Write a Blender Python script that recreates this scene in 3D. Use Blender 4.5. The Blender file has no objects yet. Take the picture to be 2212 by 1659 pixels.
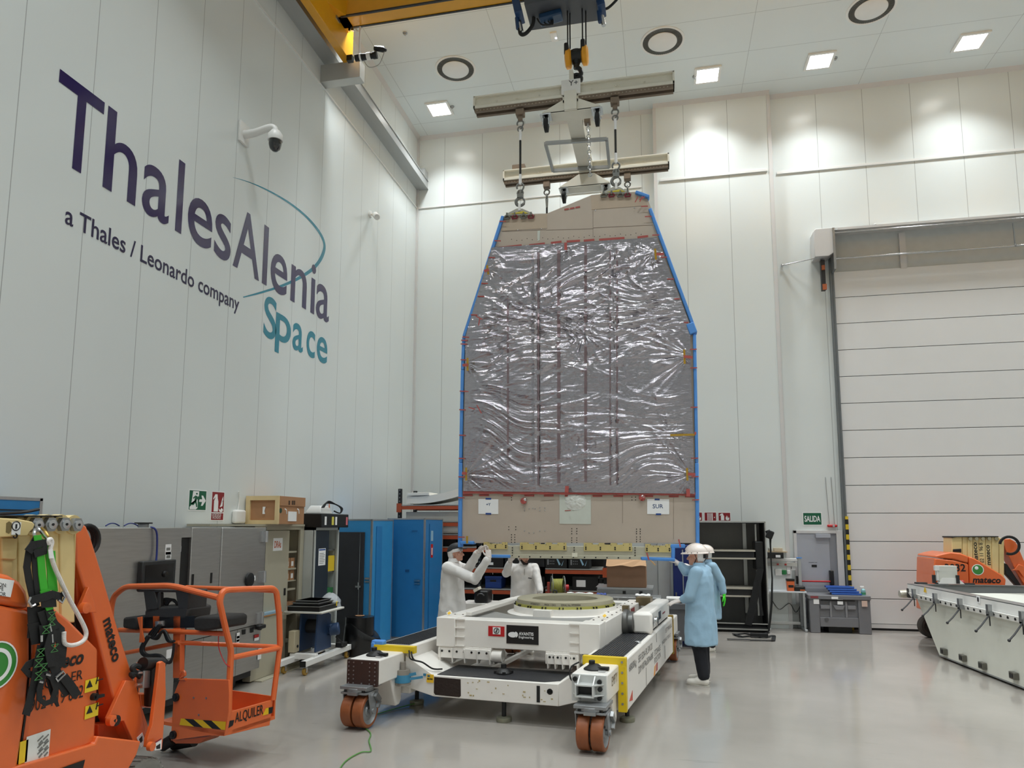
import bpy, bmesh, math, random
import numpy as np
from mathutils import Vector, Matrix, Quaternion, noise as mnoise
random.seed(7)
rng = np.random.default_rng(11)
sc = bpy.context.scene
C = sc.collection
V = Vector

# ------------------------------------------------------------------ camera
CAMZ = 2.05
FPX, CX, CY = 1518.0, 1106.0, 954.5           # focal length and principal point (2212 x 1659 frame)
YAW, PIT, ROL = math.radians(12.09), math.radians(6.79), math.radians(.12)
_r = V((math.cos(YAW), math.sin(YAW), 0)); _f = V((-math.sin(YAW), math.cos(YAW), 0)); _u = V((0, 0, 1))
_f2 = _f*math.cos(PIT) + _u*math.sin(PIT); _u2 = _u*math.cos(PIT) - _f*math.sin(PIT)
CR = _r*math.cos(ROL) + _u2*math.sin(ROL); CU = _u2*math.cos(ROL) - _r*math.sin(ROL); CF = _f2
CAM = V((0, 0, CAMZ))
cd = bpy.data.cameras.new('camera'); cam = bpy.data.objects.new('camera', cd); C.objects.link(cam)
cd.sensor_fit = 'HORIZONTAL'; cd.sensor_width = 36.0; cd.lens = FPX/2212*36
cd.shift_y = (CY-829.5)/2212; cd.shift_x = (1106-CX)/2212
cd.clip_start = .05; cd.clip_end = 200
cam.matrix_world = Matrix(((CR.x, CU.x, -CF.x, 0), (CR.y, CU.y, -CF.y, 0), (CR.z, CU.z, -CF.z, CAMZ), (0, 0, 0, 1)))
sc.camera = cam

# ------------------------------------------------------------------ world, view
w = bpy.data.worlds.new('world'); sc.world = w; w.use_nodes = True
w.node_tree.nodes['Background'].inputs[0].default_value = (.8, .85, .9, 1)
w.node_tree.nodes['Background'].inputs[1].default_value = .05
sc.view_settings.view_transform = 'Standard'; sc.view_settings.look = 'None'
sc.view_settings.gamma = 1.0; sc.view_settings.use_curve_mapping = False
sc.view_settings.exposure = 0.0
try:
    sc.cycles.use_denoising = True
    sc.cycles.max_bounces = 12; sc.cycles.diffuse_bounces = 8; sc.cycles.glossy_bounces = 4
    sc.cycles.sample_clamp_indirect = 4.0
    sc.cycles.caustics_reflective = False; sc.cycles.caustics_refractive = False
except Exception:
    pass
ROOM = dict(xl=-5.72, xr=13.0, yb=15.54, yf=-9.0, zc=11.57)
XL, YB, ZC = -5.72, 15.54, 11.57
LAMP_W = 53.0

# ------------------------------------------------------------------ helpers: photo pixel -> point on a plane
def ray(px, py):
    return CF + CR*((px-CX)/FPX) - CU*((py-CY)/FPX)
def aty(px, py, y): d = ray(px, py); return CAM + d*(y/d.y)
def atx(px, py, x): d = ray(px, py); return CAM + d*(x/d.x)
def atz(px, py, z=0.0): d = ray(px, py); return CAM + d*((z-CAMZ)/d.z)
def atp(px, py, o, n): d = ray(px, py); return CAM + d*((o-CAM).dot(n)/d.dot(n))
def S(c):                       # sRGB 0-255 -> linear
    return tuple(((v/255)/12.92 if v/255 <= .04045 else ((v/255+.055)/1.055)**2.4) for v in c)

# ------------------------------------------------------------------ materials
MATS = {}
def mat(name, col, rough=.5, metal=0.0, var=.04, scale=6.0, bump=0.0, bscale=40.0, spec=.5, coat=0.0, emit=None, alpha=1.0, stretch=None, trans=0.0):
    if name in MATS: return MATS[name]
    m = bpy.data.materials.new(name); m.use_nodes = True
    nt = m.node_tree; n = nt.nodes; b = n['Principled BSDF']
    tc = n.new('ShaderNodeTexCoord'); mp = n.new('ShaderNodeMapping'); nt.links.new(tc.outputs['Object'], mp.inputs[0])
    if stretch: mp.inputs['Scale'].default_value = stretch
    no = n.new('ShaderNodeTexNoise'); no.inputs['Scale'].default_value = scale; no.inputs['Detail'].default_value = 4
    nt.links.new(mp.outputs[0], no.inputs['Vector'])
    lin = S(col)
    mx = n.new('ShaderNodeMix'); mx.data_type = 'RGBA'
    mx.inputs[6].default_value = tuple(max(0, c*(1-var*2)) for c in lin)+(1,)
    mx.inputs[7].default_value = tuple(min(1, c*(1+var*2)) for c in lin)+(1,)
    nt.links.new(no.outputs['Fac'], mx.inputs[0]); nt.links.new(mx.outputs[2], b.inputs['Base Color'])
    b.inputs['Roughness'].default_value = rough; b.inputs['Metallic'].default_value = metal
    b.inputs['Specular IOR Level'].default_value = spec
    if coat: b.inputs['Coat Weight'].default_value = coat; b.inputs['Coat Roughness'].default_value = .1
    if trans: b.inputs['Transmission Weight'].default_value = trans
    if emit: b.inputs['Emission Color'].default_value = S(col)+(1,); b.inputs['Emission Strength'].default_value = emit
    if alpha < 1: b.inputs['Alpha'].default_value = alpha
    if bump:
        n2 = n.new('ShaderNodeTexNoise'); n2.inputs['Scale'].default_value = bscale; n2.inputs['Detail'].default_value = 5
        nt.links.new(mp.outputs[0], n2.inputs['Vector'])
        bp = n.new('ShaderNodeBump'); bp.inputs['Strength'].default_value = bump; bp.inputs['Distance'].default_value = .02
        nt.links.new(n2.outputs['Fac'], bp.inputs['Height']); nt.links.new(bp.outputs[0], b.inputs['Normal'])
    MATS[name] = m; return m

# ------------------------------------------------------------------ mesh builder
class MB:
    def __init__(s): s.v = []; s.f = []; s.m = []; s.mi = 0
    def _add(s, vs, fs):
        k = len(s.v); s.v += [tuple(p) for p in vs]; s.f += [tuple(i+k for i in f) for f in fs]; s.m += [s.mi]*len(fs); return s
    def poly(s, pts): return s._add(pts, [tuple(range(len(pts)))])
    def prism(s, pts, vec):
        n = len(pts); vec = V(vec); a = [V(p) for p in pts]; b = [p+vec for p in a]
        nv = V((0, 0, 0))
        for i in range(n): nv += (a[i]-a[0]).cross(a[(i+1) % n]-a[0])
        if nv.dot(vec) > 0: a.reverse(); b.reverse()
        fs = [tuple(range(n)), tuple(range(2*n-1, n-1, -1))] + [(i, i+n, (i+1) % n+n, (i+1) % n) for i in range(n)]
        return s._add(a+b, fs)
    def box(s, x0, x1, y0, y1, z0, z1):
        x0, x1 = sorted((x0, x1)); y0, y1 = sorted((y0, y1)); z0, z1 = sorted((z0, z1))
        vs = [(x0,y0,z0),(x1,y0,z0),(x1,y1,z0),(x0,y1,z0),(x0,y0,z1),(x1,y0,z1),(x1,y1,z1),(x0,y1,z1)]
        return s._add(vs, [(0,3,2,1),(4,5,6,7),(0,1,5,4),(1,2,6,5),(2,3,7,6),(3,0,4,7)])
    def cbox(s, c, d, rz=0.0, rx=0.0, ry=0.0):
        M = Matrix.Translation(V(c)) @ Matrix.Rotation(rz, 4, 'Z') @ Matrix.Rotation(ry, 4, 'Y') @ Matrix.Rotation(rx, 4, 'X')
        t = MB().box(-d[0]/2, d[0]/2, -d[1]/2, d[1]/2, -d[2]/2, d[2]/2)
        return s._add([M @ V(p) for p in t.v], t.f)
    def bar(s, p, q, w, h=None, up=(0, 0, 1)):
        p, q = V(p), V(q); h = h or w; d = (q-p).normalized(); up = V(up)
        if abs(d.dot(up)) > .98: up = V((0, 1, 0))
        x = d.cross(up).normalized(); z = x.cross(d)
        vs = []
        for e in (p, q):
            vs += [e-x*w/2-z*h/2, e+x*w/2-z*h/2, e+x*w/2+z*h/2, e-x*w/2+z*h/2]
        return s._add(vs, [(0,1,2,3),(7,6,5,4),(0,4,5,1),(1,5,6,2),(2,6,7,3),(3,7,4,0)])
    def tube(s, pts, r, seg=10, closed=False, r1=None):
        pts = [V(p) for p in pts]; n = len(pts); vs = []; prev = None
        for i, p in enumerate(pts):
            if closed: t = pts[(i+1) % n]-pts[i-1]
            else: t = pts[min(i+1, n-1)]-pts[max(i-1, 0)]
            t.normalize()
            if prev is None:
                a = V((0, 0, 1)) if abs(t.z) < .9 else V((1, 0, 0)); x = t.cross(a).normalized()
            else:
                x = (prev - t*prev.dot(t)).normalized()
            prev = x; y = t.cross(x)
            rr = r if r1 is None else r+(r1-r)*i/(n-1)
            if isinstance(r, (list, tuple)): rr = r[i]
            for k in range(seg):
                a = 2*math.pi*k/seg; vs.append(p+x*(rr*math.cos(a))+y*(rr*math.sin(a)))
        fs = []
        for i in range(n if closed else n-1):
            j = (i+1) % n
            for k in range(seg): l = (k+1) % seg; fs.append((i*seg+k, i*seg+l, j*seg+l, j*seg+k))
        if not closed: fs += [tuple(range(seg-1, -1, -1)), tuple((n-1)*seg+k for k in range(seg))]
        return s._add(vs, fs)
    def cyl(s, p, q, r, r1=None, seg=20): return s.tube([p, q], r, seg, r1=r1)
    def lathe(s, prof, o, axis=(0, 0, 1), seg=24, a0=0, a1=2*math.pi):
        o = V(o); ax = V(axis).normalized(); a = V((0, 0, 1)) if abs(ax.z) < .9 else V((1, 0, 0)); x = ax.cross(a).normalized(); y = ax.cross(x)
        full = abs(a1-a0-2*math.pi) < 1e-6; ns = seg if full else seg+1; vs = []
        for (r, h) in prof:
            for k in range(ns):
                t = a0+(a1-a0)*k/seg; vs.append(o+ax*h+x*(r*math.cos(t))+y*(r*math.sin(t)))
        fs = []
        for i in range(len(prof)-1):
            for k in range(seg):
                l = (k+1) % ns; fs.append((i*ns+k, (i+1)*ns+k, (i+1)*ns+l, i*ns+l))
        return s._add(vs, fs)
    def ell(s, c, rad, seg=14, rings=9, M=None):
        vs = []; fs = []; c = V(c); M = M or Matrix.Identity(3)
        for i in range(rings+1):
            th = math.pi*i/rings
            for k in range(seg):
                ph = 2*math.pi*k/seg
                vs.append(c + M @ V((rad[0]*math.sin(th)*math.cos(ph), rad[1]*math.sin(th)*math.sin(ph), rad[2]*math.cos(th))))
        for i in range(rings):
            for k in range(seg):
                l = (k+1) % seg; fs.append((i*seg+k, (i+1)*seg+k, (i+1)*seg+l, i*seg+l))
        return s._add(vs, fs)
    def loft(s, rings, cap=True):
        n = len(rings[0]); vs = [p for r in rings for p in r]; fs = []
        for i in range(len(rings)-1):
            for k in range(n): l = (k+1) % n; fs.append((i*n+k, i*n+l, (i+1)*n+l, (i+1)*n+k))
        if cap: fs += [tuple(range(n-1, -1, -1)), tuple((len(rings)-1)*n+k for k in range(n))]
        return s._add(vs, fs)
    def merge(s, o): return s._add(o.v, o.f)
    def xf(s, M): s.v = [tuple(M @ V(p)) for p in s.v]; return s
    def build(s, name, m, parent=None, bevel=0.0, smooth=35, seg=2):
        return mesh_obj(name, s.v, s.f, m, parent, bevel, smooth, seg, s.m)

WO = {}
def mesh_obj(name, vs, fs, m, parent=None, bevel=0.0, smooth=35, seg=2, mi=None):
    a = np.array([tuple(p) for p in vs], float).reshape(-1, 3)
    c = V(((a.min(0)+a.max(0))/2).tolist())
    me = bpy.data.meshes.new(name); me.from_pydata([tuple(V(p)-c) for p in vs], [], fs)
    ms = m if isinstance(m, (list, tuple)) else [m]
    for x in ms: me.materials.append(x)
    if mi and len(ms) > 1: me.polygons.foreach_set('material_index', mi)
    bm = bmesh.new(); bm.from_mesh(me); bmesh.ops.recalc_face_normals(bm, faces=bm.faces); bm.to_mesh(me); bm.free()
    if smooth:
        me.polygons.foreach_set('use_smooth', [True]*len(me.polygons)); me.set_sharp_from_angle(angle=math.radians(smooth))
    me.update()
    o = bpy.data.objects.new(name, me); C.objects.link(o)
    link(o, c, parent)
    if bevel:
        b = o.modifiers.new('bevel', 'BEVEL'); b.width = bevel; b.segments = seg; b.limit_method = 'ANGLE'; b.angle_limit = math.radians(40)
    return o
def link(o, c, parent):
    WO[o] = V(c)
    if parent is not None: o.parent = parent; o.location = V(c)-WO[parent]
    else: o.location = c
def tag(o, label, cat, group=None, kind=None):
    if kind: o['kind'] = kind
    if label: o['label'] = label
    if cat: o['category'] = cat
    if group: o['group'] = group
    return o
def thing(name, label, cat, loc, group=None):
    o = bpy.data.objects.new(name, None); C.objects.link(o); o.location = loc; o.empty_display_size = .1; WO[o] = V(loc)
    return tag(o, label, cat, group)
def struct(o): o['kind'] = 'structure'; return o
def lab(o, label): o['label'] = label; return o
def dup(root, loc, label, group=None):
    r = root.copy(); C.objects.link(r); r.location = loc; WO[r] = V(loc); r['label'] = label
    if group: r['group'] = group
    for ch in list(root.children):
        c = ch.copy(); C.objects.link(c); c.parent = r
        for g in list(ch.children):
            d = g.copy(); C.objects.link(d); d.parent = c
    return r
def text_mesh(s, bold=0.0, res=3, shear=0.0):
    cu = bpy.data.curves.new('t', 'FONT'); cu.body = s; cu.size = 1; cu.offset = bold; cu.resolution_u = res; cu.fill_mode = 'FRONT'; cu.shear = shear
    o = bpy.data.objects.new('t', cu); C.objects.link(o); bpy.context.view_layer.update()
    me = bpy.data.meshes.new_from_object(o.evaluated_get(bpy.context.evaluated_depsgraph_get()))
    vs = [tuple(v.co) for v in me.vertices]; fs = [tuple(p.vertices) for p in me.polygons]
    bpy.data.objects.remove(o); bpy.data.curves.remove(cu); bpy.data.meshes.remove(me)
    return vs, fs
def text(s, name, m, parent, o, xd, ud, h=None, wid=None, bold=0.0, shear=0.0, off=.0015, fit=None):
    """flat lettering whose lower left corner is o, running along xd, height of the whole line box h, width wid"""
    vs, fs = text_mesh(s, bold, shear=shear); a = np.array(vs); lo = a.min(0); hi = a.max(0)
    xd = V(xd).normalized(); ud = V(ud).normalized(); n = xd.cross(ud)
    sx = sy = None
    if h: sy = h/(hi[1]-lo[1])
    if wid: sx = wid/(hi[0]-lo[0])
    sx = sx or sy; sy = sy or sx
    o = V(o)
    return mesh_obj(name, [o+xd*((p[0]-lo[0])*sx)+ud*((p[1]-lo[1])*sy)+n*off for p in vs], fs, m, parent, smooth=0)
def decal(name, m, parent, o, xd, ud, wd, h, off=.001, th=.0015):
    xd = V(xd).normalized(); ud = V(ud).normalized(); n = xd.cross(ud); o = V(o)+n*off
    return MB().prism([o, o+xd*wd, o+xd*wd+ud*h, o+ud*h], n*th).build(name, m, parent, smooth=0)
def arc(c, x, y, r, a0, a1, n=16): return [V(c)+V(x)*(r*math.cos(a0+(a1-a0)*i/n))+V(y)*(r*math.sin(a0+(a1-a0)*i/n)) for i in range(n+1)]
def rpath(pts, r=.05, n=5):        # polyline with rounded corners
    pts = [V(p) for p in pts]; out = [pts[0]]
    for i in range(1, len(pts)-1):
        a, b, c = pts[i-1], pts[i], pts[i+1]; d1 = (a-b); d2 = (c-b); k = min(r, d1.length*.45, d2.length*.45)
        p, q = b+d1.normalized()*k, b+d2.normalized()*k
        for j in range(n+1): t = j/n; out.append(p*((1-t)**2)+b*(2*t*(1-t))+q*(t*t))
    out.append(pts[-1]); return out
def spline(pts, n=8):
    pts = [V(p) for p in pts]; out = []
    for i in range(len(pts)-1):
        p0 = pts[max(i-1, 0)]; p1 = pts[i]; p2 = pts[i+1]; p3 = pts[min(i+2, len(pts)-1)]
        for j in range(n):
            t = j/n; out.append(.5*((2*p1)+(p2-p0)*t+(2*p0-5*p1+4*p2-p3)*t*t+(3*p1-p0-3*p2+p3)*t**3))
    out.append(pts[-1]); return out
X, Y, Z = V((1, 0, 0)), V((0, 1, 0)), V((0, 0, 1))

# shared materials
WHITE = mat('white_paint', (232, 231, 228), .42, var=.02)
BLACK = mat('black_plastic', (18, 18, 19), .45)
RUBBER = mat('black_rubber', (24, 24, 25), .7, bump=.1)
STEEL = mat('galvanised_steel', (165, 167, 168), .38, .9, scale=14)
CHROME = mat('bright_metal', (200, 202, 204), .2, 1.0)
DARKST = mat('dark_steel', (64, 64, 66), .45, .7)
ORANGE = mat('orange_paint', (224, 106, 50), .32, coat=.3, var=.03)
CREAM = mat('cream_paint', (222, 199, 142), .4, var=.03)
YELLOW = mat('yellow_paint', (228, 186, 22), .4, var=.05)
RED = mat('red_plastic', (190, 30, 34), .4)
REDTAPE = mat('red_tape', (176, 84, 78), .5, var=.1)
BLUEF = mat('blue_foam', (84, 146, 220), .65, var=.04)
PAPER = mat('white_paper', (240, 240, 240), .7, var=.01)
CARD = mat('brown_cardboard', (172, 128, 92), .8, var=.06)
GREENSIGN = mat('green_sign', (10, 92, 62), .4)
REDSIGN = mat('red_sign', (140, 26, 36), .4)
LETTER = mat('black_lettering', (22, 20, 22), .4)
NAVY = mat('navy_vinyl', (40, 26, 82), .16, var=.01, coat=.4)
TEAL = mat('teal_vinyl', (0, 128, 152), .2, var=.01, coat=.3)
ALU = mat('aluminium', (188, 190, 192), .35, .85, scale=20, var=.05)
# ------------------------------------------------------------------ lamps of the hall (recessed square LED panels in the ceiling)
def lamp_source(x, y, parent=None):
    l = bpy.data.lights.new('ceiling_lamp', 'AREA'); l.shape = 'SQUARE'; l.size = .42; l.energy = LAMP_W; l.spread = math.radians(106); l.color = (.93, .985, 1.0)
    o = bpy.data.objects.new('ceiling_lamp', l); C.objects.link(o); link(o, V((x, y, ZC-.045)), parent)
    return o
DIFF = mat('lit_diffuser', (255, 255, 250), .4, emit=9.0)
LX = (-4.82, -1.8, 1.13, 3.36, 6.15, 8.95, 11.6)
LYF = 14.45
lamp_names = {0: 'square recessed ceiling light nearest the left wall', 1: 'square recessed ceiling light hidden behind the lifting beam', 2: 'square recessed ceiling light right of the front lifting beam',
              3: 'square recessed ceiling light third from the right edge wall end', 4: 'square recessed ceiling light above the roller door', 5: 'ceiling light'}
lamp_lab = ['square recessed ceiling light nearest the left wall, beside the first round vent', 'square recessed ceiling light behind the hanging white lifting beam',
            'lit square recessed ceiling light just right of the front lifting beam end', 'lit square recessed ceiling light in the middle of the right-hand three',
            'lit square recessed ceiling light nearest the right edge of the photo']
for i, x in enumerate(LX):
    if i < 5:
        t = thing('ceiling_light', lamp_lab[i], 'ceiling light', (x, LYF, ZC), 'recessed ceiling lights')
        m = MB(); a, b = .27, .22
        for (x0, x1, y0, y1) in ((-a, a, -a, -b), (-a, a, b, a), (-a, -b, -b, b), (b, a, -b, b)): m.box(x+x0, x+x1, LYF+y0, LYF+y1, ZC-.035, ZC+.01)
        m.build('frame', WHITE, t)
        MB().box(x-b, x+b, LYF-b, LYF+b, ZC-.03, ZC-.012).build('diffuser', DIFF, t)
        lamp_source(x, LYF, t)
    else: lamp_source(x, LYF)
for y in (10.6, 6.4, 2.2, -2.0, -6.2):
    for x in LX: lamp_source(x, y)

# ------------------------------------------------------------------ shell materials
def seam_mat(name, col, rough, lines, spec=.5, dark=.55, wscale=.9, bump=.02, metal=0.0):
    """panel material; lines = list of (axis, period, phase, width) in world metres"""
    m = bpy.data.materials.new(name); m.use_nodes = True; nt = m.node_tree; n = nt.nodes; b = n['Principled BSDF']
    g = n.new('ShaderNodeNewGeometry'); sp = n.new('ShaderNodeSeparateXYZ'); nt.links.new(g.outputs['Position'], sp.inputs[0])
    def M(op, a, c=None):
        q = n.new('ShaderNodeMath'); q.operation = op
        for i, v in enumerate((a, c)):
            if v is None: continue
            if isinstance(v, (int, float)): q.inputs[i].default_value = v
            else: nt.links.new(v, q.inputs[i])
        return q.outputs[0]
    acc = None
    for ax, per, ph, wd in lines:
        f = M('PINGPONG', M('ADD', M('SUBTRACT', sp.outputs[ax], ph), per*200), per/2)
        t = M('LESS_THAN', f, wd)
        acc = t if acc is None else M('MAXIMUM', acc, t)
    no = n.new('ShaderNodeTexNoise'); no.inputs['Scale'].default_value = wscale; no.inputs['Detail'].default_value = 3; nt.links.new(g.outputs['Position'], no.inputs['Vector'])
    lin = S(col); mx = n.new('ShaderNodeMix'); mx.data_type = 'RGBA'
    mx.inputs[6].default_value = tuple(c*.975 for c in lin)+(1,); mx.inputs[7].default_value = tuple(min(1, c*1.025) for c in lin)+(1,); nt.links.new(no.outputs['Fac'], mx.inputs[0])
    m2 = n.new('ShaderNodeMix'); m2.data_type = 'RGBA'; m2.inputs[7].default_value = tuple(c*dark for c in lin)+(1,)
    if acc is not None: nt.links.new(acc, m2.inputs[0])
    else: m2.inputs[0].default_value = 0
    nt.links.new(mx.outputs[2], m2.inputs[6]); nt.links.new(m2.outputs[2], b.inputs['Base Color'])
    b.inputs['Roughness'].default_value = rough; b.inputs['Specular IOR Level'].default_value = spec; b.inputs['Metallic'].default_value = metal
    n2 = n.new('ShaderNodeTexNoise'); n2.inputs['Scale'].default_value = 2.2; n2.inputs['Detail'].default_value = 2; nt.links.new(g.outputs['Position'], n2.inputs['Vector'])
    bp = n.new('ShaderNodeBump'); bp.inputs['Strength'].default_value = bump; bp.inputs['Distance'].default_value = .05; nt.links.new(n2.outputs['Fac'], bp.inputs['Height']); nt.links.new(bp.outputs[0], b.inputs['Normal'])
    return m
WALLC = (220, 225, 224)
WL = seam_mat('panel_wall_left', WALLC, .27, [(1, .824, 5.79, .0045)])
WBm = seam_mat('panel_wall_back', WALLC, .24, [(0, .945, 3.48, .0055)])
CEILM = seam_mat('ceiling_panels', (222, 228, 228), .45, [(1, 1.1, 14.95, .006), (0, 2.45, -3.0, .006)], dark=.7)
TRIMM = mat('white_trim', (208, 206, 205), .4, var=.01)
BACKW = mat('white_wall', (214, 215, 213), .4, var=.01)

def floor_mat():
    m = bpy.data.materials.new('epoxy_floor'); m.use_nodes = True; nt = m.node_tree; n = nt.nodes; b = n['Principled BSDF']
    g = n.new('ShaderNodeNewGeometry')
    a = n.new('ShaderNodeTexNoise'); a.inputs['Scale'].default_value = .6; a.inputs['Detail'].default_value = 6; nt.links.new(g.outputs['Position'], a.inputs['Vector'])
    cr = n.new('ShaderNodeValToRGB'); e = cr.color_ramp.elements
    e[0].position = .3; e[0].color = S((150, 145, 138))+(1,); e[1].position = .7; e[1].color = S((166, 160, 153))+(1,)
    nt.links.new(a.outputs['Fac'], cr.inputs[0])
    # scuffs: long thin darker streaks
    mp = n.new('ShaderNodeMapping'); mp.inputs['Scale'].default_value = (1.2, 9, 1); mp.inputs['Rotation'].default_value = (0, 0, .5); nt.links.new(g.outputs['Position'], mp.inputs[0])
    s = n.new('ShaderNodeTexNoise'); s.inputs['Scale'].default_value = 1.0; s.inputs['Detail'].default_value = 8; s.inputs['Roughness'].default_value = .7; nt.links.new(mp.outputs[0], s.inputs['Vector'])
    c2 = n.new('ShaderNodeValToRGB'); e = c2.color_ramp.elements; e[0].position = .62; e[0].color = (0, 0, 0, 1); e[1].position = .8; e[1].color = (1, 1, 1, 1); nt.links.new(s.outputs['Fac'], c2.inputs[0])
    mx = n.new('ShaderNodeMix'); mx.data_type = 'RGBA'; mx.inputs[7].default_value = S((126, 121, 114))+(1,); nt.links.new(c2.outputs[0], mx.inputs[0]); nt.links.new(cr.outputs[0], mx.inputs[6]); nt.links.new(mx.outputs[2], b.inputs['Base Color'])
    r = n.new('ShaderNodeMapRange'); r.inputs[3].default_value = .07; r.inputs[4].default_value = .2; nt.links.new(a.outputs['Fac'], r.inputs[0]); nt.links.new(r.outputs[0], b.inputs['Roughness'])
    b.inputs['Specular IOR Level'].default_value = .5
    w_ = n.new('ShaderNodeTexNoise'); w_.inputs['Scale'].default_value = 1.4; w_.inputs['Detail'].default_value = 3; nt.links.new(g.outputs['Position'], w_.inputs['Vector'])
    bp = n.new('ShaderNodeBump'); bp.inputs['Strength'].default_value = .05; bp.inputs['Distance'].default_value = .05; nt.links.new(w_.outputs['Fac'], bp.inputs['Height']); nt.links.new(bp.outputs[0], b.inputs['Normal'])
    return m
R_ = ROOM
struct(MB().box(R_['xl']-.3, R_['xr']+.3, R_['yf']-.3, YB+.3, -.2, 0).build('floor', floor_mat(), smooth=0))
struct(MB().box(R_['xl']-.3, R_['xr']+.3, R_['yf']-.3, YB+.3, ZC, ZC+.2).build('ceiling', CEILM, smooth=0))
struct(MB().box(XL-.2, XL, R_['yf'], YB, 0, ZC).build('wall_left', WL, smooth=0))
struct(MB().box(R_['xr'], R_['xr']+.2, R_['yf'], YB, 0, ZC).build('wall_right', BACKW, smooth=0))
struct(MB().box(R_['xl'], R_['xr'], R_['yf']-.2, R_['yf'], 0, ZC).build('wall_front', BACKW, smooth=0))
# back wall with the projecting middle bay
BY = 15.35; BX0, BX1 = -.02, 2.49
m = MB().box(XL, R_['xr'], YB, YB+.25, 0, ZC).box(BX0, BX1, BY, YB, 0, ZC)
struct(m.build('wall_back', WBm, smooth=0))
# cornices and the rail at mid height
k = .075
def trim(name, m, ): return struct(m.build(name, TRIMM, smooth=0))
trim('trim_1', MB().prism([(XL, 0, ZC-k), (XL, 0, ZC), (XL+k, 0, ZC)], Y*YB))
trim('trim_2', MB().prism([(XL, YB-k, ZC), (XL, YB, ZC), (XL, YB, ZC-k)], X*(BX0-XL)))
trim('trim_3', MB().prism([(BX0, BY-k, ZC), (BX0, BY, ZC), (BX0, BY, ZC-k)], X*(BX1-BX0)))
trim('trim_4', MB().prism([(BX1, YB-k, ZC), (BX1, YB, ZC), (BX1, YB, ZC-k)], X*(13-BX1)))
zl = 9.755
LEDGE = mat('white_ledge', (224, 224, 222), .4, var=.01)
struct(MB().box(XL+.02, BX0-.3, YB-.022, YB, zl-.03, zl).build('trim_5', LEDGE, smooth=0))
struct(MB().box(BX0+.12, BX1-.1, BY-.03, BY, zl-.03, zl+.02).build('trim_6', LEDGE, smooth=0))
struct(MB().box(BX1+.12, 13, YB-.03, YB, zl-.03, zl+.02).build('trim_7', LEDGE, smooth=0))
struct(MB().box(XL, XL+.02, -8, YB, zl-.03, zl).build('trim_8', LEDGE, smooth=0))
struct(MB().box(XL, XL+.05, YB-.05, YB, 0, ZC-.05).build('trim_9', TRIMM, smooth=0))
struct(MB().box(BX1, BX1+.035, YB-.09, YB, 0, ZC-.06).build('trim_10', TRIMM, smooth=0))
struct(MB().box(BX1-.06, BX1+.012, BY-.012, BY+.1, 0, ZC-.07).build('trim_11', TRIMM, smooth=0))
struct(MB().box(BX0-.012, BX0+.06, BY-.012, BY+.1, 0, ZC-.07).build('trim_12', TRIMM, smooth=0))

# ------------------------------------------------------------------ roller door (door_1): sectional panels, rubber foot, guide, header
DX0 = aty(1797, 640, YB).x+.02; DX1 = 12.0
DOORM = mat('door_panel_white', (222, 221, 220), .38, var=.012, scale=2, bump=.02, bscale=8)
pitch = .583
ys = [644.5, 700.9, 757.3, 814.6, 872.3, 930.7, 989.8]
z0s = [aty(1797+(y-644.5)*.0614, y, YB-.04).z for y in ys]
pitch = (z0s[0]-z0s[-1])/6; zs = z0s[-1]
lines = [zs+pitch*k for k in range(-6, 7)]; lines = [z for z in lines if z > .2]
top = z0s[0]+pitch
DJOINT = mat('door_joint_grey', (120, 120, 122), .5)
edges = [.12]+lines+[top]
d = MB()
for a, b in zip(edges[:-1], edges[1:]): d.box(DX0, DX1, YB-.05, YB-.005, a+.011, b-.003)
door = struct(d.build('door_1', DOORM, bevel=.004, smooth=0))
MB().box(DX0, DX1, YB-.03, YB-.004, .1, top).build('panel_joint', DJOINT, door, smooth=0)
MB().box(DX0, DX1, YB-.06, YB-.004, .045, .12).build('bottom_profile', TRIMM, door)
MB().box(DX0, DX1, YB-.045, YB-.004, 0, .045).build('rubber_seal', RUBBER, door)
g_ = MB().box(DX0-.055, DX0-.01, YB-.09, YB-.002, 0, top+.5).box(DX0-.012, DX0+.02, YB-.1, YB-.055, .0, top+.3)
lab(g_.build('guide_rail', mat('guide_steel', (120, 124, 126), .45, .6), door), 'vertical grey steel guide rail')
# black and yellow edge guard on the lower part of the guide
gm = bpy.data.materials.new('hazard_stripe'); gm.use_nodes = True
def hazard(m, axis2=(0, 0, 1), scale=10):
    nt = m.node_tree; n = nt.nodes; b = n['Principled BSDF']; tc = n.new('ShaderNodeTexCoord'); mp = n.new('ShaderNodeMapping'); mp.inputs['Rotation'].default_value = axis2
    wv = n.new('ShaderNodeTexWave'); wv.inputs['Scale'].default_value = scale; wv.wave_profile = 'SIN'; wv.inputs['Distortion'].default_value = 0; wv.bands_direction = 'Z'
    cr = n.new('ShaderNodeValToRGB'); cr.color_ramp.interpolation = 'CONSTANT'; e = cr.color_ramp.elements; e[0].color = S((18, 18, 18))+(1,); e[1].position = .5; e[1].color = S((214, 184, 40))+(1,)
    nt.links.new(tc.outputs['Object'], mp.inputs[0]); nt.links.new(mp.outputs[0], wv.inputs[0]); nt.links.new(wv.outputs[0], cr.inputs[0]); nt.links.new(cr.outputs[0], b.inputs['Base Color']); b.inputs['Roughness'].default_value = .5
hazard(gm, (0, 0, 0), 1.55)
lab(MB().box(DX0-.02, DX0+.035, YB-.125, YB-.1, .0, 2.25).build('edge_guard', gm, door), 'black and yellow striped edge guard')
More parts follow.
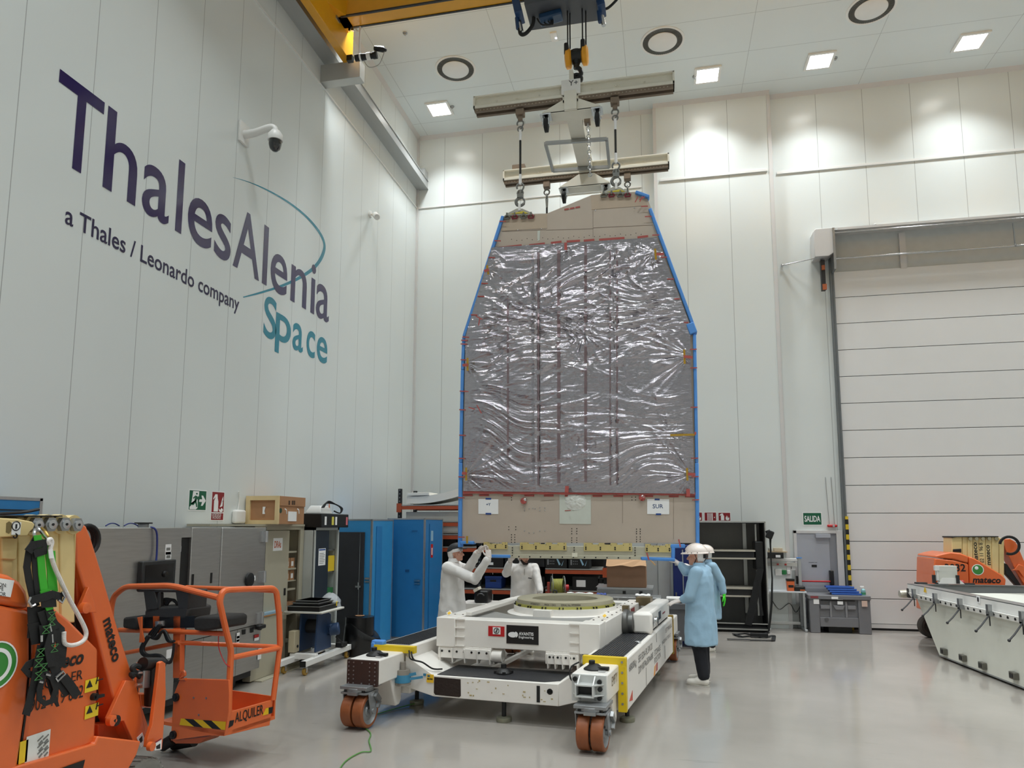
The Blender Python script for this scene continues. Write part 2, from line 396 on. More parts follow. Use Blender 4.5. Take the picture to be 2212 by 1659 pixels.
# header above the door
hz0, hz1 = top-.02, aty(1797, 497, YB-.3).z
hd = thing('door_header', 'pale grey roller door header with shaft, end box and tie rods', 'door header', (DX0+1, YB, top))
MB().box(DX0, DX1, YB-.33, YB-.0, hz1-.02, hz1+.03).build('cover', TRIMM, hd, smooth=0)
MB().box(DX0, DX1, YB-.012, YB-.001, top, hz1-.02).build('back_plate', mat('header_back', (196, 198, 196), .4), hd, smooth=0)
bx = aty(1756, 500, YB-.3).x; bz = aty(1756, 557, YB-.3).z
lab(MB().prism([(bx, YB-.36, bz), (bx, YB-.36, hz1-.02), (bx+.04, YB-.36, hz1+.03), (DX0-.02, YB-.36, hz1+.03), (DX0-.02, YB-.36, bz+.06), (DX0-.12, YB-.36, bz)], Y*.36).build('end_box', TRIMM, hd, bevel=.008), 'pale grey bearing box at the left end')
MB().box(DX0-.03, DX0+.012, YB-.38, YB-.01, bz-.3, hz1+.02).build('end_plate', STEEL, hd)
zr = aty(1800, 559, YB-.2).z
MB().cyl((DX0, YB-.2, zr), (DX1, YB-.2, zr), .02).build('shaft', CHROME, hd)
MB().cyl((DX0, YB-.34, hz1-.08), (DX1, YB-.34, hz1-.08), .014).build('rod', CHROME, hd)
p = aty(1690, 573, YB-.03); q = aty(1765, 557, YB-.3)
MB().cyl(p, q, .012).ell(p, (.03, .03, .03)).build('tie_rod', CHROME, hd)
p = aty(1890, 486, YB-.03); q = aty(1797, 497, YB-.36)
MB().cyl(p, q, .012).ell(p, (.03, .03, .03)).build('tie_rod', CHROME, hd)
p = aty(2188, 482, YB-.34); q = aty(2193, 530, YB-.2)
MB().cyl(p, q, .012).ell(q, (.03, .03, .03)).build('hanger_rod', STEEL, hd)
p = aty(1780, 600, YB-.2)
lab(MB().box(p.x-.06, p.x+.02, YB-.25, YB-.15, p.z-.28, p.z+.38).build('spring_latch', DARKST, hd), 'dark latch with orange blocks')
MB().cbox((p.x-.02, YB-.26, p.z+.2), (.06, .04, .1)).cbox((p.x-.01, YB-.26, p.z-.22), (.08, .04, .12)).build('latch_block', mat('copper_orange', (170, 90, 50), .5), hd)
for (px0, px1, py0) in ((1945, 1962, 560),):
    a = aty(px0, py0, YB-.06); MB().box(a.x, a.x+.12, YB-.06, YB-.004, top-.02, top+.75).build('post', TRIMM, hd, smooth=0)

# ------------------------------------------------------------------ personnel door (door_2)
pa = aty(1719.5, 1152, YB); pb = aty(1805, 1153, YB)
LEAF = mat('grey_door_leaf', (172, 175, 184), .38, var=.015)
d2 = struct(MB().box(pa.x, pb.x-.14, YB-.035, YB-.002, 0.01, pa.z).build('door_2', LEAF, bevel=.003))
MB().box(pa.x-.06, pa.x, YB-.05, YB-.001, 0, pa.z+.06).box(pb.x, pb.x+.12, YB-.06, YB-.001, 0, pa.z+.06).box(pa.x-.06, pb.x+.1, YB-.05, YB-.001, pa.z, pa.z+.06).build('door_frame', TRIMM, d2, bevel=.004)
MB().box(pb.x-.14, pb.x, YB-.02, YB-.002, 0.01, pa.z).build('side_jamb', mat('door_jamb_grey', (140, 142, 148), .4), d2)
MB().box(pb.x-.4, pb.x-.12, YB-.1, YB-.036, pa.z-.09, pa.z-.01).build('door_closer', LEAF, d2, bevel=.005)
hz = aty(1770, 1255, YB).z; hx = aty(1795, 1250, YB-.1).x
MB().cyl((hx-.62, YB-.12, hz), (hx, YB-.12, hz), .017).build('push_bar', RED, d2)
MB().box(hx-.02, hx+.05, YB-.15, YB-.03, hz-.07, hz+.22).box(hx-.66, hx-.6, YB-.14, YB-.03, hz-.06, hz+.1).build('bar_bracket', BLACK, d2, bevel=.01)
q = aty(1751, 1222, YB-.04)
text('evacuation route', 'door_lettering', LETTER, d2, (q.x-.03, YB-.037, q.z+.06), X, Z, wid=.16)
decal('door_sticker', BLACK, d2, (q.x+.02, YB-.036, q.z-.03), X, Z, .1, .05)
# ------------------------------------------------------------------ wall logo
def zl6(x, y): return atx(100+x*.42189, 120+y*.42195, XL)
lg = thing('wall_logo', 'large dark blue and teal company lettering with curved swoosh on left wall', 'logo', (XL, 8, 5.6))
def glyph(ch, yl, yr, z0, z1, m, nm, bold=.0, off=.003):
    vs, fs = text_mesh(ch, bold, 6); a = np.array(vs); lo = a.min(0); hi = a.max(0)
    sx = (yr-yl)/(hi[0]-lo[0]); sy = (z1-z0)/(hi[1]-lo[1])
    return [V((XL+off, yl+(p[0]-lo[0])*sx, z0+(p[1]-lo[1])*sy)) for p in vs], fs
def word(name, m, items, bold):
    vs = []; fs = []
    for ch, a, b, z0, z1 in items:
        v, f = glyph(ch, zl6(*a).y, zl6(*b).y, z0, z1, m, name, bold); k = len(vs); vs += v; fs += [tuple(i+k for i in q) for q in f]
    return mesh_obj(name, vs, fs, m, lg, smooth=0)
zb, zx, zc = 5.60, 6.21, 6.515
word('lettering', NAVY, [('T', (68, 80), (298, 250), zb, zc), ('h', (287, 665), (455, 752), zb, zc), ('a', (487, 760), (624, 860), zb-.01, zx), ('l', (658, 890), (690, 905), zb, zc),
    ('e', (722, 860), (850, 880), zb-.01, zx), ('s', (860, 940), (945, 960), zb-.01, zx)], .008)
word('lettering', NAVY, [('A', (953, 1080), (1088, 1150), zb, zc-.02), ('l', (1103, 1165), (1127, 1177), zb, zc-.01), ('e', (1147, 1130), (1233, 1150), zb-.01, zx),
    ('n', (1248, 1258), (1329, 1300), zb, zx), ('i', (1350, 1310), (1373, 1310), zb, zc-.06), ('a', (1380, 1290), (1445, 1370), zb-.01, zx)], .008)
sb, sx_, st = 4.845, zl6(1410, 1440).z, zl6(1150, 1237).z
word('lettering', TEAL, [('S', (1110, 1415), (1183, 1255), sb-.02, st), ('p', (1173, 1400), (1251, 1430), zl6(1182, 1521).z, sx_), ('a', (1260, 1460), (1312, 1520), sb-.005, sx_),
    ('c', (1331, 1500), (1373, 1550), sb-.005, sx_), ('e', (1384, 1520), (1437, 1560), sb-.005, sx_)], .012)
ta, tb = zl6(94, 850), zl6(986, 1290)
text('a Thales / Leonardo company', 'lettering', mat('tagline_vinyl', (34, 24, 66), .3), lg, (XL, ta.y, 4.945), Y, Z, h=.262, wid=tb.y-ta.y, bold=.012, off=.003)
sw = [(955, 624, .6), (1020, 642, 2), (1100, 674, 4), (1180, 715, 6), (1260, 766, 8), (1330, 824, 10), (1380, 880, 13), (1412, 930, 16), (1424, 975, 18), (1414, 1022, 17), (1385, 1070, 14), (1345, 1107, 12), (1280, 1146, 10), (1200, 1181, 8), (1100, 1213, 6), (1008, 1237, 3)]
c_ = spline([zl6(x, y) for x, y, w_ in sw], 6); wd = [np.interp(i/6, range(len(sw)), [q[2] for q in sw])*.00245 for i in range(len(c_))]
vs = []; fs = []
for i, p in enumerate(c_):
    t = (c_[min(i+1, len(c_)-1)]-c_[max(i-1, 0)]).normalized(); nn = X.cross(t); vs += [V((XL+.0015, 0, 0))+V((0, p.y, p.z))+nn*wd[i], V((XL+.0015, 0, 0))+V((0, p.y, p.z))-nn*wd[i]]
    if i: k = 2*i; fs.append((k-2, k-1, k+1, k))
mesh_obj('swoosh', vs, fs, TEAL, lg, smooth=0)

# ------------------------------------------------------------------ signs on the left wall
def sign(name, label, px0, py0, px1, py1, m, plane='x', rim=.012, at=XL):
    if plane == 'x': a = atx(px0, py0, at); b = atx(px1, py1, at); o = V((at, a.y, b.z)); xd = Y; wd_ = b.y-a.y
    else: a = aty(px0, py0, at); b = aty(px1, py1, at); o = V((a.x, at, b.z)); xd = X; wd_ = b.x-a.x
    h = a.z-b.z; n = xd.cross(Z)
    t = thing(name, label, 'sign', o+xd*wd_/2)
    decal('backing', PAPER, t, o, xd, Z, wd_, h, .0005, .003)
    decal('panel', m, t, o+xd*rim+Z*rim, xd, Z, wd_-2*rim, h-2*rim, .003, .0012)
    def P(u, v): return o+n*.0052+xd*(rim+u*(wd_-2*rim))+Z*(rim+v*(h-2*rim))
    return t, P, xd
def pict(t, P, xd, polys, m, name='pictogram', th=.0008):
    b = MB(); n = xd.cross(Z)
    for pl in polys: b.prism([P(u, v) for u, v in pl], n*th)
    return b.build(name, m, t, smooth=0)
def ellp(cu, cv, ru, rv, n=14): return [(cu+ru*math.cos(2*math.pi*i/n), cv+rv*math.sin(2*math.pi*i/n)) for i in range(n)]
t, P, xd = sign('exit_sign', 'green sign with white running figure and arrow on left wall', 408, 1056.5, 444.5, 1104, GREENSIGN)
pict(t, P, xd, [[(.04, .02), (.04, .14), (.12, .22), (.2, .97), (.55, .97), (.55, .7), (.48, .72), (.5, .1), (.4, .02)], [(.58, .42), (.58, .56), (.76, .56), (.7, .76), (.8, .76), (.98, .49), (.8, .22), (.7, .22), (.76, .42)]], PAPER)
pict(t, P, xd, [ellp(.42, .84, .05, .05), [(.2, .62), (.34, .74), (.44, .72), (.52, .58), (.6, .58), (.6, .52), (.5, .5), (.44, .58), (.42, .44), (.46, .3), (.48, .14), (.42, .14), (.38, .3), (.3, .42), (.24, .3), (.06, .3), (.06, .25), (.26, .24), (.33, .34), (.3, .5), (.32, .64), (.24, .56)]], GREENSIGN, 'running_figure', .0016)
t, P, xd = sign('fire_extinguisher_sign', 'red fire extinguisher sign on left wall with worded strip below it', 457.5, 1060.5, 482, 1125, REDSIGN, rim=.01)
pict(t, P, xd, [[(.16, .3), (.16, .68), (.24, .76), (.24, .82), (.12, .72), (.08, .76), (.24, .92), (.42, .92), (.46, .76), (.52, .66), (.52, .3)], [(.62, .32), (.58, .42), (.7, .36), (.82, .44), (.94, .38), (.9, .3), (.76, .28)], [(.66, .46), (.78, .62), (.92, .74), (.88, .5)], [(.74, .58), (.84, .78), (.92, .86), (.93, .7)], [(0, .245), (0, .275), (1, .275), (1, .245)]], PAPER)
text('EXTINTOR DE', 'lettering', PAPER, t, P(.06, .14), Y, Z, h=.035, wid=.19, off=.002); text('INCENDIOS', 'lettering', PAPER, t, P(.1, .04), Y, Z, h=.035, wid=.17, off=.002)

# ------------------------------------------------------------------ signs on the back wall
t, P, xd = sign('exit_sign', 'green sign reading SALIDA above the grey personnel door', 1733, 1106.5, 1776.5, 1135, GREENSIGN, 'y', .015, YB)
text('SALIDA', 'lettering', PAPER, t, P(.06, .24), X, Z, h=(P(0, .76)-P(0, .24)).z, wid=(P(.94, 0)-P(.06, 0)).x, bold=.02, off=.001)
at_b = BY
t, P, xd = sign('fire_door_sign', 'red square sign with barred hose cabinet, middle of three red signs behind panel', 1520.5, 1106, 1548.5, 1126, REDSIGN, 'y', .012, at_b)
pict(t, P, xd, [[(.24, .02), (.24, .92), (.3, .92), (.3, .02)], [(.36, .02), (.36, .92), (.42, .92), (.42, .02)], [(.48, .02), (.48, .92), (.54, .92), (.54, .02)], [(.6, .02), (.6, .92), (.7, .92), (.7, .02)], ellp(.85, .4, .05, .07)], PAPER)
t, P, xd = sign('fire_extinguisher_sign', 'red square extinguisher and flame sign, rightmost of three above black case', 1550.5, 1106.5, 1579, 1126, REDSIGN, 'y', .012, at_b)
pict(t, P, xd, [[(.2, .05), (.2, .6), (.26, .7), (.1, .62), (.1, .74), (.26, .92), (.38, .92), (.42, .7), (.48, .6), (.48, .05)], [(.62, .1), (.6, .35), (.72, .7), (.7, .4), (.8, .6), (.78, .3), (.9, .45), (.92, .15), (.8, .05)]], PAPER)
t, P, xd = sign('fire_hose_sign', 'red flame sign half hidden by the right edge of the foil panel', 1490, 1106, 1518, 1126, REDSIGN, 'y', .012, at_b)
pict(t, P, xd, [[(.62, .1), (.6, .35), (.72, .7), (.7, .4), (.8, .6), (.78, .3), (.9, .45), (.92, .15), (.8, .05)]], PAPER)
# alarm beacon hanging on two cords
a = aty(1798, 1136, YB-.06); b = aty(1793, 1065, YB-.02)
t = thing('alarm_beacon', 'small red beacon bar hung on two thin cords right of SALIDA sign', 'beacon', a)
MB().cbox((a.x, YB-.05, a.z), (.19, .07, .055)).build('body', RED, t, bevel=.02)
MB().cbox((a.x+.02, YB-.087, a.z), (.04, .01, .04)).build('lens', CHROME, t)
for dx in (-.05, .05): MB().cyl((a.x+dx, YB-.03, a.z+.02), (a.x+dx*1.1-.02, YB-.01, a.z+1.0), .004, seg=6).build('cord', STEEL, t)

# ------------------------------------------------------------------ cameras and access point on the left wall
a = atx(522, 290, XL)
t = thing('dome_camera', 'white wall-mounted dome camera with black glass eye above the lettering', 'security camera', a)
MB().box(XL, XL+.04, a.y-.09, a.y+.13, a.z-.14, a.z+.17).build('wall_plate', WHITE, t, bevel=.01)
MB().tube(spline([(XL+.04, a.y+.02, a.z), (XL+.2, a.y+.02, a.z+.01), (XL+.42, a.y+.02, a.z+.06), (XL+.5, a.y+.02, a.z+.04), (XL+.52, a.y+.02, a.z-.02)], 6), [.06-.001*i for i in range(25)], 12).build('arm', WHITE, t)
MB().lathe([(0, .02), (.06, .015), (.1, -.04), (.105, -.1), (.1, -.13), (0, -.13)], (XL+.52, a.y+.02, a.z-.02)).build('housing', WHITE, t)
MB().lathe([(.085, -.13), (.088, -.19), (.07, -.25), (.03, -.285), (0, -.29)], (XL+.52, a.y+.02, a.z-.02)).build('glass_dome', mat('black_glass', (12, 12, 14), .08, coat=1), t)
a = atx(799, 463, XL)
t = thing('bullet_camera', 'small white bullet camera on the left wall near the back corner', 'security camera', a)
MB().lathe([(0, 0), (.07, 0), (.07, .03), (0, .03)], (XL, a.y, a.z), X).tube([(XL+.02, a.y, a.z), (XL+.1, a.y-.02, a.z-.02)], .025).build('mount', WHITE, t)
MB().lathe([(0, -.1), (.05, -.1), (.065, -.06), (.065, .22), (.05, .24), (0, .235)], (XL+.14, a.y-.03, a.z-.05), V((.45, -.75, -.5))).build('body', WHITE, t)
a = atx(500, 1101, XL); b = atx(522, 1131, XL)
t = thing('access_point', 'small white router box on left wall with thin cable above it', 'router', a)
MB().box(XL, XL+.07, a.y, b.y, b.z, a.z).build('case', WHITE, t, bevel=.03, seg=4)
p = atx(514, 1065, XL); MB().tube(spline([(XL+.015, a.y+.12, a.z-.01), (XL+.012, p.y+.02, p.z-.1), (XL+.015, p.y, p.z), (XL+.03, p.y-.03, p.z+.02)]), .008, 6).build('cable', WHITE, t)

# ------------------------------------------------------------------ ceiling vents, sensor box, sprinklers
for px, py, lb in ((984, 149, 'round white ceiling vent nearest the left wall'), (1431, 89, 'round white ceiling vent above the right end of the lifting beam'), (1882, 18, 'round white ceiling vent cut by the top edge of the photo')):
    c = atz(px, py, ZC); t = thing('ceiling_vent', lb, 'ceiling vent', c, 'round ceiling vents')
    MB().lathe([(.385, 0), (.43, 0), (.43, -.012), (.4, -.02), (.385, -.012)], c, seg=40).build('rim', WHITE, t)
    MB().lathe([(.395, -.004), (.395, -.006), (.2, -.004)], c, seg=40).build('recess', mat('vent_recess', (112, 112, 106), .8), t)
    MB().lathe([(0, -.03), (.27, -.032), (.28, -.026), (.28, -.018), (0, -.018)], c, seg=40).build('disc', WHITE, t)
    m = MB()
    for k in range(60):
        q = 2*math.pi*k/60; e = V((math.cos(q), math.sin(q), 0)); m.bar(c+e*.3+Z*-.012, c+e*.385+Z*-.012, .008, .006)
    m.build('grille', mat('vent_grille', (92, 92, 88), .6), t)
c = atz(1197, 78, ZC); t = thing('ceiling_detector', 'small pale rectangular detector with bright lamp on the ceiling behind the hoist', 'detector', c)
MB().cbox(c-Z*.015, (.13, .26, .03)).build('housing', WHITE, t, bevel=.005)
MB().ell(c+V((.035, .02, -.035)), (.018, .018, .012)).build('indicator', mat('cool_led', (210, 225, 255), .3, emit=6.0), t)
for px, py, lb in ((875, 71, 'left of the crane camera'), (977, 230, 'beside the leftmost ceiling light'), (1500, 165, 'left of the light beside the lifting beam'), (1804, 125, 'right of the middle ceiling light')):
    c = atz(px, py, ZC); tag(MB().lathe([(0, -.05), (.02, -.05), (.025, -.02), (.045, -.012), (.045, 0)], c, seg=12).build('sprinkler', STEEL), 'tiny dark sprinkler head in the ceiling '+lb, 'sprinkler', 'ceiling sprinklers')

# ------------------------------------------------------------------ crane runway along the left wall
RB0, RB1 = 10.2, 10.42; RX = XL+.27
t = thing('crane_runway', 'long grey crane runway beam fixed along the left wall', 'crane beam', (XL, 5, RB0))
RG = mat('runway_grey', (176, 178, 178), .35, .35, var=.03, stretch=(3, .3, 3))
MB().box(XL, RX, -8.5, YB, RB0, RB1).box(RX, RX+.015, -8.5, YB, RB0, RB0+.012).box(RX, RX+.015, -8.5, YB, RB1-.012, RB1).build('beam', RG, t, smooth=0)
MB().box(XL+.16, XL+.22, -8.5, YB-.3, RB1, RB1+.05).build('rail', STEEL, t)
a = aty(700, 138, 10.55); b = aty(777, 168, 10.55)
p0 = aty(697, 137, 10.55)
lab(MB().box(XL, b.x, 10.55, 10.75, 9.78, 10.1).build('cover_box', mat('sheet_steel', (190, 190, 186), .4, .3), t, bevel=.004), 'projecting pale sheet-metal box')
a = atx(918, 372, RX)
MB().box(RX-.12, RX+.0, YB-.25, YB-.0, RB1, RB1+.22).build('end_stop', RG, t)

# overhead crane
GB = 10.5; GY0, GY1 = 9.98, 10.29
YC = mat('crane_yellow', (222, 158, 22), .35, coat=.2)
t = thing('overhead_crane', 'yellow overhead travelling crane bridge across the top of photo', 'crane', (-1, 10.1, GB))
gx0 = atz(735, 55, GB).x
MB().box(gx0, 12.9, GY0+.02, GY1-.02, GB, GB+.75).build('girder', YC, t, smooth=0)
lab(MB().box(gx0+.1, 12.9, GY0-.0, GY0+.035, GB-.012, GB+.012).box(gx0+.15, 12.9, GY1-.035, GY1, GB-.012, GB+.012).build('flange_edge', DARKST, t, smooth=0), 'dark grey flange edges')
MB().box(RX+.16, RX+.3, 6.0, 10.62, GB-.42, GB+.3).build('end_carriage', YC, t, bevel=.006)
MB().prism([(RX+.1, 9.2, GB), (gx0+.2, GY0, GB), (gx0+.2, GY1, GB), (RX+.1, 10.5, GB)], Z*.3).build('gusset', YC, t)
MB().box(gx0-.03, gx0+.05, GY0-.04, GY0+.1, GB-.05, GB+.16).build('end_bracket', STEEL, t); MB().box(gx0+.05, gx0+.11, GY0-.06, GY0+.02, GB+.06, GB+.16).build('buffer', BLACK, t)
for dx in (.13, .19): MB().cyl((gx0+dx, GY1-.02, GB-.07), (gx0+dx, GY1-.02, GB-.01), .022).build('bolt', CHROME, t)
# camera hanging from the crane
c = aty(792, 122, GY1)
t = thing('crane_camera', 'black camera on a white rod hanging under the yellow crane', 'camera', c)
pt = aty(779, 60, GY1)
MB().tube([(pt.x, GY1-.02, GB), (pt.x, GY1-.02, c.z+.03)], .015, 8).tube(arc((pt.x-.02, GY1-.02, GB-.04), X, Z, .05, math.pi, 2*math.pi, 8), .01, 6).build('rod', WHITE, t)
MB().lathe([(0, -.2), (.055, -.2), (.06, -.1), (.05, 0), (.05, .1), (.06, .12), (.06, .18), (0, .18)], c, V((1, .1, .08))).lathe([(0, -.06), (.04, -.06), (.045, .1), (.02, .16), (0, .16)], c+V((.2, 0, .11)), V((.95, 0, -.3))).build('body', BLACK, t)
MB().lathe([(.062, -.12), (.062, -.09)], c, V((1, .1, .08))).build('band', WHITE, t); MB().lathe([(.06, .0), (.06, .07)], c, V((1, .1, .08))).build('band', WHITE, t)
MB().tube(spline([c+V((-.06, 0, -.05)), c+V((.05, 0, -.2)), c+V((.22, 0, -.18)), c+V((.3, 0, -.02)), c+V((.32, 0, .12)), c+V((.2, 0, .16))]), .006, 6).build('cable', mat('grey_cable', (150, 150, 150), .5), t)
lab(MB().cbox(c+V((-.3, 0, .0)), (.1, .08, .1)).build('junction', BLACK, t), 'small black clamp')

# hoist trolley under the girder
hy = 10.12
a = aty(1150, 37, hy); t = thing('hoist_trolley', 'dark hoist trolley with blue motors under the yellow crane girder', 'hoist', (a.x, hy, a.z))
hx0, hx1 = aty(1140, 20, hy).x, aty(1300, 5, hy).x
HZ = a.z
MB().box(hx0, hx1, hy-.3, hy+.3, HZ, HZ+.3).build('frame', mat('hoist_frame', (70, 72, 78), .5), t, bevel=.01)
MB().cyl((hx0+.1, hy, HZ+.25), (hx1-.1, hy, HZ+.25), .2).build('drum', DARKST, t)
BM = mat('motor_blue', (30, 62, 104), .4)
for px, py in ((1120, 25), (1297, 10)):
    c = aty(px, py, hy); MB().cbox(c, (.12, .3, .24), ry=-.2).cyl(c+V((-.02, 0, -.1)), c+V((.0, 0, -.3)), .04).build('wheel_motor', BM, t, bevel=.01)
    lab(MB().cyl(c+V((.02, 0, -.2)), c+V((.05, 0, -.36)), .035).build('shaft_cover', CHROME, t), 'bright metal shaft cover')
c = aty(1190, 38, hy); lab(MB().cbox(c, (.36, .2, .1), ry=-.15).build('gear_motor', mat('motor_blue2', (24, 58, 92), .4), t, bevel=.02), 'blue gear motor below the frame')
MB().tube(spline([aty(1122, 45, hy), aty(1124, 72, hy), aty(1136, 72, hy), aty(1150, 55, hy), aty(1153, 38, hy)]), .03, 8).build('cable', RUBBER, t)
for k in range(3): MB().tube(spline([aty(1160+k*10, 40, hy), aty(1170+k*9, 53-k*1.5, hy), aty(1188+k*3, 52, hy), aty(1190+k*2, 40, hy)]), .012, 6).build('cable', RUBBER, t)
MB().tube(spline([aty(1298, 18, hy), aty(1312, 18, hy), aty(1330, 2, hy), aty(1340, -12, hy)]), .02, 6).build('cable', RUBBER, t)
# hook block on four ropes
by_ = 10.1; c = aty(1245, 122, by_)
t = thing('hook_block', 'yellow and black crane hook block hanging on four steel ropes', 'crane hook', c)
for px in (1226.5, 1231.5, 1258.5, 1266): p = aty(px, 105, by_+(.0 if px in (1226.5, 1258.5) else .06)); MB().cyl(p, (p.x, p.y, HZ+.1), .011, seg=8).build('rope', DARKST, t)
OY = mat('hook_amber', (232, 160, 32), .4)
for px, py in ((1228, 128), (1263.5, 120)):
    p = aty(px, py, by_); MB().lathe([(0, -.055), (.11, -.05), (.145, -.03), (.145, .03), (.11, .05), (0, .055)], p, X).build('sheave_guard', OY, t)
    lab(MB().cbox(p+V((-.02, 0, .1)), (.07, .26, .2)).build('rope_guide', BLACK, t, bevel=.02), 'black rope guide')
MB().cyl(aty(1232, 125, by_), aty(1258, 119, by_), .1).cyl(c+Z*.06, c-Z*.14, .11, .05).build('body', BLACK, t)
MB().cyl(c-Z*.1, c-Z*.2, .045).tube(spline([c+V((0, 0, -.18)), c+V((.05, 0, -.22)), c+V((.07, 0, -.3)), c+V((0, 0, -.36)), c+V((-.06, 0, -.32)), c+V((-.06, 0, -.27))]), [.035]*20+[.03]*15+[.02]*6, 10).build('hook', BLACK, t)
HOOKC = c

# ------------------------------------------------------------------ white lifting frame (spreader)
FY, RY = 9.95, 12.1
BEAM = mat('beam_cream_white', (226, 222, 208), .45, var=.03)
TRACK = mat('track_brown', (128, 112, 96), .55, .2, var=.1)
LF = thing('lifting_beam', 'white H-shaped lifting frame hanging above the foil-wrapped panel', 'lifting beam', (-1.15, 11, 8.4))
def crossbeam(y, pl, pr):
    (xa, za), (xb, zb_) = [(p.x, p.z) for p in (aty(*pl, y), aty(*pr, y))]
    z0 = min(za, zb_); h = .205; m = MB(); dy = .22
    m.box(xa, xb, y, y+dy, z0+h-.025, z0+h).box(xa, xb, y, y+dy, z0, z0+.045).box(xa, xb, y+.05, y+.16, z0, z0+h)
    for x0 in (xa, xb-.03): m.box(x0, x0+.03, y, y+dy, z0, z0+h)
    m.build('crossbeam', BEAM, LF, bevel=.004)
    tr = MB().box(xa+.02, xb-.02, y+.02, y+.07, z0-.05, z0).box(xa+.02, xb-.02, y+.14, y+.19, z0-.05, z0)
    tr = tr.build('track', TRACK, LF, smooth=0); lab(tr, 'brown perforated rail under the beam')
    d = MB(); n = int((xb-xa-.1)/.055)
    for i in range(n): d.cbox((xa+.06+i*.055, y+.018, z0-.03), (.014, .004, .014))
    d.build('hole', mat('hole_light', (170, 160, 145), .7), tr, smooth=0)
    g = MB()
    for f in (.12, .22, .235, .34, .6, .72, .735, .86): g.cyl((xa+(xb-xa)*f, y+.046, z0+.11), (xa+(xb-xa)*f, y+.03, z0+.1), .012, seg=8)
    g.build('bolt', BEAM, LF)
    return xa, xb, z0, h
fx0, fx1, fz, fh = crossbeam(FY, (1022, 227), (1457.5, 179.5))
rx0, rx1, rz_, rh = crossbeam(RY, (1086, 384), (1446, 353))
sx0, sx1 = aty(1213, 200, FY).x, aty(1254, 195, FY).x; scx = (sx0+sx1)/2
lp = MB().box(sx0, sx1, FY-.03, FY-.005, fz+.02, fz+fh+.05).build('end_plate', WHITE, LF, bevel=.004)
text('Y+', 'lettering', LETTER, lp, (scx-.03, FY-.031, fz+fh-.055), X, Z, h=.085)
text(':..:.', 'lettering', mat('faint_print', (170, 168, 160), .6), lp, (sx0+.08, FY-.031, fz+.06), X, Z, h=.02)
MB().box(scx-.13, scx+.11, FY, RY+.2, fz-.1, fz+.12).build('spine', BEAM, LF, bevel=.004)
MB().box(scx-.1, scx+.09, FY-.06, FY-.0, fz-.24, fz+.06).build('column', BEAM, LF, bevel=.004)
MB().box(scx-.03, scx+.03, FY+.02, FY+.3, fz+fh, HOOKC.z-.3).build('lifting_lug', BEAM, LF)
MB().tube(arc((HOOKC.x, by_, HOOKC.z-.38), X, Z, .075, math.pi*1.2, -math.pi*.2, 12), .03, 8, ).build('shackle', BLACK, LF)
def foot(y, apex, base, zt, zbm):
    xa, xb = base; m = MB().prism([(xa, y, zbm), (xb, y, zbm), (xb, y, zbm+.03), (apex[1], y, zt), (apex[0], y, zt), (xa, y, zbm+.03)], Y*.02)
    m.prism([(xa, y+.22, zbm), (xb, y+.22, zbm), (xb, y+.22, zbm+.03), (apex[1], y+.22, zt), (apex[0], y+.22, zt), (xa, y+.22, zbm+.03)], Y*.02)
    m.box(xa, xb, y, y+.24, zbm-.01, zbm+.02); m.build('foot', BEAM, LF, bevel=.003)
def caster(x, y, z, parent, d=.13):
    x0_, y0_, z0_ = x, y, z; x = y = z = 0.0
    m = MB().box(x-.06, x+.06, y-.05, y+.09, z-.015, z).box(x-.035, x-.028, y-.02, y+.05, z-.11, z-.01).box(x+.028, x+.035, y-.02, y+.05, z-.11, z-.01).cyl((x-.045, y+.02, z-.09), (x+.045, y+.02, z-.09), .012)
    Ms = Matrix.Translation(V((x0_, y0_, z0_))) @ Matrix.Scale(1.4, 4)
    k = m.xf(Ms).build('caster', CHROME, parent); MB().lathe([(0, -.022), (.045, -.025), (d/2, -.018), (d/2, .018), (.045, .025), (0, .022)], (x, y+.02, z-.1), X, 20).xf(Ms).build('wheel', RUBBER, k); return k
zf = aty(1178, 246, FY).z; foot(FY, (scx-.14, scx+.12), (aty(1171, 240, FY).x, aty(1297, 233, FY).x), fz-.05, zf)
caster(aty(1178, 246, FY).x, FY+.05, zf, LF, .15); caster(aty(1289, 235, FY).x, FY+.05, zf, LF, .15)
zr_ = aty(1217, 406, RY).z; foot(RY, (scx-.14, scx+.14), (aty(1209, 405, RY).x, aty(1317, 396, RY).x), rz_-.03, zr_)
caster(aty(1217, 405, RY).x, RY+.05, zr_, LF, .16); caster(aty(1308, 400, RY).x, RY+.05, zr_, LF, .16)
# tilted aluminium frame under the spine
zq = fz-.14; cs = [atz(980+x*.28939, y*.28933, zq) for x, y in ((685, 1070), (1142, 1038), (1163, 1246), (742, 1276))]
m = MB()
for i in range(4): m.bar(cs[i], cs[(i+1) % 4], .05)
m.build('guard_frame', STEEL, LF)
k = MB()
for i in range(14): k.tube(arc((scx+.19, 10.6+i*.02, fz-.1-.055*i), X if i % 2 else Y, Z, .03, 0, 2*math.pi, 8)[:-1], .008, 5, closed=True)
k.build('chain', CHROME, LF)
c = V((scx+.18, 10.6, fz-.02)); MB().cbox(c, (.1, .12, .14)).build('chain_hoist', TRACK, LF, bevel=.01)
c = aty(1121, 352, RY+.1); MB().cbox((c.x, RY+.1, rz_+rh+.06), (.24, .12, .1)).build('clamp_block', TRACK, LF, bevel=.01)

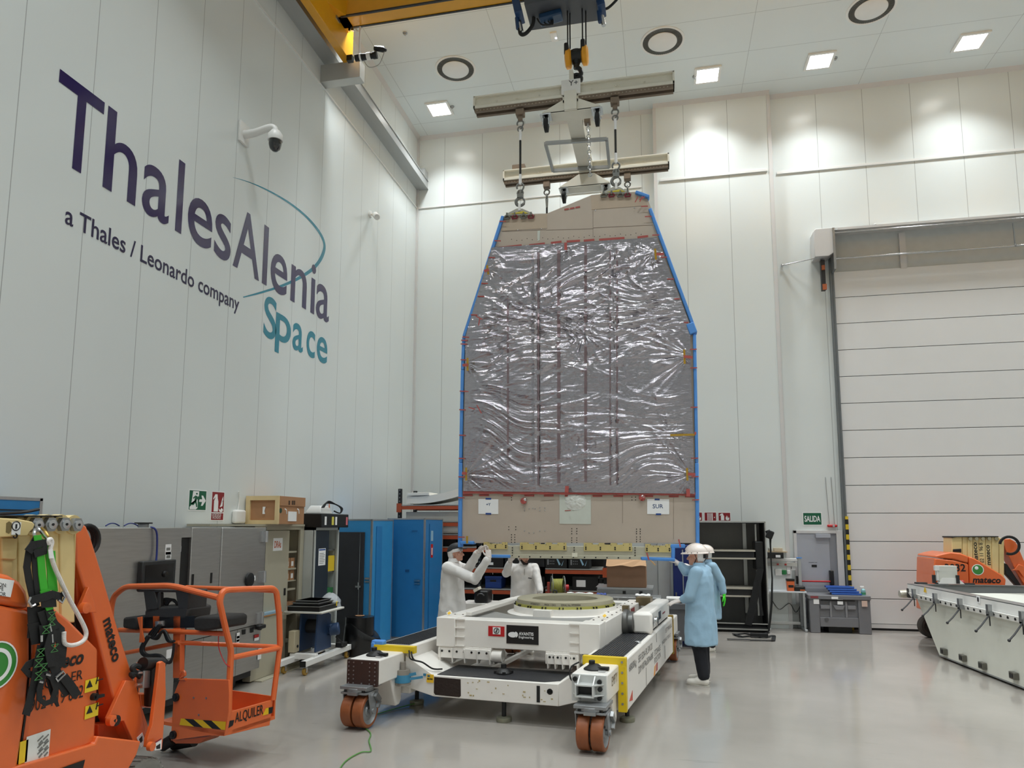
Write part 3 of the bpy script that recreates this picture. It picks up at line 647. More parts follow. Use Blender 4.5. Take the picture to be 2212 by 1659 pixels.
# slings
def sling(label, px, y, ztop, zbot, xb=None, hook=True, ptop=None):
    p = aty(*px, y); x = p.x
    t = thing('lifting_sling', label, 'sling', (x, y, ztop), 'slings under the lifting frame')
    MB().cbox((x, y, ztop-.05), (.13, .12, .1)).cbox((x, y, ztop-.13), (.07, .06, .1)).build('trolley_clamp', TRACK, t, bevel=.008)
    SH = mat('shackle_steel', (128, 128, 124), .4, .8)
    def shackle(z, s=1.0): return MB().tube(arc((x, y, z), X, Z, .05*s, math.pi*1.15, -math.pi*.15, 10)+[V((x, y, z-.1*s))], .013*s, 7).tube(arc((x, y, z-.09*s), X, Z, .04*s, 0, 2*math.pi, 12)[:-1], .013*s, 7, closed=True)
    shackle(ztop-.22).build('shackle', SH, t)
    z1, z2 = ztop-.36, zbot+.42
    MB().cyl((x, y, z1+.03), (x, y, z1-.14), .025, .02, 10).build('sleeve', PAPER, t); MB().cyl((x, y, z1-.1), (x, y, z2+.1), .017, seg=10).build('rope', BLACK, t)
    MB().cyl((x, y, z2+.14), (x, y, z2-.02), .02, .025, 10).build('sleeve', PAPER, t)
    shackle(z2-.06, 1.1).build('shackle', SH, t)
    MB().cyl((x, y, z2-.12), (x, y, z2-.2), .03, seg=10).tube(arc((x, y, z2-.3), X, Z, .065, math.pi*.5, math.pi*2.25, 16), [.026]*8+[.022]*5+[.014]*4, 9).cbox((x, y, z2-.21), (.09, .07, .06)).build('hook', SH, t)
sling('black rope sling at the left end of the front lifting beam', (1124, 225), FY+.1, fz-.065, aty(1124, 452, FY+.1).z)
sling('black rope sling at the right side of the front lifting beam', (1328, 205), FY+.1, fz-.065, aty(1330, 408, FY+.1).z)
def sling2(label, px, y, ztop, zbot):
    p = aty(*px, y); x = p.x; t = thing('lifting_sling', label, 'sling', (x, y, ztop), 'slings under the lifting frame')
    MB().cbox((x, y, ztop-.06), (.12, .12, .12)).build('trolley_clamp', TRACK, t, bevel=.008)
    MB().tube(arc((x, y, ztop-.2), X, Z, .05, 0, 2*math.pi, 12)[:-1], .015, 7, closed=True).tube(arc((x, y, ztop-.29), Y, Z, .05, 0, 2*math.pi, 12)[:-1], .015, 7, closed=True).build('shackle', mat('shackle_steel', (128, 128, 124), .4), t)
    MB().cyl((x, y, ztop-.33), (x, y, ztop-.5), .03, .02, 10).build('sleeve', CHROME, t); MB().cyl((x, y, ztop-.48), (x, y, zbot), .018, seg=10).build('rope', BLACK, t)
sling2('thin rope sling under the rear beam left of its middle, passing behind panel', (1181, 380), RY+.1, rz_-.065, 6.2)
sling2('short sling under the rear beam near its right end', (1355, 370), RY+.1, rz_-.065, 6.4)
# ------------------------------------------------------------------ foil-wrapped panel hanging under the lifting frame
PY = 9.95
def pp(x, y, o=0.0): return aty(x, y, PY-o)
SKIN = mat('panel_skin', (194, 180, 166), .42, .25, var=.04, scale=2.5)
SKIN2 = mat('panel_skin_tan', (190, 172, 152), .45, .2, var=.05)
PN = thing('satellite_panel', 'huge hanging panel wrapped in crinkled silver foil with blue foam edges', 'panel', pp(1250, 1175))
out = [(1087, 468), (1110, 463), (1182, 461), (1279, 421), (1330, 416), (1388, 414), (1400, 432), (1497, 702), (1507, 1173), (998, 1173), (1003, 728)]
MB().prism([pp(*q) for q in out], Y*.05).build('panel_board', SKIN, PN, smooth=0)
th = .004
MB().prism([pp(x, y, .001) for x, y in ((1087, 469), (1182, 462), (1182, 493), (1082, 499))], -Y*th).build('doubler_plate', SKIN2, PN, smooth=0); MB().prism([pp(x, y, .001) for x, y in ((1276, 423), (1330, 417), (1388, 416), (1399, 444), (1278, 453))], -Y*th).build('doubler_plate', SKIN2, PN, smooth=0)
m = MB()
for q in ((1279, 421), (1281, 453), (1281, 500)): pass
for a, b in (((1281, 455), (1281, 512)), ((1180, 497), (1282, 494)), ((1282, 492), (1410, 486)), ((1085, 500), (1180, 496)), ((1170, 1066), (1200, 1066)), ((1345, 1075), (1345, 1130)), ((1198, 1080), (1168, 1082)), ((1455, 1075), (1455, 1165))):
    p, q = pp(*a, .002), pp(*b, .002); m.bar(p, q, .004, .004, up=Y)
m.build('seam_line', mat('seam_brown', (140, 124, 112), .6), PN, smooth=0)
m = MB()
for x0, y0, nx, ny, dx, dy in ((1099, 1138, 2, 2, 15, 6), (1105, 1155, 2, 4, 7, 5.5), (1235, 1142, 2, 3, 11, 5.5), (1235, 1162, 2, 3, 11, 5), (1375, 1143, 2, 3, 8, 5), (1375, 1160, 2, 3, 8, 5), (1105, 1070, 1, 3, 1, 5), (1365, 1068, 2, 3, 8, 6)):
    for i in range(nx):
        for j in range(ny): m.cyl(pp(x0+i*dx, y0+j*dy, .001), pp(x0+i*dx, y0+j*dy, .004), .0075, seg=8)
for i in range(26): m.cyl(pp(1105+i*11.2, 517-i*.55+(3 if i % 3 else 0), .001), pp(1105+i*11.2, 517-i*.55+(3 if i % 3 else 0), .003), .006, seg=6)
m.build('bolt_hole', BLACK, PN, smooth=0)
m = MB()
for x, y in ((1133, 1098), (1143, 1099), (1151, 1098), (1156, 1099), (1166, 1097), (1177, 1097), (1133, 1103), (1166, 1103), (1177, 1103), (1133, 1147), (1143, 1151), (1153, 1151), (1166, 1147), (1177, 1147), (1119, 497), (1169, 494), (1286, 455), (1370, 449)): m.ell(pp(x, y, .004), (.009, .005, .009), 8, 5)
m.build('rivet', CHROME, PN)

# crinkled foil: a grid with ridged folds, stretched between its tie points
def vnoise(x, y, seed):
    xi = np.floor(x).astype(int); yi = np.floor(y).astype(int); xf = x-xi; yf = y-yi
    def h(a, b):
        n = (a*374761393+b*668265263+seed*974711) & 0x7fffffff; n = ((n ^ (n >> 13))*1274126177) & 0x7fffffff; return ((n ^ (n >> 16)) & 0xffff)/65535.0*2-1
    u = xf*xf*xf*(xf*(xf*6-15)+10); v = yf*yf*yf*(yf*(yf*6-15)+10)
    return (h(xi, yi)*(1-u)+h(xi+1, yi)*u)*(1-v)+(h(xi, yi+1)*(1-u)+h(xi+1, yi+1)*u)*v
NU, NV = 380, 620
def edge_x(y, side):
    if side == 'l': return np.interp(y, (535, 728, 1065), (1064, 1007, 1003))
    return np.interp(y, (513, 702, 1065), (1418, 1490, 1500))
U, Vv = np.meshgrid(np.linspace(0, 1, NU), np.linspace(0, 1, NV))
topy = 537+(515-537)*U; boty = 1061+(1067-1061)*U
PYX = topy+(boty-topy)*Vv
PXX = edge_x(PYX, 'l')*(1-U)+edge_x(PYX, 'r')*U
dirs = np.stack([np.array(CF)[k]+np.array(CR)[k]*(PXX-CX)/FPX-np.array(CU)[k]*(PYX-CY)/FPX for k in range(3)], -1)
pt = dirs*(PY/dirs[..., 1:2]); WX = pt[..., 0]; WZ = pt[..., 2]+CAMZ
wx = vnoise(WX*1.3, WZ*1.3, 3)*.5; wz = vnoise(WX*1.1+9, WZ*1.1, 4)*.35
def crest(fx, fz, ang, s, k=3.2):
    c, d = math.cos(ang), math.sin(ang); x = (WX+wx)*c+(WZ+wz)*d; z = -(WX+wx)*d+(WZ+wz)*c
    return np.clip(1-np.abs(vnoise(x*fx, z*fz, s)-.06)*k, 0, 1)*np.clip(.35+1.6*vnoise(x*1.7, z*2.3, s+77), 0, 1)
def ridge(fx, fz, ang, s):
    c, d = math.cos(ang), math.sin(ang); x = (WX+wx)*c+(WZ+wz)*d; z = -(WX+wx)*d+(WZ+wz)*c
    return 1-np.abs(vnoise(x*fx, z*fz, s))*2
up_w = np.clip((WZ-3.9)/.9, 0, 1)
H = .014*ridge(1.1, 5.5, .05, 11)+.010*ridge(2.2, 12, -.08, 12)+.0045*ridge(5, 24, .04, 13)
H = H*(.75-.35*up_w)+(1-.5*up_w)*(.011*crest(1.3, 7, .03, 21)+.008*crest(2.4, 13, -.1, 22)+.008*crest(3, 8, .28, 23)+.005*crest(4, 20, .02, 24))+.02*vnoise(WX*1.1, WZ*1.4, 31)+.012*vnoise(WX*2.3+4, WZ*3.1, 32)+up_w*(.022*ridge(3.0, 6.0, .45, 14)+.013*ridge(5, 9, -.6, 15)+.007*ridge(9, 17, .2, 16))+.002*ridge(14, 30, .3, 17)
for px, py, amp, rad, k in ((1008, 783, .018, 1.5, 16), (1492, 770, .022, 1.8, 18), (1006, 1026, .026, 1.5, 20), (1494, 1026, .026, 1.5, 20), (1265, 725, .014, .8, 14), (1057, 582, .012, .8, 12), (1412, 548, .012, .7, 12), (1225, 525, .012, .5, 12), (1445, 940, .008, .9, 12)):
    p = pp(px, py); dx, dz = WX-p.x, WZ-p.z; r = np.hypot(dx, dz)+1e-3; a = np.arctan2(dz, dx)
    fold = 1-np.abs(vnoise(a*k/math.pi+50, r*.8, px))*2
    H += amp*fold*np.clip(1-r/rad, 0, 1)**1.3*np.clip(r/.12, 0, 1)
for px in (1157, 1322):   # two taped vertical seams stand proud
    xs = pp(px, 800).x; H += .016*np.exp(-((WX-xs)/.035)**2)
    H -= .010*np.exp(-((WX-xs-.055)/.018)**2)
edge = np.minimum(np.minimum(U, 1-U)*8, np.minimum(Vv, 1-Vv)*14); H *= np.clip(edge, .15, 1)
YF = PY-.012-np.clip(H+.03, 0, .14)
# quilted rows of small tufts give the dark dashes
vs = np.stack([WX, YF, WZ], -1).reshape(-1, 3)
fs = [(j*NU+i, j*NU+i+1, (j+1)*NU+i+1, (j+1)*NU+i) for j in range(NV-1) for i in range(NU-1)]
def foil_mat():
    m = bpy.data.materials.new('silver_foil'); m.use_nodes = True; nt = m.node_tree; n = nt.nodes; b = n['Principled BSDF']
    g = n.new('ShaderNodeNewGeometry'); no = n.new('ShaderNodeTexNoise'); no.inputs['Scale'].default_value = 1.2; no.inputs['Detail'].default_value = 4; nt.links.new(g.outputs['Position'], no.inputs['Vector'])
    mx = n.new('ShaderNodeMix'); mx.data_type = 'RGBA'; mx.inputs[6].default_value = S((166, 162, 172))+(1,); mx.inputs[7].default_value = S((186, 182, 186))+(1,); nt.links.new(no.outputs['Fac'], mx.inputs[0]); nt.links.new(mx.outputs[2], b.inputs['Base Color'])
    b.inputs['Metallic'].default_value = .92; b.inputs['Roughness'].default_value = .17
    mp = n.new('ShaderNodeMapping'); mp.inputs['Scale'].default_value = (1, 1, 2.6); nt.links.new(g.outputs['Position'], mp.inputs[0])
    v = n.new('ShaderNodeTexNoise'); v.inputs['Scale'].default_value = 11; v.inputs['Detail'].default_value = 7; v.inputs['Distortion'].default_value = .9; nt.links.new(mp.outputs[0], v.inputs['Vector'])
    bp = n.new('ShaderNodeBump'); bp.inputs['Strength'].default_value = .3; bp.inputs['Distance'].default_value = .03; nt.links.new(v.outputs['Fac'], bp.inputs['Height']); nt.links.new(bp.outputs[0], b.inputs['Normal'])
    return m
FO = mesh_obj('foil_blanket', vs.tolist(), fs, foil_mat(), PN, smooth=180)
# tapes: strips lying on the foil following its surface
def strip(name, m, a, b, wpx, par=PN, o=.09, vert=False, th=.003, wob=0.0):
    n = max(2, int(math.hypot(b[0]-a[0], b[1]-a[1])/14)); bld = MB(); A = []
    for i in range(n+1):
        t = i/n; x = a[0]+(b[0]-a[0])*t; y = a[1]+(b[1]-a[1])*t; j = wob*math.sin(i*2.1+a[0])
        d = V((b[0]-a[0], b[1]-a[1])).normalized(); nx, ny = -d.y, d.x
        A.append((pp(x+nx*(wpx/2+j), y+ny*(wpx/2+j), o), pp(x-nx*(wpx/2-j), y-ny*(wpx/2-j), o)))
    for i in range(n): bld.prism([A[i][0], A[i+1][0], A[i+1][1], A[i][1]], -Y*th)
    return bld.build(name, m, par, smooth=0)
FAINT = mat('faint_red_tape', (138, 120, 124), .35, .6, var=.15)
SEAMT = mat('seam_tape', (170, 166, 160), .35, .4)
for px, y0, y1, wd in ((1163, 545, 1055, 4), (1207, 540, 1050, 7), (1265, 530, 1045, 6), (1333, 528, 1055, 3.5), (1318, 530, 1050, 3), (1097, 640, 990, 4)):
    bld = MB(); y = y0
    while y < y1:      # each run of tape follows the foil surface below it
        seg = []
        for yy in np.arange(y, min(y+60, y1), 7):
            iv = int(np.clip((yy-526)/(1064-526), 0, 1)*(NV-1)); iu = int(np.clip((px-edge_x(yy, 'l'))/(edge_x(yy, 'r')-edge_x(yy, 'l')), 0, 1)*(NU-1))
            yo = PY-YF[iv, iu]+.006; seg.append((pp(px-wd/2, yy, yo), pp(px+wd/2, yy, yo)))
        for i in range(len(seg)-1): bld.poly([seg[i][0], seg[i][1], seg[i+1][1], seg[i+1][0]])
        y += 66
    lab(bld.build('foil_tape', FAINT, PN, smooth=60), 'faint red vertical tape line on the foil')
for a, b in (((1067, 537), (1127, 530)), ((1143, 530), (1177, 526)), ((1190, 525), (1213, 522)), ((1224, 522), (1253, 520)), ((1261, 520), (1284, 518)), ((1294, 518), (1349, 514)), ((1377, 513), (1400, 510))):
    strip('red_tape', REDTAPE, a, b, 4.5, o=.03)
strip('red_tape', REDTAPE, (1000, 1063), (1503, 1067), 6.5, o=.03, wob=.8)
for x in (1010, 1045, 1097, 1143, 1185, 1230, 1290, 1335, 1400, 1455, 1490): strip('red_tape', REDTAPE, (x-10, 1069.5+(x-1000)*.006), (x+11, 1069.5+(x-1000)*.006), 4, o=.006)
KAP = mat('amber_tape', (176, 138, 30), .3, coat=.3)
for k_, r_ in ((((1052, 573), (1055, 593)), ((1046, 586), (1056, 582))), (((1010, 773), (1010, 801)), ((999, 789), (1011, 788))), (((1007, 1010), (1007, 1038)), ((998, 1022), (1008, 1023))), (((1415, 537), (1417, 561)), ((1418, 549), (1434, 549))),
               (((1478, 755), (1479, 786)), ((1477, 770), (1496, 772))), (((1484, 1011), (1485, 1038)), ((1486, 1024), (1502, 1025))), (((1448, 940), (1502, 939)), ((1500, 936), (1504, 936)))):
    lab(strip('amber_tape', KAP, *k_, 4.5, o=.175), 'amber tape tie'); strip('red_tape', REDTAPE, *r_, 6, o=.185)
strip('red_tape', REDTAPE, (1222, 524), (1222, 540), 6, o=.11); strip('red_tape', REDTAPE, (1225, 1050), (1224, 1064), 8, o=.16); strip('red_tape', REDTAPE, (1486, 1056), (1487, 1072), 8, o=.16)
for i in range(3): strip('red_tape', REDTAPE, (1219+i*12, 453-i*2.2), (1229+i*12, 451-i*2.2), 3.2, o=.004)
for a, b in (((1028, 683), (1042, 690)), ((1036, 688), (1034, 703)), ((1030, 875), (1040, 893)), ((1003, 845), (1012, 846)), ((1012, 880), (1026, 884))): strip('red_tape', REDTAPE, a, b, 2.2, o=.16)

# blue foam edging with red ties
def foam(name, pts, wd=.065, dep=.12, par=PN):
    m = MB()
    for a, b in zip(pts[:-1], pts[1:]): m.bar(pp(*a)+Y*.02, pp(*b)+Y*.02, wd, dep, up=Y)
    return m.build(name, BLUEF, par, bevel=.012)
foam('foam_edge', [(1087, 468), (1003, 728), (1000, 800)], .05); foam('foam_edge', [(1000, 800), (996, 1000)], .05); foam('foam_edge', [(996, 1000), (994, 1182)], .055)
foam('foam_edge', [(1404, 452), (1497, 704)], .05); foam('foam_edge', [(1500, 722), (1505, 1000)], .045); foam('foam_edge', [(1505, 1000), (1507, 1180)], .05)
foam('foam_block', [(1490, 700), (1498, 722)], .11, .16); foam('foam_block', [(1373, 417), (1402, 427)], .05, .14)
for t_ in ((1084, 478), (1073, 520), (1060, 556), (1045, 612), (1037, 640), (1022, 680), (1004, 728), (1001, 735), (1000, 743), (1000, 777), (998, 845), (997, 885), (997, 940), (996, 990), (995, 1030), (995, 1075), (995, 1160)):
    strip('red_tie', REDTAPE, (t_[0]-5, t_[1]), (t_[0]+9, t_[1]+.5), 2.4, o=.05)
for t_ in ((1395, 446), (1403, 468), (1419, 508), (1436, 556), (1451, 603), (1463, 646), (1482, 697), (1500, 755), (1501, 795), (1502, 880), (1503, 990), (1504, 1030), (1505, 1080)):
    strip('red_tie', REDTAPE, (t_[0]-10, t_[1]), (t_[0]+5, t_[1]-.5), 2.4, o=.05)
for a, b in (((1372, 437), (1378, 425)), ((1381, 432), (1393, 425)), ((1382, 436), (1388, 424))): strip('red_tie', REDTAPE, a, b, 2, o=.09)

# papers and patches
def paper(nm, m, x0, y0, x1, y1, o=.004, par=PN):
    return MB().prism([pp(x0, y0, o), pp(x1, y0+(x1-x0)*.012, o), pp(x1, y1+(x1-x0)*.012, o), pp(x0, y1, o)], -Y*.002).build(nm, m, par, smooth=0)
BT = mat('blue_tape', (22, 66, 140), .5)
q = lab(paper('paper_note', PAPER, 1033.5, 1078, 1076.5, 1110), 'white paper marked +Y'); text('+Y', 'lettering', mat('ink_blue', (40, 70, 120), .5), q, pp(1050.5, 1092.5, .0065), X, Z, wid=(pp(1060, 1088)-pp(1050.5, 1088)).x, bold=.01)
paper('tape', BT, 1049, 1075.5, 1061, 1079, .007, q); paper('tape', BT, 1049, 1108, 1061, 1111.5, .007, q)
q = lab(paper('paper_note', PAPER, 1398, 1078, 1445.5, 1110.5), 'white paper marked SUR'); text('SUR', 'lettering', MATS['ink_blue'], q, pp(1410, 1098, .0065), X, Z, wid=(pp(1432.5, 1088)-pp(1410, 1088)).x, bold=.005)
paper('tape', BT, 1414, 1077, 1425, 1080.5, .007, q); paper('tape', BT, 1417, 1109, 1428, 1112.5, .007, q)
PATCH = mat('plastic_patch', (204, 208, 198), .35, var=.03)
q = paper('plastic_sheet', PATCH, 1208.5, 1065.5, 1276.5, 1131.5, .004)
c = pp(1243, 1083, .008); m = MB(); prev = None
rings = []
for i in range(9):
    r = .155*(1-i/8); rings.append([c+V((r*math.cos(a), -.02*(1-(1-i/8)**2)-.012*mnoise.noise(V((r*30*math.cos(a), r*30*math.sin(a), 3))), r*math.sin(a)*.8)) for a in np.linspace(0, 2*math.pi, 41)[:-1]])
m.loft(rings, cap=False).build('clear_dome', mat('clear_crinkle', (226, 228, 222), .15, .2, bump=.6, bscale=30), PN, smooth=80)
strip('red_tape', REDTAPE, (1220, 1103), (1233, 1102.5), 1.6, o=.008)
for (cx_, cy_) in ((1131, 1082), (1387, 1075)):
    vs_ = []; m = MB()
    for i in range(7):
        a = i*.9+cx_; d = V((math.cos(a), 0, math.sin(a)))*.045; m.bar(pp(cx_, cy_, .02+.004*i)-d, pp(cx_, cy_, .02+.004*i)+d, .025, .008, up=Y)
    m.build('tape_bundle', REDTAPE, PN, smooth=0); MB().ell(pp(cx_+2, cy_-2, .03), (.035, .02, .03), 9, 6).build('foil_wad', CHROME, PN)
MB().prism([pp(1161, 499, .003), pp(1167, 498, .003), pp(1166, 519, .003), pp(1161, 521, .003)], -Y*.002).build('plastic_strip', PATCH, PN)

# lower brackets and bar
GOLD = mat('gold_bracket', (214, 196, 132), .35, .35, var=.08)
ALB = mat('alodine_bar', (196, 192, 172), .4, .35, var=.05, stretch=(1, 5, 5))
a, b = pp(1062, 1185), pp(1451, 1178); zb0 = pp(1250, 1207).z; zb1 = pp(1250, 1180).z
bar = MB().box(a.x, b.x, PY-.03, PY+.12, zb0, zb1-.0).box(a.x, b.x, PY-.045, PY-.02, zb0, zb0+.05).build('lower_bar', ALB, PN, bevel=.003)
m = MB()
for i in range(16): x = a.x+.1+(b.x-a.x-.2)*i/15; m.cyl((x, PY-.046, zb0+.022), (x, PY-.05, zb0+.022), .01, seg=8)
for px in (1108, 1241, 1372):
    for k in range(4): p = pp(px, 1183+k*5.5); m.cyl((p.x, PY-.032, p.z), (p.x, PY-.05, p.z), .008, seg=8)
m.build('bolt', BLACK, bar)
for x0, x1, y0, y1 in ((1044.6, 1096, 1171, 1186), (1123, 1223.6, 1172, 1188.5), (1261, 1365.5, 1173, 1190.5), (1394, 1450, 1175, 1193)):
    A, B = pp(x0, y1, .05), pp(x1, y1, .05); zt = pp((x0+x1)/2, (y0+y1)/2-(y1-y0)/2, .05).z; zbm = pp((x0+x1)/2, y1, .05).z
    n = 3 if x1-x0 > 80 else 1; pts = [V((A.x, PY-.05, zbm)), V((B.x, PY-.05, zbm)), V((B.x, PY-.05, zt))]
    for k in range(n, 0, -1):
        cx_ = A.x+(B.x-A.x)*k/(n+1); hw = .045 if n == 3 else .1; pts += [V((cx_+hw, PY-.05, zt)), V((cx_+hw-.01, PY-.05, zt-.022)), V((cx_-hw+.01, PY-.05, zt-.022)), V((cx_-hw, PY-.05, zt))]
    pts += [V((A.x, PY-.05, zt))]
    g = MB().prism(pts, Y*.02).build('gold_bracket', GOLD, PN, smooth=0); m = MB()
    for k in range(4 if n == 3 else 3):
        x = A.x+(B.x-A.x)*(k+.15)/(3.3 if n == 3 else 2.3)
        for dz in (.025, .05): m.cyl((x, PY-.051, zbm+dz), (x, PY-.058, zbm+dz), .011, seg=8)
    for k in range(8): x = A.x+.03+(B.x-A.x-.06)*k/7; m.cyl((x, PY-.051, zt-.012 if k % 2 else zt-.03), (x, PY-.054, zt-.012 if k % 2 else zt-.03), .005, seg=6)
    m.build('bolt', BLACK, g, smooth=0)
paper('paper_note', mat('note_cream', (232, 228, 208), .7), 1235.5, 1194, 1247.5, 1203, .055)
# foam guards on the lower corners (held by the crew)
foam('foam_edge', [(1062, 1201), (1104, 1201.5)], .045, .16); foam('foam_edge', [(1385, 1206), (1458, 1208.5)], .045, .2)
foam('foam_edge', [(1448, 1180), (1480, 1179.5)], .05, .16); foam('foam_edge', [(1454, 1182), (1454, 1206)], .05, .16); foam('foam_edge', [(996, 1172), (1025, 1172.5)], .045, .16)
strip('red_tie', REDTAPE, (1397, 1194), (1402, 1210), 3, o=.12); strip('red_tie', REDTAPE, (1466, 1165), (1470, 1182), 3, o=.1); lab(strip('amber_tape', KAP, (1009, 1158), (1009, 1174), 4.5, o=.1), 'amber tape tie')
lab(MB().bar(pp(1405, 1210, .1), pp(1416, 1221, .14), .012).build('swab_stick', mat('wood_stick', (200, 160, 110), .6), PN), 'pale wooden stick hanging from foam')

# lifting brackets bolted to the top edge
def lift_bracket(cx_, cy_, hookpx, slope):
    t = MB().prism([pp(cx_-33, cy_+8+33*slope, .03), pp(cx_+33, cy_+8-33*slope, .03), pp(cx_+25, cy_+2-25*slope, .03), pp(cx_+6, cy_-7, .03), pp(cx_-6, cy_-7, .03), pp(cx_-25, cy_+2+25*slope, .03)], Y*.04)
    b = t.build('lifting_bracket', mat('bracket_grey', (178, 176, 166), .4, .4), PN, bevel=.004)
    MB().bar(pp(cx_, cy_-2, .03), pp(cx_, cy_-16, .03), .035, .02, up=Y).build('link', WHITE, b)
    MB().prism([pp(cx_-20, cy_+5, .034), pp(cx_+20, cy_+4, .034), pp(cx_+8, cy_-1, .034)], -Y*.004).build('sticker', mat('sticker_yellow', (210, 190, 60), .5), b)
    m = MB(); r = MB()
    for i, dx in enumerate((-27, -10, 9, 25)):
        c = pp(cx_+dx, cy_+13-dx*slope, .03)
        (r if i in (1, 3) else m).tube(arc(c, X, Z, .04, 0, math.pi, 10)+[c+V((-.04, 0, -.012)), c+V((.04, 0, -.012))], .011, 7)
        m.bar(pp(cx_+dx, cy_+2-dx*slope, .03), pp(cx_+dx, cy_+9-dx*slope, .03), .025, .02, up=Y)
    m.build('eye_bolt', mat('eyebolt_grey', (120, 120, 112), .45, .6), b); r.build('eye_bolt', mat('eyebolt_red', (120, 24, 44), .45), b)
lift_bracket(1122, 457, None, .03); lift_bracket(1331, 410, None, .015)
# ------------------------------------------------------------------ white tilting transport trolley
TEX = V((math.cos(math.radians(-5.2)), math.sin(math.radians(-5.2)), 0)); TEY = V((math.cos(math.radians(82)), math.sin(math.radians(82)), 0)); TO = V((-.39, 7.3, 0))
TM = Matrix(((TEX.x, TEY.x, 0, TO.x), (TEX.y, TEY.y, 0, TO.y), (0, 0, 1, 0), (0, 0, 0, 1)))
def T(u, v, z): return TM @ V((u, v, z))
TW = mat('trolley_white', (236, 232, 226), .36, var=.025, coat=.15)
MATB = mat('ribbed_mat', (44, 45, 48), .5, bump=.15, bscale=60)
TR = thing('transport_trolley', 'white steel tilting transport trolley on brown twin casters under the panel', 'trolley', T(-1.4, 1.8, 0))
def TB(name, m, mt, par=TR, bevel=0.0, smooth=35): return m.xf(TM).build(name, mt, par, bevel, smooth)
BW = .43; UL = -2.8; VL = 3.5; ZB, ZT = .22, .73
chip = mat('worn_dark', (40, 26, 20), .7, bump=.3)
for u0, nm in ((UL, 'left'), (-BW, 'right')):
    b = TB('side_beam', MB().box(u0, u0+BW, .03, VL, ZB, ZT), TW, bevel=.018)
    TB('ribbed_mat', MB().box(u0+.05, u0+BW-.05, .08, VL-.1, ZT, ZT+.006), MATB, b)
    r = MB()
    for k in range(12): r.box(u0+.06+k*.027, u0+.07+k*.027, .1, VL-.12, ZT+.006, ZT+.011)
    TB('mat_rib', r, MATB, b, smooth=0)
# yellow end plates
YP = mat('yellow_plate', (222, 190, 24), .4, var=.06)
p = TB('end_plate', MB().box(-.44, .0, -.03, .03, .655, .745).box(-.085, .0, -.03, .03, .22, .66), YP, bevel=.004); lab(p, 'yellow angle-shaped end plate')
p2 = TB('end_plate', MB().box(UL+.01, UL+.5, -.04, .03, .66, .735), YP, bevel=.004); lab(p2, 'yellow bar-shaped end plate')
TB('foam_cap', MB().box(UL-.03, UL+.12, -.03, .05, .72, .78).box(UL-.03, UL+.02, -.04, .05, .62, .76), BLUEF, bevel=.015)
for v_ in (VL,): lab(TB('end_plate', MB().box(-.44, .01, v_, v_+.05, .66, .75).box(-.07, .01, v_, v_+.05, .2, .68), mat('worn_yellow', (150, 122, 40), .6, var=.2), bevel=.004), 'worn yellow rear end plate')
m = MB()
for z_ in (.3, .4, .5, .6, .7): m.cyl((-.04, -.032, z_), (-.04, -.036, z_), .012, seg=8)
TB('bolt', m, STEEL, p)
# heads with casters
POLY = mat('polyurethane_brown', (142, 80, 44), .5, var=.12, scale=9, bump=.08)
HUB = mat('hub_grey', (150, 152, 154), .4, .6)
def caster_big(u, v, rot, seed):
    cz = .178; R = .168
    t = MB().box(u-.15, u+.15, v-.13, v+.17, .4, .43).cyl((u, v, .375), (u, v, .41), .14).box(u-.145, u+.145, v-.12, v+.12, .352, .372)
    for s in (-1, 1): t.prism([(u+s*.14, v-.08, .36), (u+s*.14, v+.1, .36), (u+s*.14, v+.04, cz-.03), (u+s*.14, v-.03, cz-.03)], (s*.012, 0, 0))
    t.cyl((u-.165, v, cz), (u+.165, v, cz), .025)
    c = TB('caster', t, HUB, bevel=.003); lab(c, 'grey caster fork')
    for s in (-1, 1):
        o = u+s*.066
        w_ = MB().lathe([(R-.035, -.056), (R-.008, -.056), (R, -.046), (R, .046), (R-.008, .056), (R-.035, .056)], (o, v, cz), X, 36)
        wobj = TB('wheel', w_, POLY, c); lab(wobj, 'brown polyurethane wheel')
        TB('hub', MB().lathe([(0, -.05), (.05, -.05), (.06, -.035), (.1, -.03), (.132, -.05), (R-.034, -.054), (R-.034, .054), (.132, .05), (.1, .03), (.06, .035), (.05, .05), (0, .05)], (o, v, cz), X, 28), HUB, wobj)
    TB('brake_lever', MB().bar((u+.17, v+.02, .34), (u+.17, v+.1, .26), .03, .05).bar((u+.17, v+.1, .26), (u+.17, v+.06, .2), .03, .03), STEEL, c); TB('lock_bar', MB().bar((u-.05, v-.14, .365), (u+.06, v-.14, .365), .03, .03), STEEL, c)
    TB('bolt', MB().cyl((u+.1, v-.1, .345), (u+.1, v-.1, .405), .018, seg=8).cyl((u-.1, v-.1, .345), (u-.1, v-.1, .405), .018, seg=8), BLACK, c)
def head(u0, u1, v0, v1, z0=.42, z1=.675):
    m = MB().box(u0, u1, v0, v1, z0, z1)
    m.prism([(u1-.03, v1-.25, .44), (u1-.03, v1, .44), (u1-.03, v1, .17), (u1-.03, v1-.04, .12), (u1-.03, v1-.12, .12)], (-(u1-u0)+.06, 0, 0))
    return TB('caster_head', m, TW, bevel=.015)
h1 = head(-2.77, -2.43, -.55, 0); h2 = head(-.41, -.075, -.55, 0); h3 = head(-.4, -.02, VL+.04, VL+.75); head(-2.75, -2.4, VL+.04, VL+.6)
caster_big(-2.62, -.58, 0, 1); caster_big(-.2, -.6, 0, 2); caster_big(-.13, VL+.55, 0, 3); caster_big(-2.55, VL+.4, 0, 4)
pl = TB('cover_plate', MB().box(-2.775, -2.425, -.585, -.552, .415, .67), mat('brown_plate', (62, 42, 36), .45, var=.1), h1, bevel=.003); lab(pl, 'dark brown bolted cover plate')
m = MB()
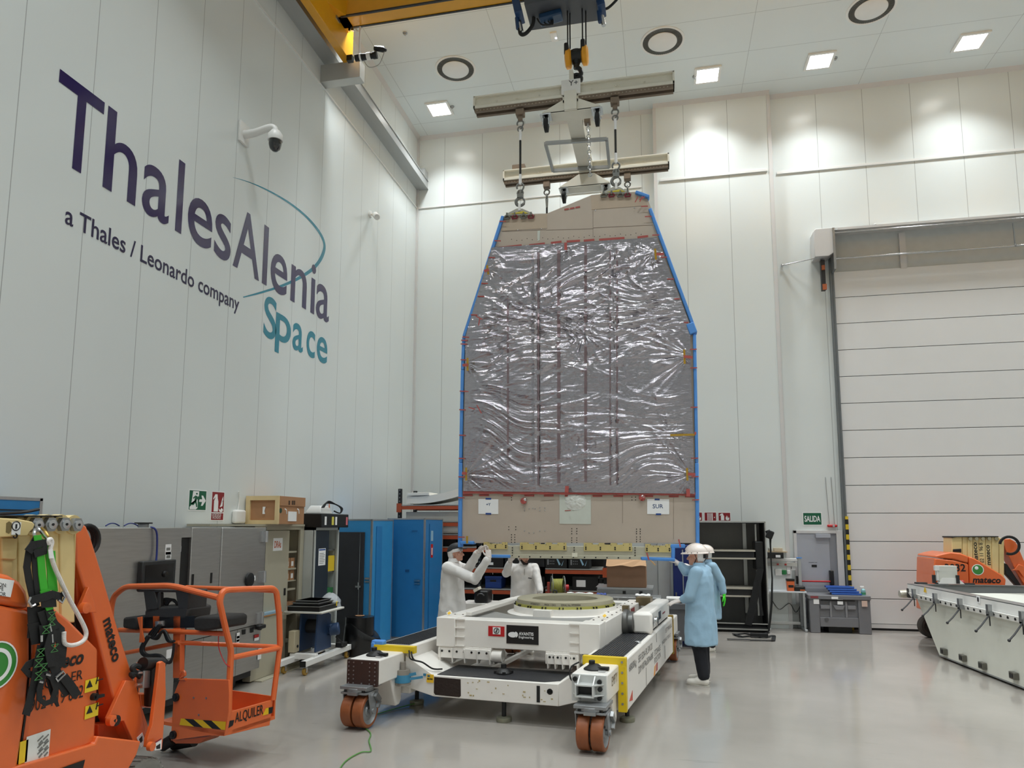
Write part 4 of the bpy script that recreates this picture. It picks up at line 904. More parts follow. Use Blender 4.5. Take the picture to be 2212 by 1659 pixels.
for k in range(6):
    for du in (.025, .08, .265, .325): m.cyl((-2.775+du, -.586, .44+k*.041), (-2.775+du, -.591, .44+k*.041), .008, seg=8)
for dz in (.44, .645): m.cyl((-2.6, -.586, dz), (-2.6, -.591, dz), .008, seg=8)
TB('bolt', m, STEEL, pl, smooth=0)
# drawbar socket on the right head
sk = MB().box(-.405, -.08, -.575, -.55, .43, .67)
u0, u1, z0, z1 = -.335, -.19, .5, .585
for a in ((u0-.015, u0, z0-.015, z1+.015), (u1, u1+.015, z0-.015, z1+.015), (u0, u1, z1, z1+.015), (u0, u1, z0-.015, z0)): sk.box(a[0], a[1], -.68, -.57, a[2], a[3])
for u_ in (u0+.0, u1-.0): sk.prism([(u_, -.575, .665), (u_, -.575, z1), (u_, -.68, z1)], (.014, 0, 0)).prism([(u_, -.575, .44), (u_, -.575, z0), (u_, -.66, z0)], (.014, 0, 0))
for z_ in (z0-.01, z1): sk.prism([(u1, -.575, z_), (u1+.09, -.575, z_), (u1, -.67, z_)], (0, 0, .012)).prism([(u0, -.575, z_), (u0-.06, -.575, z_), (u0, -.67, z_)], (0, 0, .012))
sk = TB('drawbar_socket', sk, mat('socket_grey_white', (206, 208, 206), .3, .2), h2, bevel=.002)
TB('opening', MB().box(u0, u1, -.6, -.578, z0, z1), BLACK, sk); m = MB()
for q in ((-.37, .63), (-.14, .615), (-.135, .55), (-.14, .47)): m.cyl((q[0], -.575, q[1]), (q[0], -.6, q[1]), .022, seg=8)
TB('bolt', m, BLACK, sk)
text('EMPTY', 'lettering', mat('stencil_brown', (110, 92, 70), .6), h2, T(-.074, -.36, .535), TEY, Z, h=.085, wid=.26, off=.002)
for u_, v_, h_ in ((-2.6, -.32, h1), (-.25, -.33, h2)):
    k = TB('lock_knob', MB().lathe([(0, .0), (.1, 0), (.1, .012), (.07, .03), (.045, .05), (0, .055)], (u_, v_, .675)).box(u_+.04, u_+.15, v_-.05, v_+.0, .68, .71).cyl((u_-.02, v_, .7), (u_-.02, v_, .76), .03), BLACK, h_, bevel=.004)
    TB('latch', MB().cbox((u_+.1, v_-.1, .685), (.06, .05, .015)), CHROME, h_)
TB('lock_knob', MB().lathe([(0, 0), (.1, 0), (.08, .04), (0, .05)], (-.2, VL+.35, .675)).box(-.25, -.05, VL+.3, VL+.42, .68, .71), BLACK, h3)
# front cross platform and its sloping arms
m = MB().box(-2.08, -.7, 0, .62, ZB, .44)
m.prism([(-2.08, 0, ZB), (-2.08, 0, .44), (-2.42, 0, .63), (-2.42, 0, .3)], (0, .55, 0)).prism([(-.7, 0, ZB), (-.7, 0, .44), (-.42, 0, .63), (-.42, 0, .3)], (0, .55, 0))
cp = TB('cross_platform', m, TW, bevel=.006)
TB('ribbed_mat', MB().prism([(-2.06, .04, .441), (-.86, .04, .441), (-.72, .14, .441), (-.72, .6, .441), (-2.06, .6, .441)], (0, 0, .006)), MATB, cp)
lab(TB('worn_patch', MB().prism([(-2.075, -.002, .425), (-1.77, -.002, .42), (-1.765, -.002, .25), (-1.78, -.002, .235), (-2.06, -.002, .24), (-2.075, -.002, .26)], (0, -.002, 0)), chip, cp, smooth=0), 'large dark worn patch')
TB('slot', MB().box(-.93, -.895, -.003, .001, .245, .41), BLACK, cp); TB('hand_hole', MB().lathe([(0, -.003), (.03, -.003), (.03, .001), (0, .001)], (-.79, 0, .36), Y).box(-.82, -.76, -.003, .001, .345, .375), BLACK, cp)
m = MB()
for i in range(22): u_ = rng.uniform(-1.72, -.76); z_ = rng.uniform(.25, .41); m.box(u_, u_+rng.uniform(.008, .03), -.0025, 0, z_, z_+rng.uniform(.006, .02))
TB('paint_chip', m, mat('chip_ochre', (176, 160, 118), .7), cp, smooth=0)
k = TB('lock_knob', MB().lathe([(0, .0), (.09, 0), (.09, .015), (.06, .05), (.03, .06), (.03, .1), (0, .1)], (-1.4, .3, .446)), BLACK, cp)
m = MB()
for i in range(4): a = i*math.pi/2+.4; m.cyl((-1.4+.085*math.cos(a), .3+.085*math.sin(a), .45), (-1.4+.085*math.cos(a), .3+.085*math.sin(a), .475), .02, seg=8)
TB('bolt', m, BLACK, cp)
q = TB('warning_tag', MB().box(-2.16, -2.08, -.012, -.004, .365, .45), mat('tag_yellow', (238, 190, 40), .5)); TB('print', MB().box(-2.15, -2.13, -.014, -.011, .395, .41).box(-2.125, -2.11, -.014, -.011, .395, .41).box(-2.105, -2.09, -.014, -.011, .395, .41), BLACK, q)
# cable and taped connector on the left arm
TB('cable', MB().tube(spline([(-2.33, -.04, .68), (-2.3, -.08, .64), (-2.28, -.06, .6), (-2.2, -.03, .575), (-2.12, .05, .5), (-2.08, .2, .47)]), .009, 7).tube(spline([(-2.36, -.04, .69), (-2.34, -.07, .68), (-2.31, -.1, .62), (-2.24, -.04, .585)]), .008, 7), RUBBER)
lab(TB('connector', MB().cyl((-2.4, -.09, .34), (-2.4, -.09, .5), .085, .075).cyl((-2.4, -.09, .5), (-2.4, -.09, .58), .03), mat('bagged_grey', (146, 140, 132), .3, .2)), 'grey bagged connector')
lab(TB('blue_tape', MB().cyl((-2.4, -.09, .37), (-2.4, -.09, .45), .088, .082).bar((-2.46, -.16, .42), (-2.26, -.06, .46), .01, .03).bar((-2.36, -.12, .4), (-2.2, -.02, .42), .01, .025).box(-2.2, -2.17, -.012, -.004, .43, .455).box(-2.15, -2.12, -.012, -.004, .42, .445), mat('cyan_tape', (60, 130, 165), .5), smooth=40), 'blue tape on the connector')
TB('cable', MB().tube(spline([(-.5, .06, .66), (-.56, -.02, .62), (-.56, -.05, .52), (-.5, -.02, .45)]), .008, 6), RUBBER)
# rear cross platform, feet
TB('cross_platform', MB().box(-2.4, -.42, 2.85, VL, ZB+.05, .44), TW, bevel=.006); TB('ribbed_mat', MB().box(-2.3, -.55, 2.9, VL-.05, .441, .447), MATB)
TB('rail', MB().box(-2.36, -2.3, .6, 2.9, .3, .38).box(-1.95, -1.9, .6, 2.9, .25, .3).box(-.52, -.46, .6, 2.9, .3, .38), TW)
FOOT = mat('foot_zinc', (146, 146, 128), .4, .6)
for u_, v_ in ((-2.52, .48), (-1.32, .1), (-.1, .5), (-2.5, 3.1), (-.2, 3.0)):
    f = TB('screw_foot', MB().lathe([(0, 0), (.078, 0), (.082, .02), (.08, .045), (.05, .055), (0, .055)], (u_, v_, 0), seg=24), FOOT); TB('spindle', MB().cyl((u_, v_, .05), (u_, v_, .25), .024, seg=12), BLACK, f)
# lettering on the right beam
ST = mat('stencil_grey', (96, 94, 92), .6)
rb = [o for o in TR.children if o.name.startswith('side_beam')][1]
def bt(s, v, z, h, wd): text(s, 'lettering', ST, rb, T(.001, v, z), TEY, Z, h=h, wid=wd, off=.003)
bt('6800Kg', .12, .56, .09, .4); bt('SEF EDA-PL.SW.20', .65, .575, .075, .95); bt('DIM 8074x3504x868', .65, .46, .075, 1.0)
bt('STORAGE', 1.75, .46, .07, .5); bt('POSITION', 1.75, .37, .07, .5); bt('SET MANUAL', 2.75, .6, .06, .65); bt('(INTERNAL TOOL 2)', 2.4, .48, .06, .85)
def dec(nm, mt, pts): return TB(nm, MB().prism([(.001, v, z) for v, z in pts], (.002, 0, 0)), mt, rb, smooth=0)
dec('arrow_line', ST, ((1.13, .24), (1.13, .44), (1.14, .44), (1.14, .24))); dec('arrow_line', ST, ((2.65, .28), (2.65, .45), (2.665, .45), (2.665, .28))); dec('arrow_line', ST, ((1.95, .6), (1.95, .71), (1.96, .71), (1.96, .6)))
dec('arrow_mark', mat('mark_amber', (226, 150, 70), .5), ((1.68, .24), (1.75, .34), (1.85, .35), (1.78, .24))); dec('arrow_mark', REDTAPE, ((1.86, .26), (1.9, .35), (2.0, .35), (1.98, .26)))
dec('warning_mark', mat('mark_red', (200, 80, 60), .5), ((.1, .3), (.28, .37), (.28, .27)))
lab(TB('cup_ring', MB().tube(arc((-.06, 1.0, .745), X, Y, .03, 0, 2*math.pi, 12)[:-1], .006, 6, closed=True), CHROME), 'small clear ring')

# ---- tilting frame
tf = TB('tilt_frame', MB().box(-2.26, -2.03, .42, .7, .675, 1.0).box(-.59, -.36, .42, .7, .675, 1.0).box(-2.03, -.59, .445, .68, .68, .985).box(-.57, -.36, .7, 3.2, .69, .99).box(-2.26, -2.05, .7, 3.2, .69, .99).box(-2.2, -.4, 2.95, 3.2, .69, .97), TW, bevel=.008)
m = MB()
for z_ in (.69, .79, .89, .985): m.box(-2.03, -1.92, .425, .45, z_-.006, z_+.006).box(-.7, -.59, .425, .45, z_-.006, z_+.006)
TB('rib', m, TW, tf)
GR = mat('deck_grey', (150, 150, 148), .45, .2)
TB('deck', MB().prism([(-2.05, .68, .93), (-.57, .68, .93), (-.57, 1.6, .93), (-.9, 1.25, .93), (-1.6, 1.2, .93), (-2.05, 1.6, .93)], (0, 0, .02)), GR, tf); TB('deck', MB().box(-2.05, -.57, 2.6, 2.95, .9, .93), GR, tf)
TB('side_rail', MB().box(-2.04, -1.97, .75, 2.6, .985, 1.03).box(-2.24, -2.1, .8, 2.9, .99, 1.0), TW, tf, bevel=.004)
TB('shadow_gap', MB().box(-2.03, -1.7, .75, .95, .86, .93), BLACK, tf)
m = MB()
for k in range(9):
    for u_ in (-.42, -.52, -2.1, -2.2): m.cyl((u_, .8+k*.26, .99), (u_, .8+k*.26, .997), .011, seg=8)
TB('bolt', m, mat('hole_brown', (80, 66, 60), .7), tf)
for u_, v_ in ((-2.18, .62), (-.42, .95)):
    q = TB('warning_sticker', MB().prism([(u_, v_-.05, 1.002), (u_+.04, v_-.03, 1.03), (u_, v_-.01, 1.06), (u_-.04, v_-.03, 1.03)], (0, .004, 0)), mat('tag_white', (235, 232, 220), .5), tf); TB('print', MB().prism([(u_, v_-.045, 1.013), (u_+.024, v_-.03, 1.03), (u_, v_-.016, 1.048), (u_-.024, v_-.03, 1.03)], (0, -.004, 0)), mat('tag_yellow', (238, 190, 40), .5), q)
# front lettering panels
lp = TB('name_plate', MB().box(-1.42, -1.05, .438, .445, .745, .945), mat('plate_black', (12, 12, 14), .35), tf); lab(lp, 'black maker plate with white lettering')
text('AVANTIS', 'lettering', PAPER, lp, T(-1.275, .437, .84), TEX, Z, h=.036, wid=.17, bold=.02, off=.001); text('Engineering', 'lettering', PAPER, lp, T(-1.275, .437, .8), TEX, Z, h=.034, wid=.17, bold=.01, off=.001)
em = [( -1.345+.055*math.cos(a), .437, .842+.03*math.sin(a)) for a in np.linspace(.5, 5.2, 18)]; TB('emblem', MB().prism(em, (0, -.001, 0)).prism([(-1.345+.03*math.cos(a)+.03, .436, .845+.032*math.sin(a)) for a in np.linspace(-1.4, 1.6, 12)], (0, -.001, 0)), PAPER, lp, smooth=0)
ws = TB('warning_sign', MB().box(-1.635, -1.445, .438, .445, .815, .925), RED, tf); TB('print', MB().box(-1.58, -1.49, .434, .438, .838, .915), PAPER, ws)
TB('pictogram', MB().tube(arc(V((-1.535, .432, .877)), X, Z, .03, 0, 2*math.pi, 16)[:-1], .004, 5, closed=True).bar((-1.555, .432, .857), (-1.515, .432, .897), .004).bar((-1.535, .432, .857), (-1.53, .432, .895), .008), LETTER, ws)
# brackets under the front beam
def pads(u0, u1, name='pivot_bracket', tube_end=True):
    m = MB().box(u0, u1, .44, .62, .655, .68).box(u0, u1, .43, .445, .55, .66)
    n = 4
    for k in range(n+1): u_ = u0+.02+(u1-u0-.04)*k/n; m.prism([(u_, .4, .66), (u_, .62, .66), (u_, .5, .5), (u_, .43, .5)], (.014, 0, 0))
    b = TB(name, m, TW, tf, bevel=.003); d = MB()
    for k in range(7): u_ = u0+.05+(u1-u0-.1)*k/6; d.cyl((u_, .43, .625), (u_, .425, .625), .013, seg=8).cyl((u_, .46, .68), (u_, .46, .69), .011, seg=8)
    TB('bolt', d, BLACK, b); return b
b = pads(-2.24, -1.6); TB('bushing', MB().lathe([(.03, 0), (.07, 0), (.075, .12), (.045, .12), (.03, .0)], (-1.6, .5, .59), X, 20), TW, b); pads(-.97, -.6)
# adapter ring
RC = (-1.15, 1.88)
TB('ring_flange', MB().lathe([(.42, .93), (.74, .93), (.74, .945), (.66, .96), (.655, 1.035), (.62, 1.04), (.42, 1.03)], (RC[0], RC[1], 0), seg=64), TW, tf)
m = MB().box(RC[0]-.2, RC[0]+.02, RC[1]-.72, RC[1]-.6, .93, 1.035); TB('flange_pad', m, TW, tf, bevel=.006)
lb = TB('ring_band', MB().lathe([(.6, 1.035), (.645, 1.035), (.63, 1.068), (.6, 1.07)], (RC[0], RC[1], 0), seg=64), mat('band_olive', (150, 146, 70), .45, .3), tf); lab(lb, 'olive lower band of the ring')
ar = TB('adapter_ring', MB().lathe([(.41, 1.03), (.62, 1.066), (.615, 1.115), (.6, 1.125), (.45, 1.125), (.42, 1.11), (.41, 1.03)], (RC[0], RC[1], 0), seg=72), mat('ring_beige', (178, 172, 148), .4, .3), tf); lab(ar, 'beige metal interface ring')
m = MB()
for i in range(46):
    a = math.pi*(1.02+.96*i/45)
    if (i*7) % 5 in (0, 2): c = V((RC[0]+.64*math.cos(a), RC[1]+.64*math.sin(a), 1.052)); m.cbox(c, (.012, .03, .02), rz=a+math.pi/2)
TB('slot', m, BLACK, lb, smooth=0)
def curved(s, a0, a1, h):
    vs, fs = text_mesh(s); a = np.array(vs); lo = a.min(0); hi = a.max(0); out = []
    for p in vs:
        an = a0+(a1-a0)*(p[0]-lo[0])/(hi[0]-lo[0]); r = .6205; out.append(T(RC[0]+r*math.cos(an), RC[1]+r*math.sin(an), 1.077+h*(p[1]-lo[1])/(hi[1]-lo[1])))
    mesh_obj('lettering', out, fs, LETTER, ar, smooth=0)
dg = math.radians
curved('MT00073271', dg(243), dg(256), .024); curved('MASA 112KG', dg(262), dg(275), .024); curved('SERIAL No. MTE00004', dg(281), dg(303), .024)
TB('lashing_eye', MB().tube(arc((RC[0]-.28, RC[1]+.5, 1.14), X, Z, .025, 0, 2*math.pi, 8)[:-1], .012, 6, closed=True), DARKST, tf)
# tilt drive on the right side
DM = mat('drive_disc', (108, 108, 106), .35, .6)
TB('pivot_disc', MB().lathe([(0, -.05), (.17, -.05), (.175, -.03), (.175, 0), (.14, .02), (.14, .07), (.1, .09), (0, .09)], (-.31, 1.75, .85), X, 36), DM, tf)
TB('drive_shaft', MB().cyl((-.3, 1.75, .85), (-.16, 1.75, .87), .09), CHROME, tf)
db = TB('drive_box', MB().box(-.24, .0, 1.65, 1.72, .74, .985).box(-.22, -.02, 1.7, 3.35, .76, 1.0), TW, tf, bevel=.03); lab(db, 'white drive gearbox housing')
TB('shaft_cap', MB().lathe([(0, 0), (.06, 0), (.06, .03), (.05, .04), (0, .04)], (.0, 1.85, .87), X, 20), CHROME, db)
TB('print', MB().box(-.019, -.0185+.002, 2.3, 2.5, .83, .93), mat('screen_dark', (50, 56, 66), .3), db); TB('print', MB().box(-.019, -.017, 2.65, 2.9, .86, .88), REDSIGN, db)
TB('support_pad', MB().cyl((-.14, 1.9, .735), (-.14, 1.9, .76), .09), BLACK, tf)
TB('bearing_block', MB().box(-.4, -.2, 2.8, 3.0, .95, 1.06).box(-.38, -.3, 1.72, 1.8, .98, 1.06), mat('bronze_block', (120, 106, 80), .4, .6), tf)
TB('red_label', MB().box(-.357, -.355, 2.2, 2.45, .9, .97), REDSIGN, tf)
# earth cable on the floor
gc = MB().tube(spline([T(-2.45, .5, .03), T(-2.62, .2, .012), T(-2.72, -.2, .01), T(-2.68, -.45, .01), atz(800, 1583, .01), atz(797, 1600, .01), atz(801, 1622, .01), atz(780, 1625, .01), atz(752, 1640, .01), atz(735, 1659, .01), atz(715, 1700, .01)], 8), .006, 6)
tag(gc.build('earth_cable', mat('green_cable', (86, 142, 70), .5)), 'thin green cable trailing over the floor past the left caster', 'cable')
# ------------------------------------------------------------------ orange mast lift, near left
LXS = -3.5
BO = thing('mast_lift', 'large orange and cream mast lift at the left edge, harness hanging on it', 'lift', (LXS-.5, 4.2, 0))
def PX(x, y, o=0.0): return atx(x, y, LXS+o)
def plate(name, pts, m, o=0.0, depth=.05, par=BO, bevel=.006, smooth=35): return MB().prism([PX(x, y, o) for x, y in pts], -X*depth).build(name, m, par, bevel, smooth)
def ribbon(name, pts, wpx, m, par, o, th=.005, pf=PX):
    b = MB(); L = []; n = len(pts)
    for i, (x, y) in enumerate(pts):
        a = pts[max(i-1, 0)]; c = pts[min(i+1, n-1)]; d = V((c[0]-a[0], c[1]-a[1])).normalized(); w_ = (wpx[i] if isinstance(wpx, (list, tuple)) else wpx)/2; oo = o[i] if isinstance(o, (list, tuple)) else o
        L.append((pf(x-d.y*w_, y+d.x*w_, oo), pf(x+d.y*w_, y-d.x*w_, oo)))
    nv = X if pf is PX else -Y
    for i in range(n-1): b.prism([L[i][0], L[i+1][0], L[i+1][1], L[i][1]], nv*th)
    return b.build(name, m, par, smooth=0)
# hood
lid = plate('hood_lid', [(-90, 1236), (0, 1237), (24, 1242), (45, 1255), (60, 1276), (65, 1300), (66, 1317), (0, 1305), (-90, 1290)], ORANGE, 0.03, 1.02, bevel=.04)
hd_ = plate('hood', [(-90, 1292), (0, 1307), (66, 1320), (66, 1430), (56, 1540), (40, 1650), (30, 1720), (-90, 1720)], ORANGE, 0.03, 1.0, bevel=.02)
side = plate('side_panel', [(69, 1312), (118, 1312), (150, 1338), (213, 1402), (212, 1480), (206, 1605), (150, 1630), (44, 1655), (60, 1540), (69, 1430)], ORANGE, .01, .96, bevel=.02)
MB().prism([PX(66.5, 1318, .0), PX(69, 1318, .0), PX(68, 1430, .0), PX(58, 1540, .0), PX(42, 1656, .0), PX(38, 1656, .0), PX(54, 1540, .0), PX(65, 1430, .0)], -X*.02).build('seam', BLACK, BO, smooth=0)
q = MB().prism([PX(-40, 1243, .034), PX(30, 1254, .034), PX(22, 1290, .034), PX(-45, 1280, .034)], X*.003).build('paper_sign', PAPER, lid, smooth=0)
for s, x, y, wd in (('DIRECTION:', -42, 1263, 56), ('SAFE', -14, 1274, 21), ('DOOR', -18, 1285, 30)):
    a, b = PX(x, y, .0375), PX(x+wd, y+wd*.1, .0375); text(s, 'lettering', LETTER, q, a, (b-a), Z, wid=(b-a).length)
m = MB(); cc = PX(-9, 1438, .034)
lab(MB().lathe([(0, 0), (.125, 0), (.125, .002), (0, .002)], cc, X, 32).build('round_sticker', mat('sticker_green', (60, 140, 60), .4), hd_, smooth=0), 'round green and white sticker')
MB().lathe([(.07, .003), (.09, .003), (.09, .004), (.07, .004)], cc, X, 32).lathe([(.118, .003), (.126, .003), (.126, .004), (.118, .004)], cc, X, 32).build('ring_print', PAPER, hd_, smooth=0)
def wline(s, x0, y0, x1, y1, h, bold=.0, shear=.0, par=side, m=LETTER):
    a, b = PX(x0, y0, .013), PX(x1, y1, .013); text(s, 'lettering', m, par, (a.x, a.y, a.z), Y, Z, h=h, wid=b.y-a.y, bold=bold, shear=shear)
wline('mateco', 80, 1457, 179, 1443, .075, .03, .25); wline('ALQUILER', 62, 1502, 177, 1480, .07); wline('902 119 682', 63, 1540, 178, 1515, .075)
def sticker(nm, m, x0, y0, x1, y1, par, o=.013, skew=0.0):
    a, b = PX(x0, y0, o), PX(x1, y1, o); return decal(nm, m, par, (a.x, a.y, b.z), Y, Z, b.y-a.y, a.z-b.z)
SY = mat('sticker_yellow2', (234, 200, 40), .45)
for y in (1470, 1526):
    q = sticker('warning_sticker', SY, 184, y, 211, y+19, side); a = PX(186, y+17, .0165)
    MB().prism([a, a+V((0, .05, 0)), a+V((0, .025, .045))], X*.001).build('print', LETTER, q, smooth=0); MB().bar(a+V((0, .08, .03)), a+V((0, .13, .03)), .006).bar(a+V((0, .075, .01)), a+V((0, .085, .05)), .006).build('print', LETTER, q)
q = sticker('info_sticker', mat('sticker_white', (228, 230, 226), .5), 57, 1592, 104, 1638, side); sticker('info_sticker', SY, 43, 1603, 57, 1645, side)
for i in range(2):
    for j in range(3): a = PX(81+i*12, 1601+j*14-i*3, .0165); MB().bar(a, a+V((0, .035, .02)), .006).bar(a+V((0, .01, -.02)), a+V((0, .03, -.005)), .008).build('print', mat('print_grey', (120, 120, 116), .6), q)
a = PX(200, 1505, .01); MB().cyl(a, a+X*.03, .022).bar(a+V((.03, -.01, 0)), a+V((.035, .05, .0)), .018).build('switch', BLACK, side)
# chassis
ch = plate('chassis', [(-60, 1690), (40, 1655), (206, 1606), (212, 1590), (305, 1601), (296, 1630), (262, 1690), (240, 1770), (-60, 1790)], ORANGE, .04, 1.05, bevel=.01)
MB().prism([PX(130, 1660, .045), PX(183, 1641, .045), PX(178, 1662, .045), PX(160, 1680, .045)], X*.003).build('slot', BLACK, ch, smooth=0)
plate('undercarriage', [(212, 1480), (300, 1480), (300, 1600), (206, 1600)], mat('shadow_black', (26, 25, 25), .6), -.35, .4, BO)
TYRE = mat('grey_tyre', (120, 118, 112), .75, bump=.3, bscale=25); RIMG = mat('rim_grey', (178, 178, 168), .5)
for yy, zz in ((4.42, .225), (2.3, .225)):
    for xx, dr in ((LXS-.03, 1), (LXS-.95, -1)):
        m = MB().lathe([(.13, -.11), (.19, -.115), (.22, -.1), (.225, -.06), (.225, .06), (.22, .1), (.19, .115), (.13, .11)], (xx-.1*dr, yy, zz), X, 40)
        for k in range(26):
            a = 2*math.pi*k/26; m.bar((xx-.2*dr, yy+.224*math.cos(a), zz+.224*math.sin(a)), (xx-.1*dr, yy+.224*math.cos(a+.12), zz+.224*math.sin(a+.12)), .025, .012, up=(0, math.cos(a), math.sin(a))).bar((xx-.1*dr, yy+.224*math.cos(a+.12), zz+.224*math.sin(a+.12)), (xx-.0*dr, yy+.224*math.cos(a), zz+.224*math.sin(a)), .025, .012, up=(0, math.cos(a), math.sin(a)))
        w_ = m.build('wheel', TYRE, BO); MB().lathe([(0, .06), (.05, .06), (.06, .04), (.12, .04), (.14, .1), (.14, -.1), (0, -.1)], (xx-.1*dr, yy, zz), X*dr, 32).build('rim', RIMG, w_)
# cream mast sections
edges_ = [-62, 38, 69, 104, 129, 161]
for i, (a, b) in enumerate(zip(edges_[:-1], edges_[1:])):
    top_ = 1117 if i == 0 else 1116
    plate('mast_section', [(a+.7, top_), (b-.7, top_+1), (b-.7+2, 1345), (a+.7+2, 1345)], CREAM, -.10-.012*(i % 2), .42, bevel=.008)
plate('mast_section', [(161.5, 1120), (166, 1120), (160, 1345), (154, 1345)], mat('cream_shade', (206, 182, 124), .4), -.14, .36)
plate('top_cover', [(-62, 1112), (136, 1113.5), (136, 1116), (-62, 1116)], BLACK, -.06, .46)
lp = plate('lifting_plate', [(-62, 1117), (0, 1119), (40, 1121), (70, 1127), (76, 1133), (72, 1142), (64, 1150), (60, 1158), (0, 1161), (-62, 1161)], CREAM, -.03, .03)
plate('slot', [(14, 1130), (20, 1126), (25, 1130), (25, 1146), (20, 1153), (13, 1150)], mat('slot_shade', (120, 104, 64), .7), -.0285, .002, lp, bevel=0)
q = sticker('lifting_sticker', PAPER, 26, 1128, 43, 1155, lp, -.029); a = PX(34.5, 1140, -.026); MB().tube(arc(a+Z*.01, Y, Z, .025, 0, 2*math.pi, 14)[:-1], .003, 5, closed=True).bar(a+Z*-.005, a+Z*.02, .008).tube(arc(a-Z*.045, Y, Z, .012, -math.pi, math.pi*.5, 8), .004, 5).build('print', LETTER, q)
plate('cover_plate', [(4, 1161), (39, 1162), (37, 1205), (33, 1210), (4, 1208)], CREAM, -.07, .04); plate('bracket', [(4, 1161), (28, 1162), (28, 1250), (4, 1248)], CREAM, -.08, .03)
for px, py in ((73, 1134), (103, 1133), (133, 1132.5), (160, 1133.5)):
    c = PX(px, py, -.09); s = MB().lathe([(0, 0), (.046, 0), (.046, .03), (0, .03)], c, X, 6).build('pivot_bolt', STEEL, BO)
    MB().lathe([(0, .03), (.028, .03), (.028, .038), (.012, .039), (0, .039)], c, X, 16).build('bolt_end', CHROME, s); MB().cyl(c+X*.037, c+X*.042, .008).build('hole', BLACK, s)
    MB().cyl(c-X*.06, c+X*.0, .06, seg=16).build('boss', CREAM, BO)
# hose loop and boom
cl = PX(189, 1167, -.2); m = MB()
for k in range(3): m.tube(arc(cl+V((-.03*k, .01*k, 0)), Y, Z, .098-.004*k, math.pi*1.32, -math.pi*.78, 26), .012, 8)
m.build('hose', RUBBER, BO)
bm_ = plate('boom', [(163, 1137), (168, 1134), (183, 1134), (187, 1137), (198, 1165), (221, 1240), (254, 1354), (297, 1492), (318, 1558), (322, 1572), (318, 1604), (284, 1604), (247, 1514), (220, 1413), (198, 1322), (165, 1212)], ORANGE, -.16, .3, bevel=.012)
for pts in ([(192, 1267), (205, 1300), (209, 1323), (173, 1323), (173, 1312)], [(272, 1470), (254, 1508), (234, 1552), (236, 1563), (268, 1557), (288, 1602), (316, 1600), (301, 1505), (292, 1470)]):
    plate('boom_plate', pts, ORANGE, -.13, .03, bm_, .004); plate('boom_plate', pts, ORANGE, -.46, .03, bm_, .004)
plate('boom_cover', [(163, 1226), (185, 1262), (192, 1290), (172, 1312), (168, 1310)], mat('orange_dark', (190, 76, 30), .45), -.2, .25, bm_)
for x, y in ((178, 1313), (243, 1556), (236, 1556)): c = PX(x, y, -.13); MB().lathe([(0, 0), (.035, 0), (.035, .035), (.02, .04), (0, .036)], c, X, 16).build('pivot_pin', ORANGE if x != 243 else BLACK, bm_)
a, b = PX(221.5, 1342, -.157), PX(243, 1434, -.157); text('mateco', 'lettering', LETTER, bm_, a, (b-a), X.cross((b-a).normalized()), wid=(b-a).length, h=.078, bold=.03)
q = MB().prism([PX(295, 1594, -.128), PX(307, 1582, -.128), PX(314, 1602, -.128), PX(304, 1616, -.128)], X*.002).build('warning_sticker', PAPER, bm_, smooth=0); MB().prism([PX(300, 1597, -.1255), PX(307, 1589, -.1255), PX(308, 1600, -.1255), PX(304, 1605, -.1255)], X*.001).build('print', LETTER, q, smooth=0)
plate('lift_cylinder', [(166, 1300), (172, 1330), (215, 1500), (206, 1505), (160, 1345)], BLACK, -.25, .08)
MB().cyl(PX(168, 1322, -.22), PX(190, 1392, -.22), .008).build('hose', STEEL, BO)
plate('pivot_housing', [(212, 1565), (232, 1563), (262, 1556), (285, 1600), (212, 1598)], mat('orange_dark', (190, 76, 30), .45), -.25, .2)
# jib link
plate('jib_plate', [(345, 1432), (351, 1428), (358, 1433), (358, 1480), (359, 1494), (352, 1600), (350, 1619), (317, 1614), (319, 1595), (329, 1566), (338, 1492)], ORANGE, -.02, .03, BO, .004)
plate('jib_plate', [(301, 1432), (307, 1430), (312, 1440), (300, 1502), (292, 1500)], ORANGE, -.42, .03, BO, .004)
MB().cyl(PX(334, 1435, -.1), PX(330, 1520, -.12), .06).cyl(PX(308, 1434, -.1), PX(348, 1434, -.1), .045).build('jib_cylinder', BLACK, BO)
vb = plate('valve_block', [(312, 1448), (326, 1447), (324, 1486), (309, 1487)], STEEL, -.08, .06); MB().cyl(PX(296, 1453, -.1), PX(312, 1452, -.1), .012).cyl(PX(294, 1479, -.1), PX(310, 1478, -.1), .012).cyl(PX(321, 1436, -.1), PX(320, 1448, -.1), .014).build('fitting', CHROME, vb)
plate('link_box', [(303, 1500), (340, 1498), (335, 1530), (305, 1526)], ORANGE, -.15, .15)
for pts in ([(310, 1470), (292, 1452), (286, 1444), (292, 1438), (302, 1441)], [(288, 1462), (284, 1456), (292, 1455)]): MB().tube(spline([PX(x, y, -.12) for x, y in pts]), .018, 8).build('hose', RUBBER, BO)
q = MB().prism([PX(334, 1603, .012), PX(349, 1594, .012), PX(348, 1619, .012), PX(334, 1621, .012)], X*.002).build('warning_sticker', PAPER, BO, smooth=0); MB().prism([PX(334, 1603, .015), PX(349, 1594, .015), PX(349, 1597, .015), PX(334, 1606, .015)], X*.001).build('print', REDSIGN, q, smooth=0); MB().prism([PX(337, 1612, .015), PX(346, 1606, .015), PX(346, 1617, .015), PX(338, 1618, .015)], X*.001).build('print', LETTER, q, smooth=0)
c = PX(322, 1612, .01); MB().lathe([(0, 0), (.03, 0), (.03, .03), (0, .03)], c, X, 14).build('pivot_pin', ORANGE, BO)

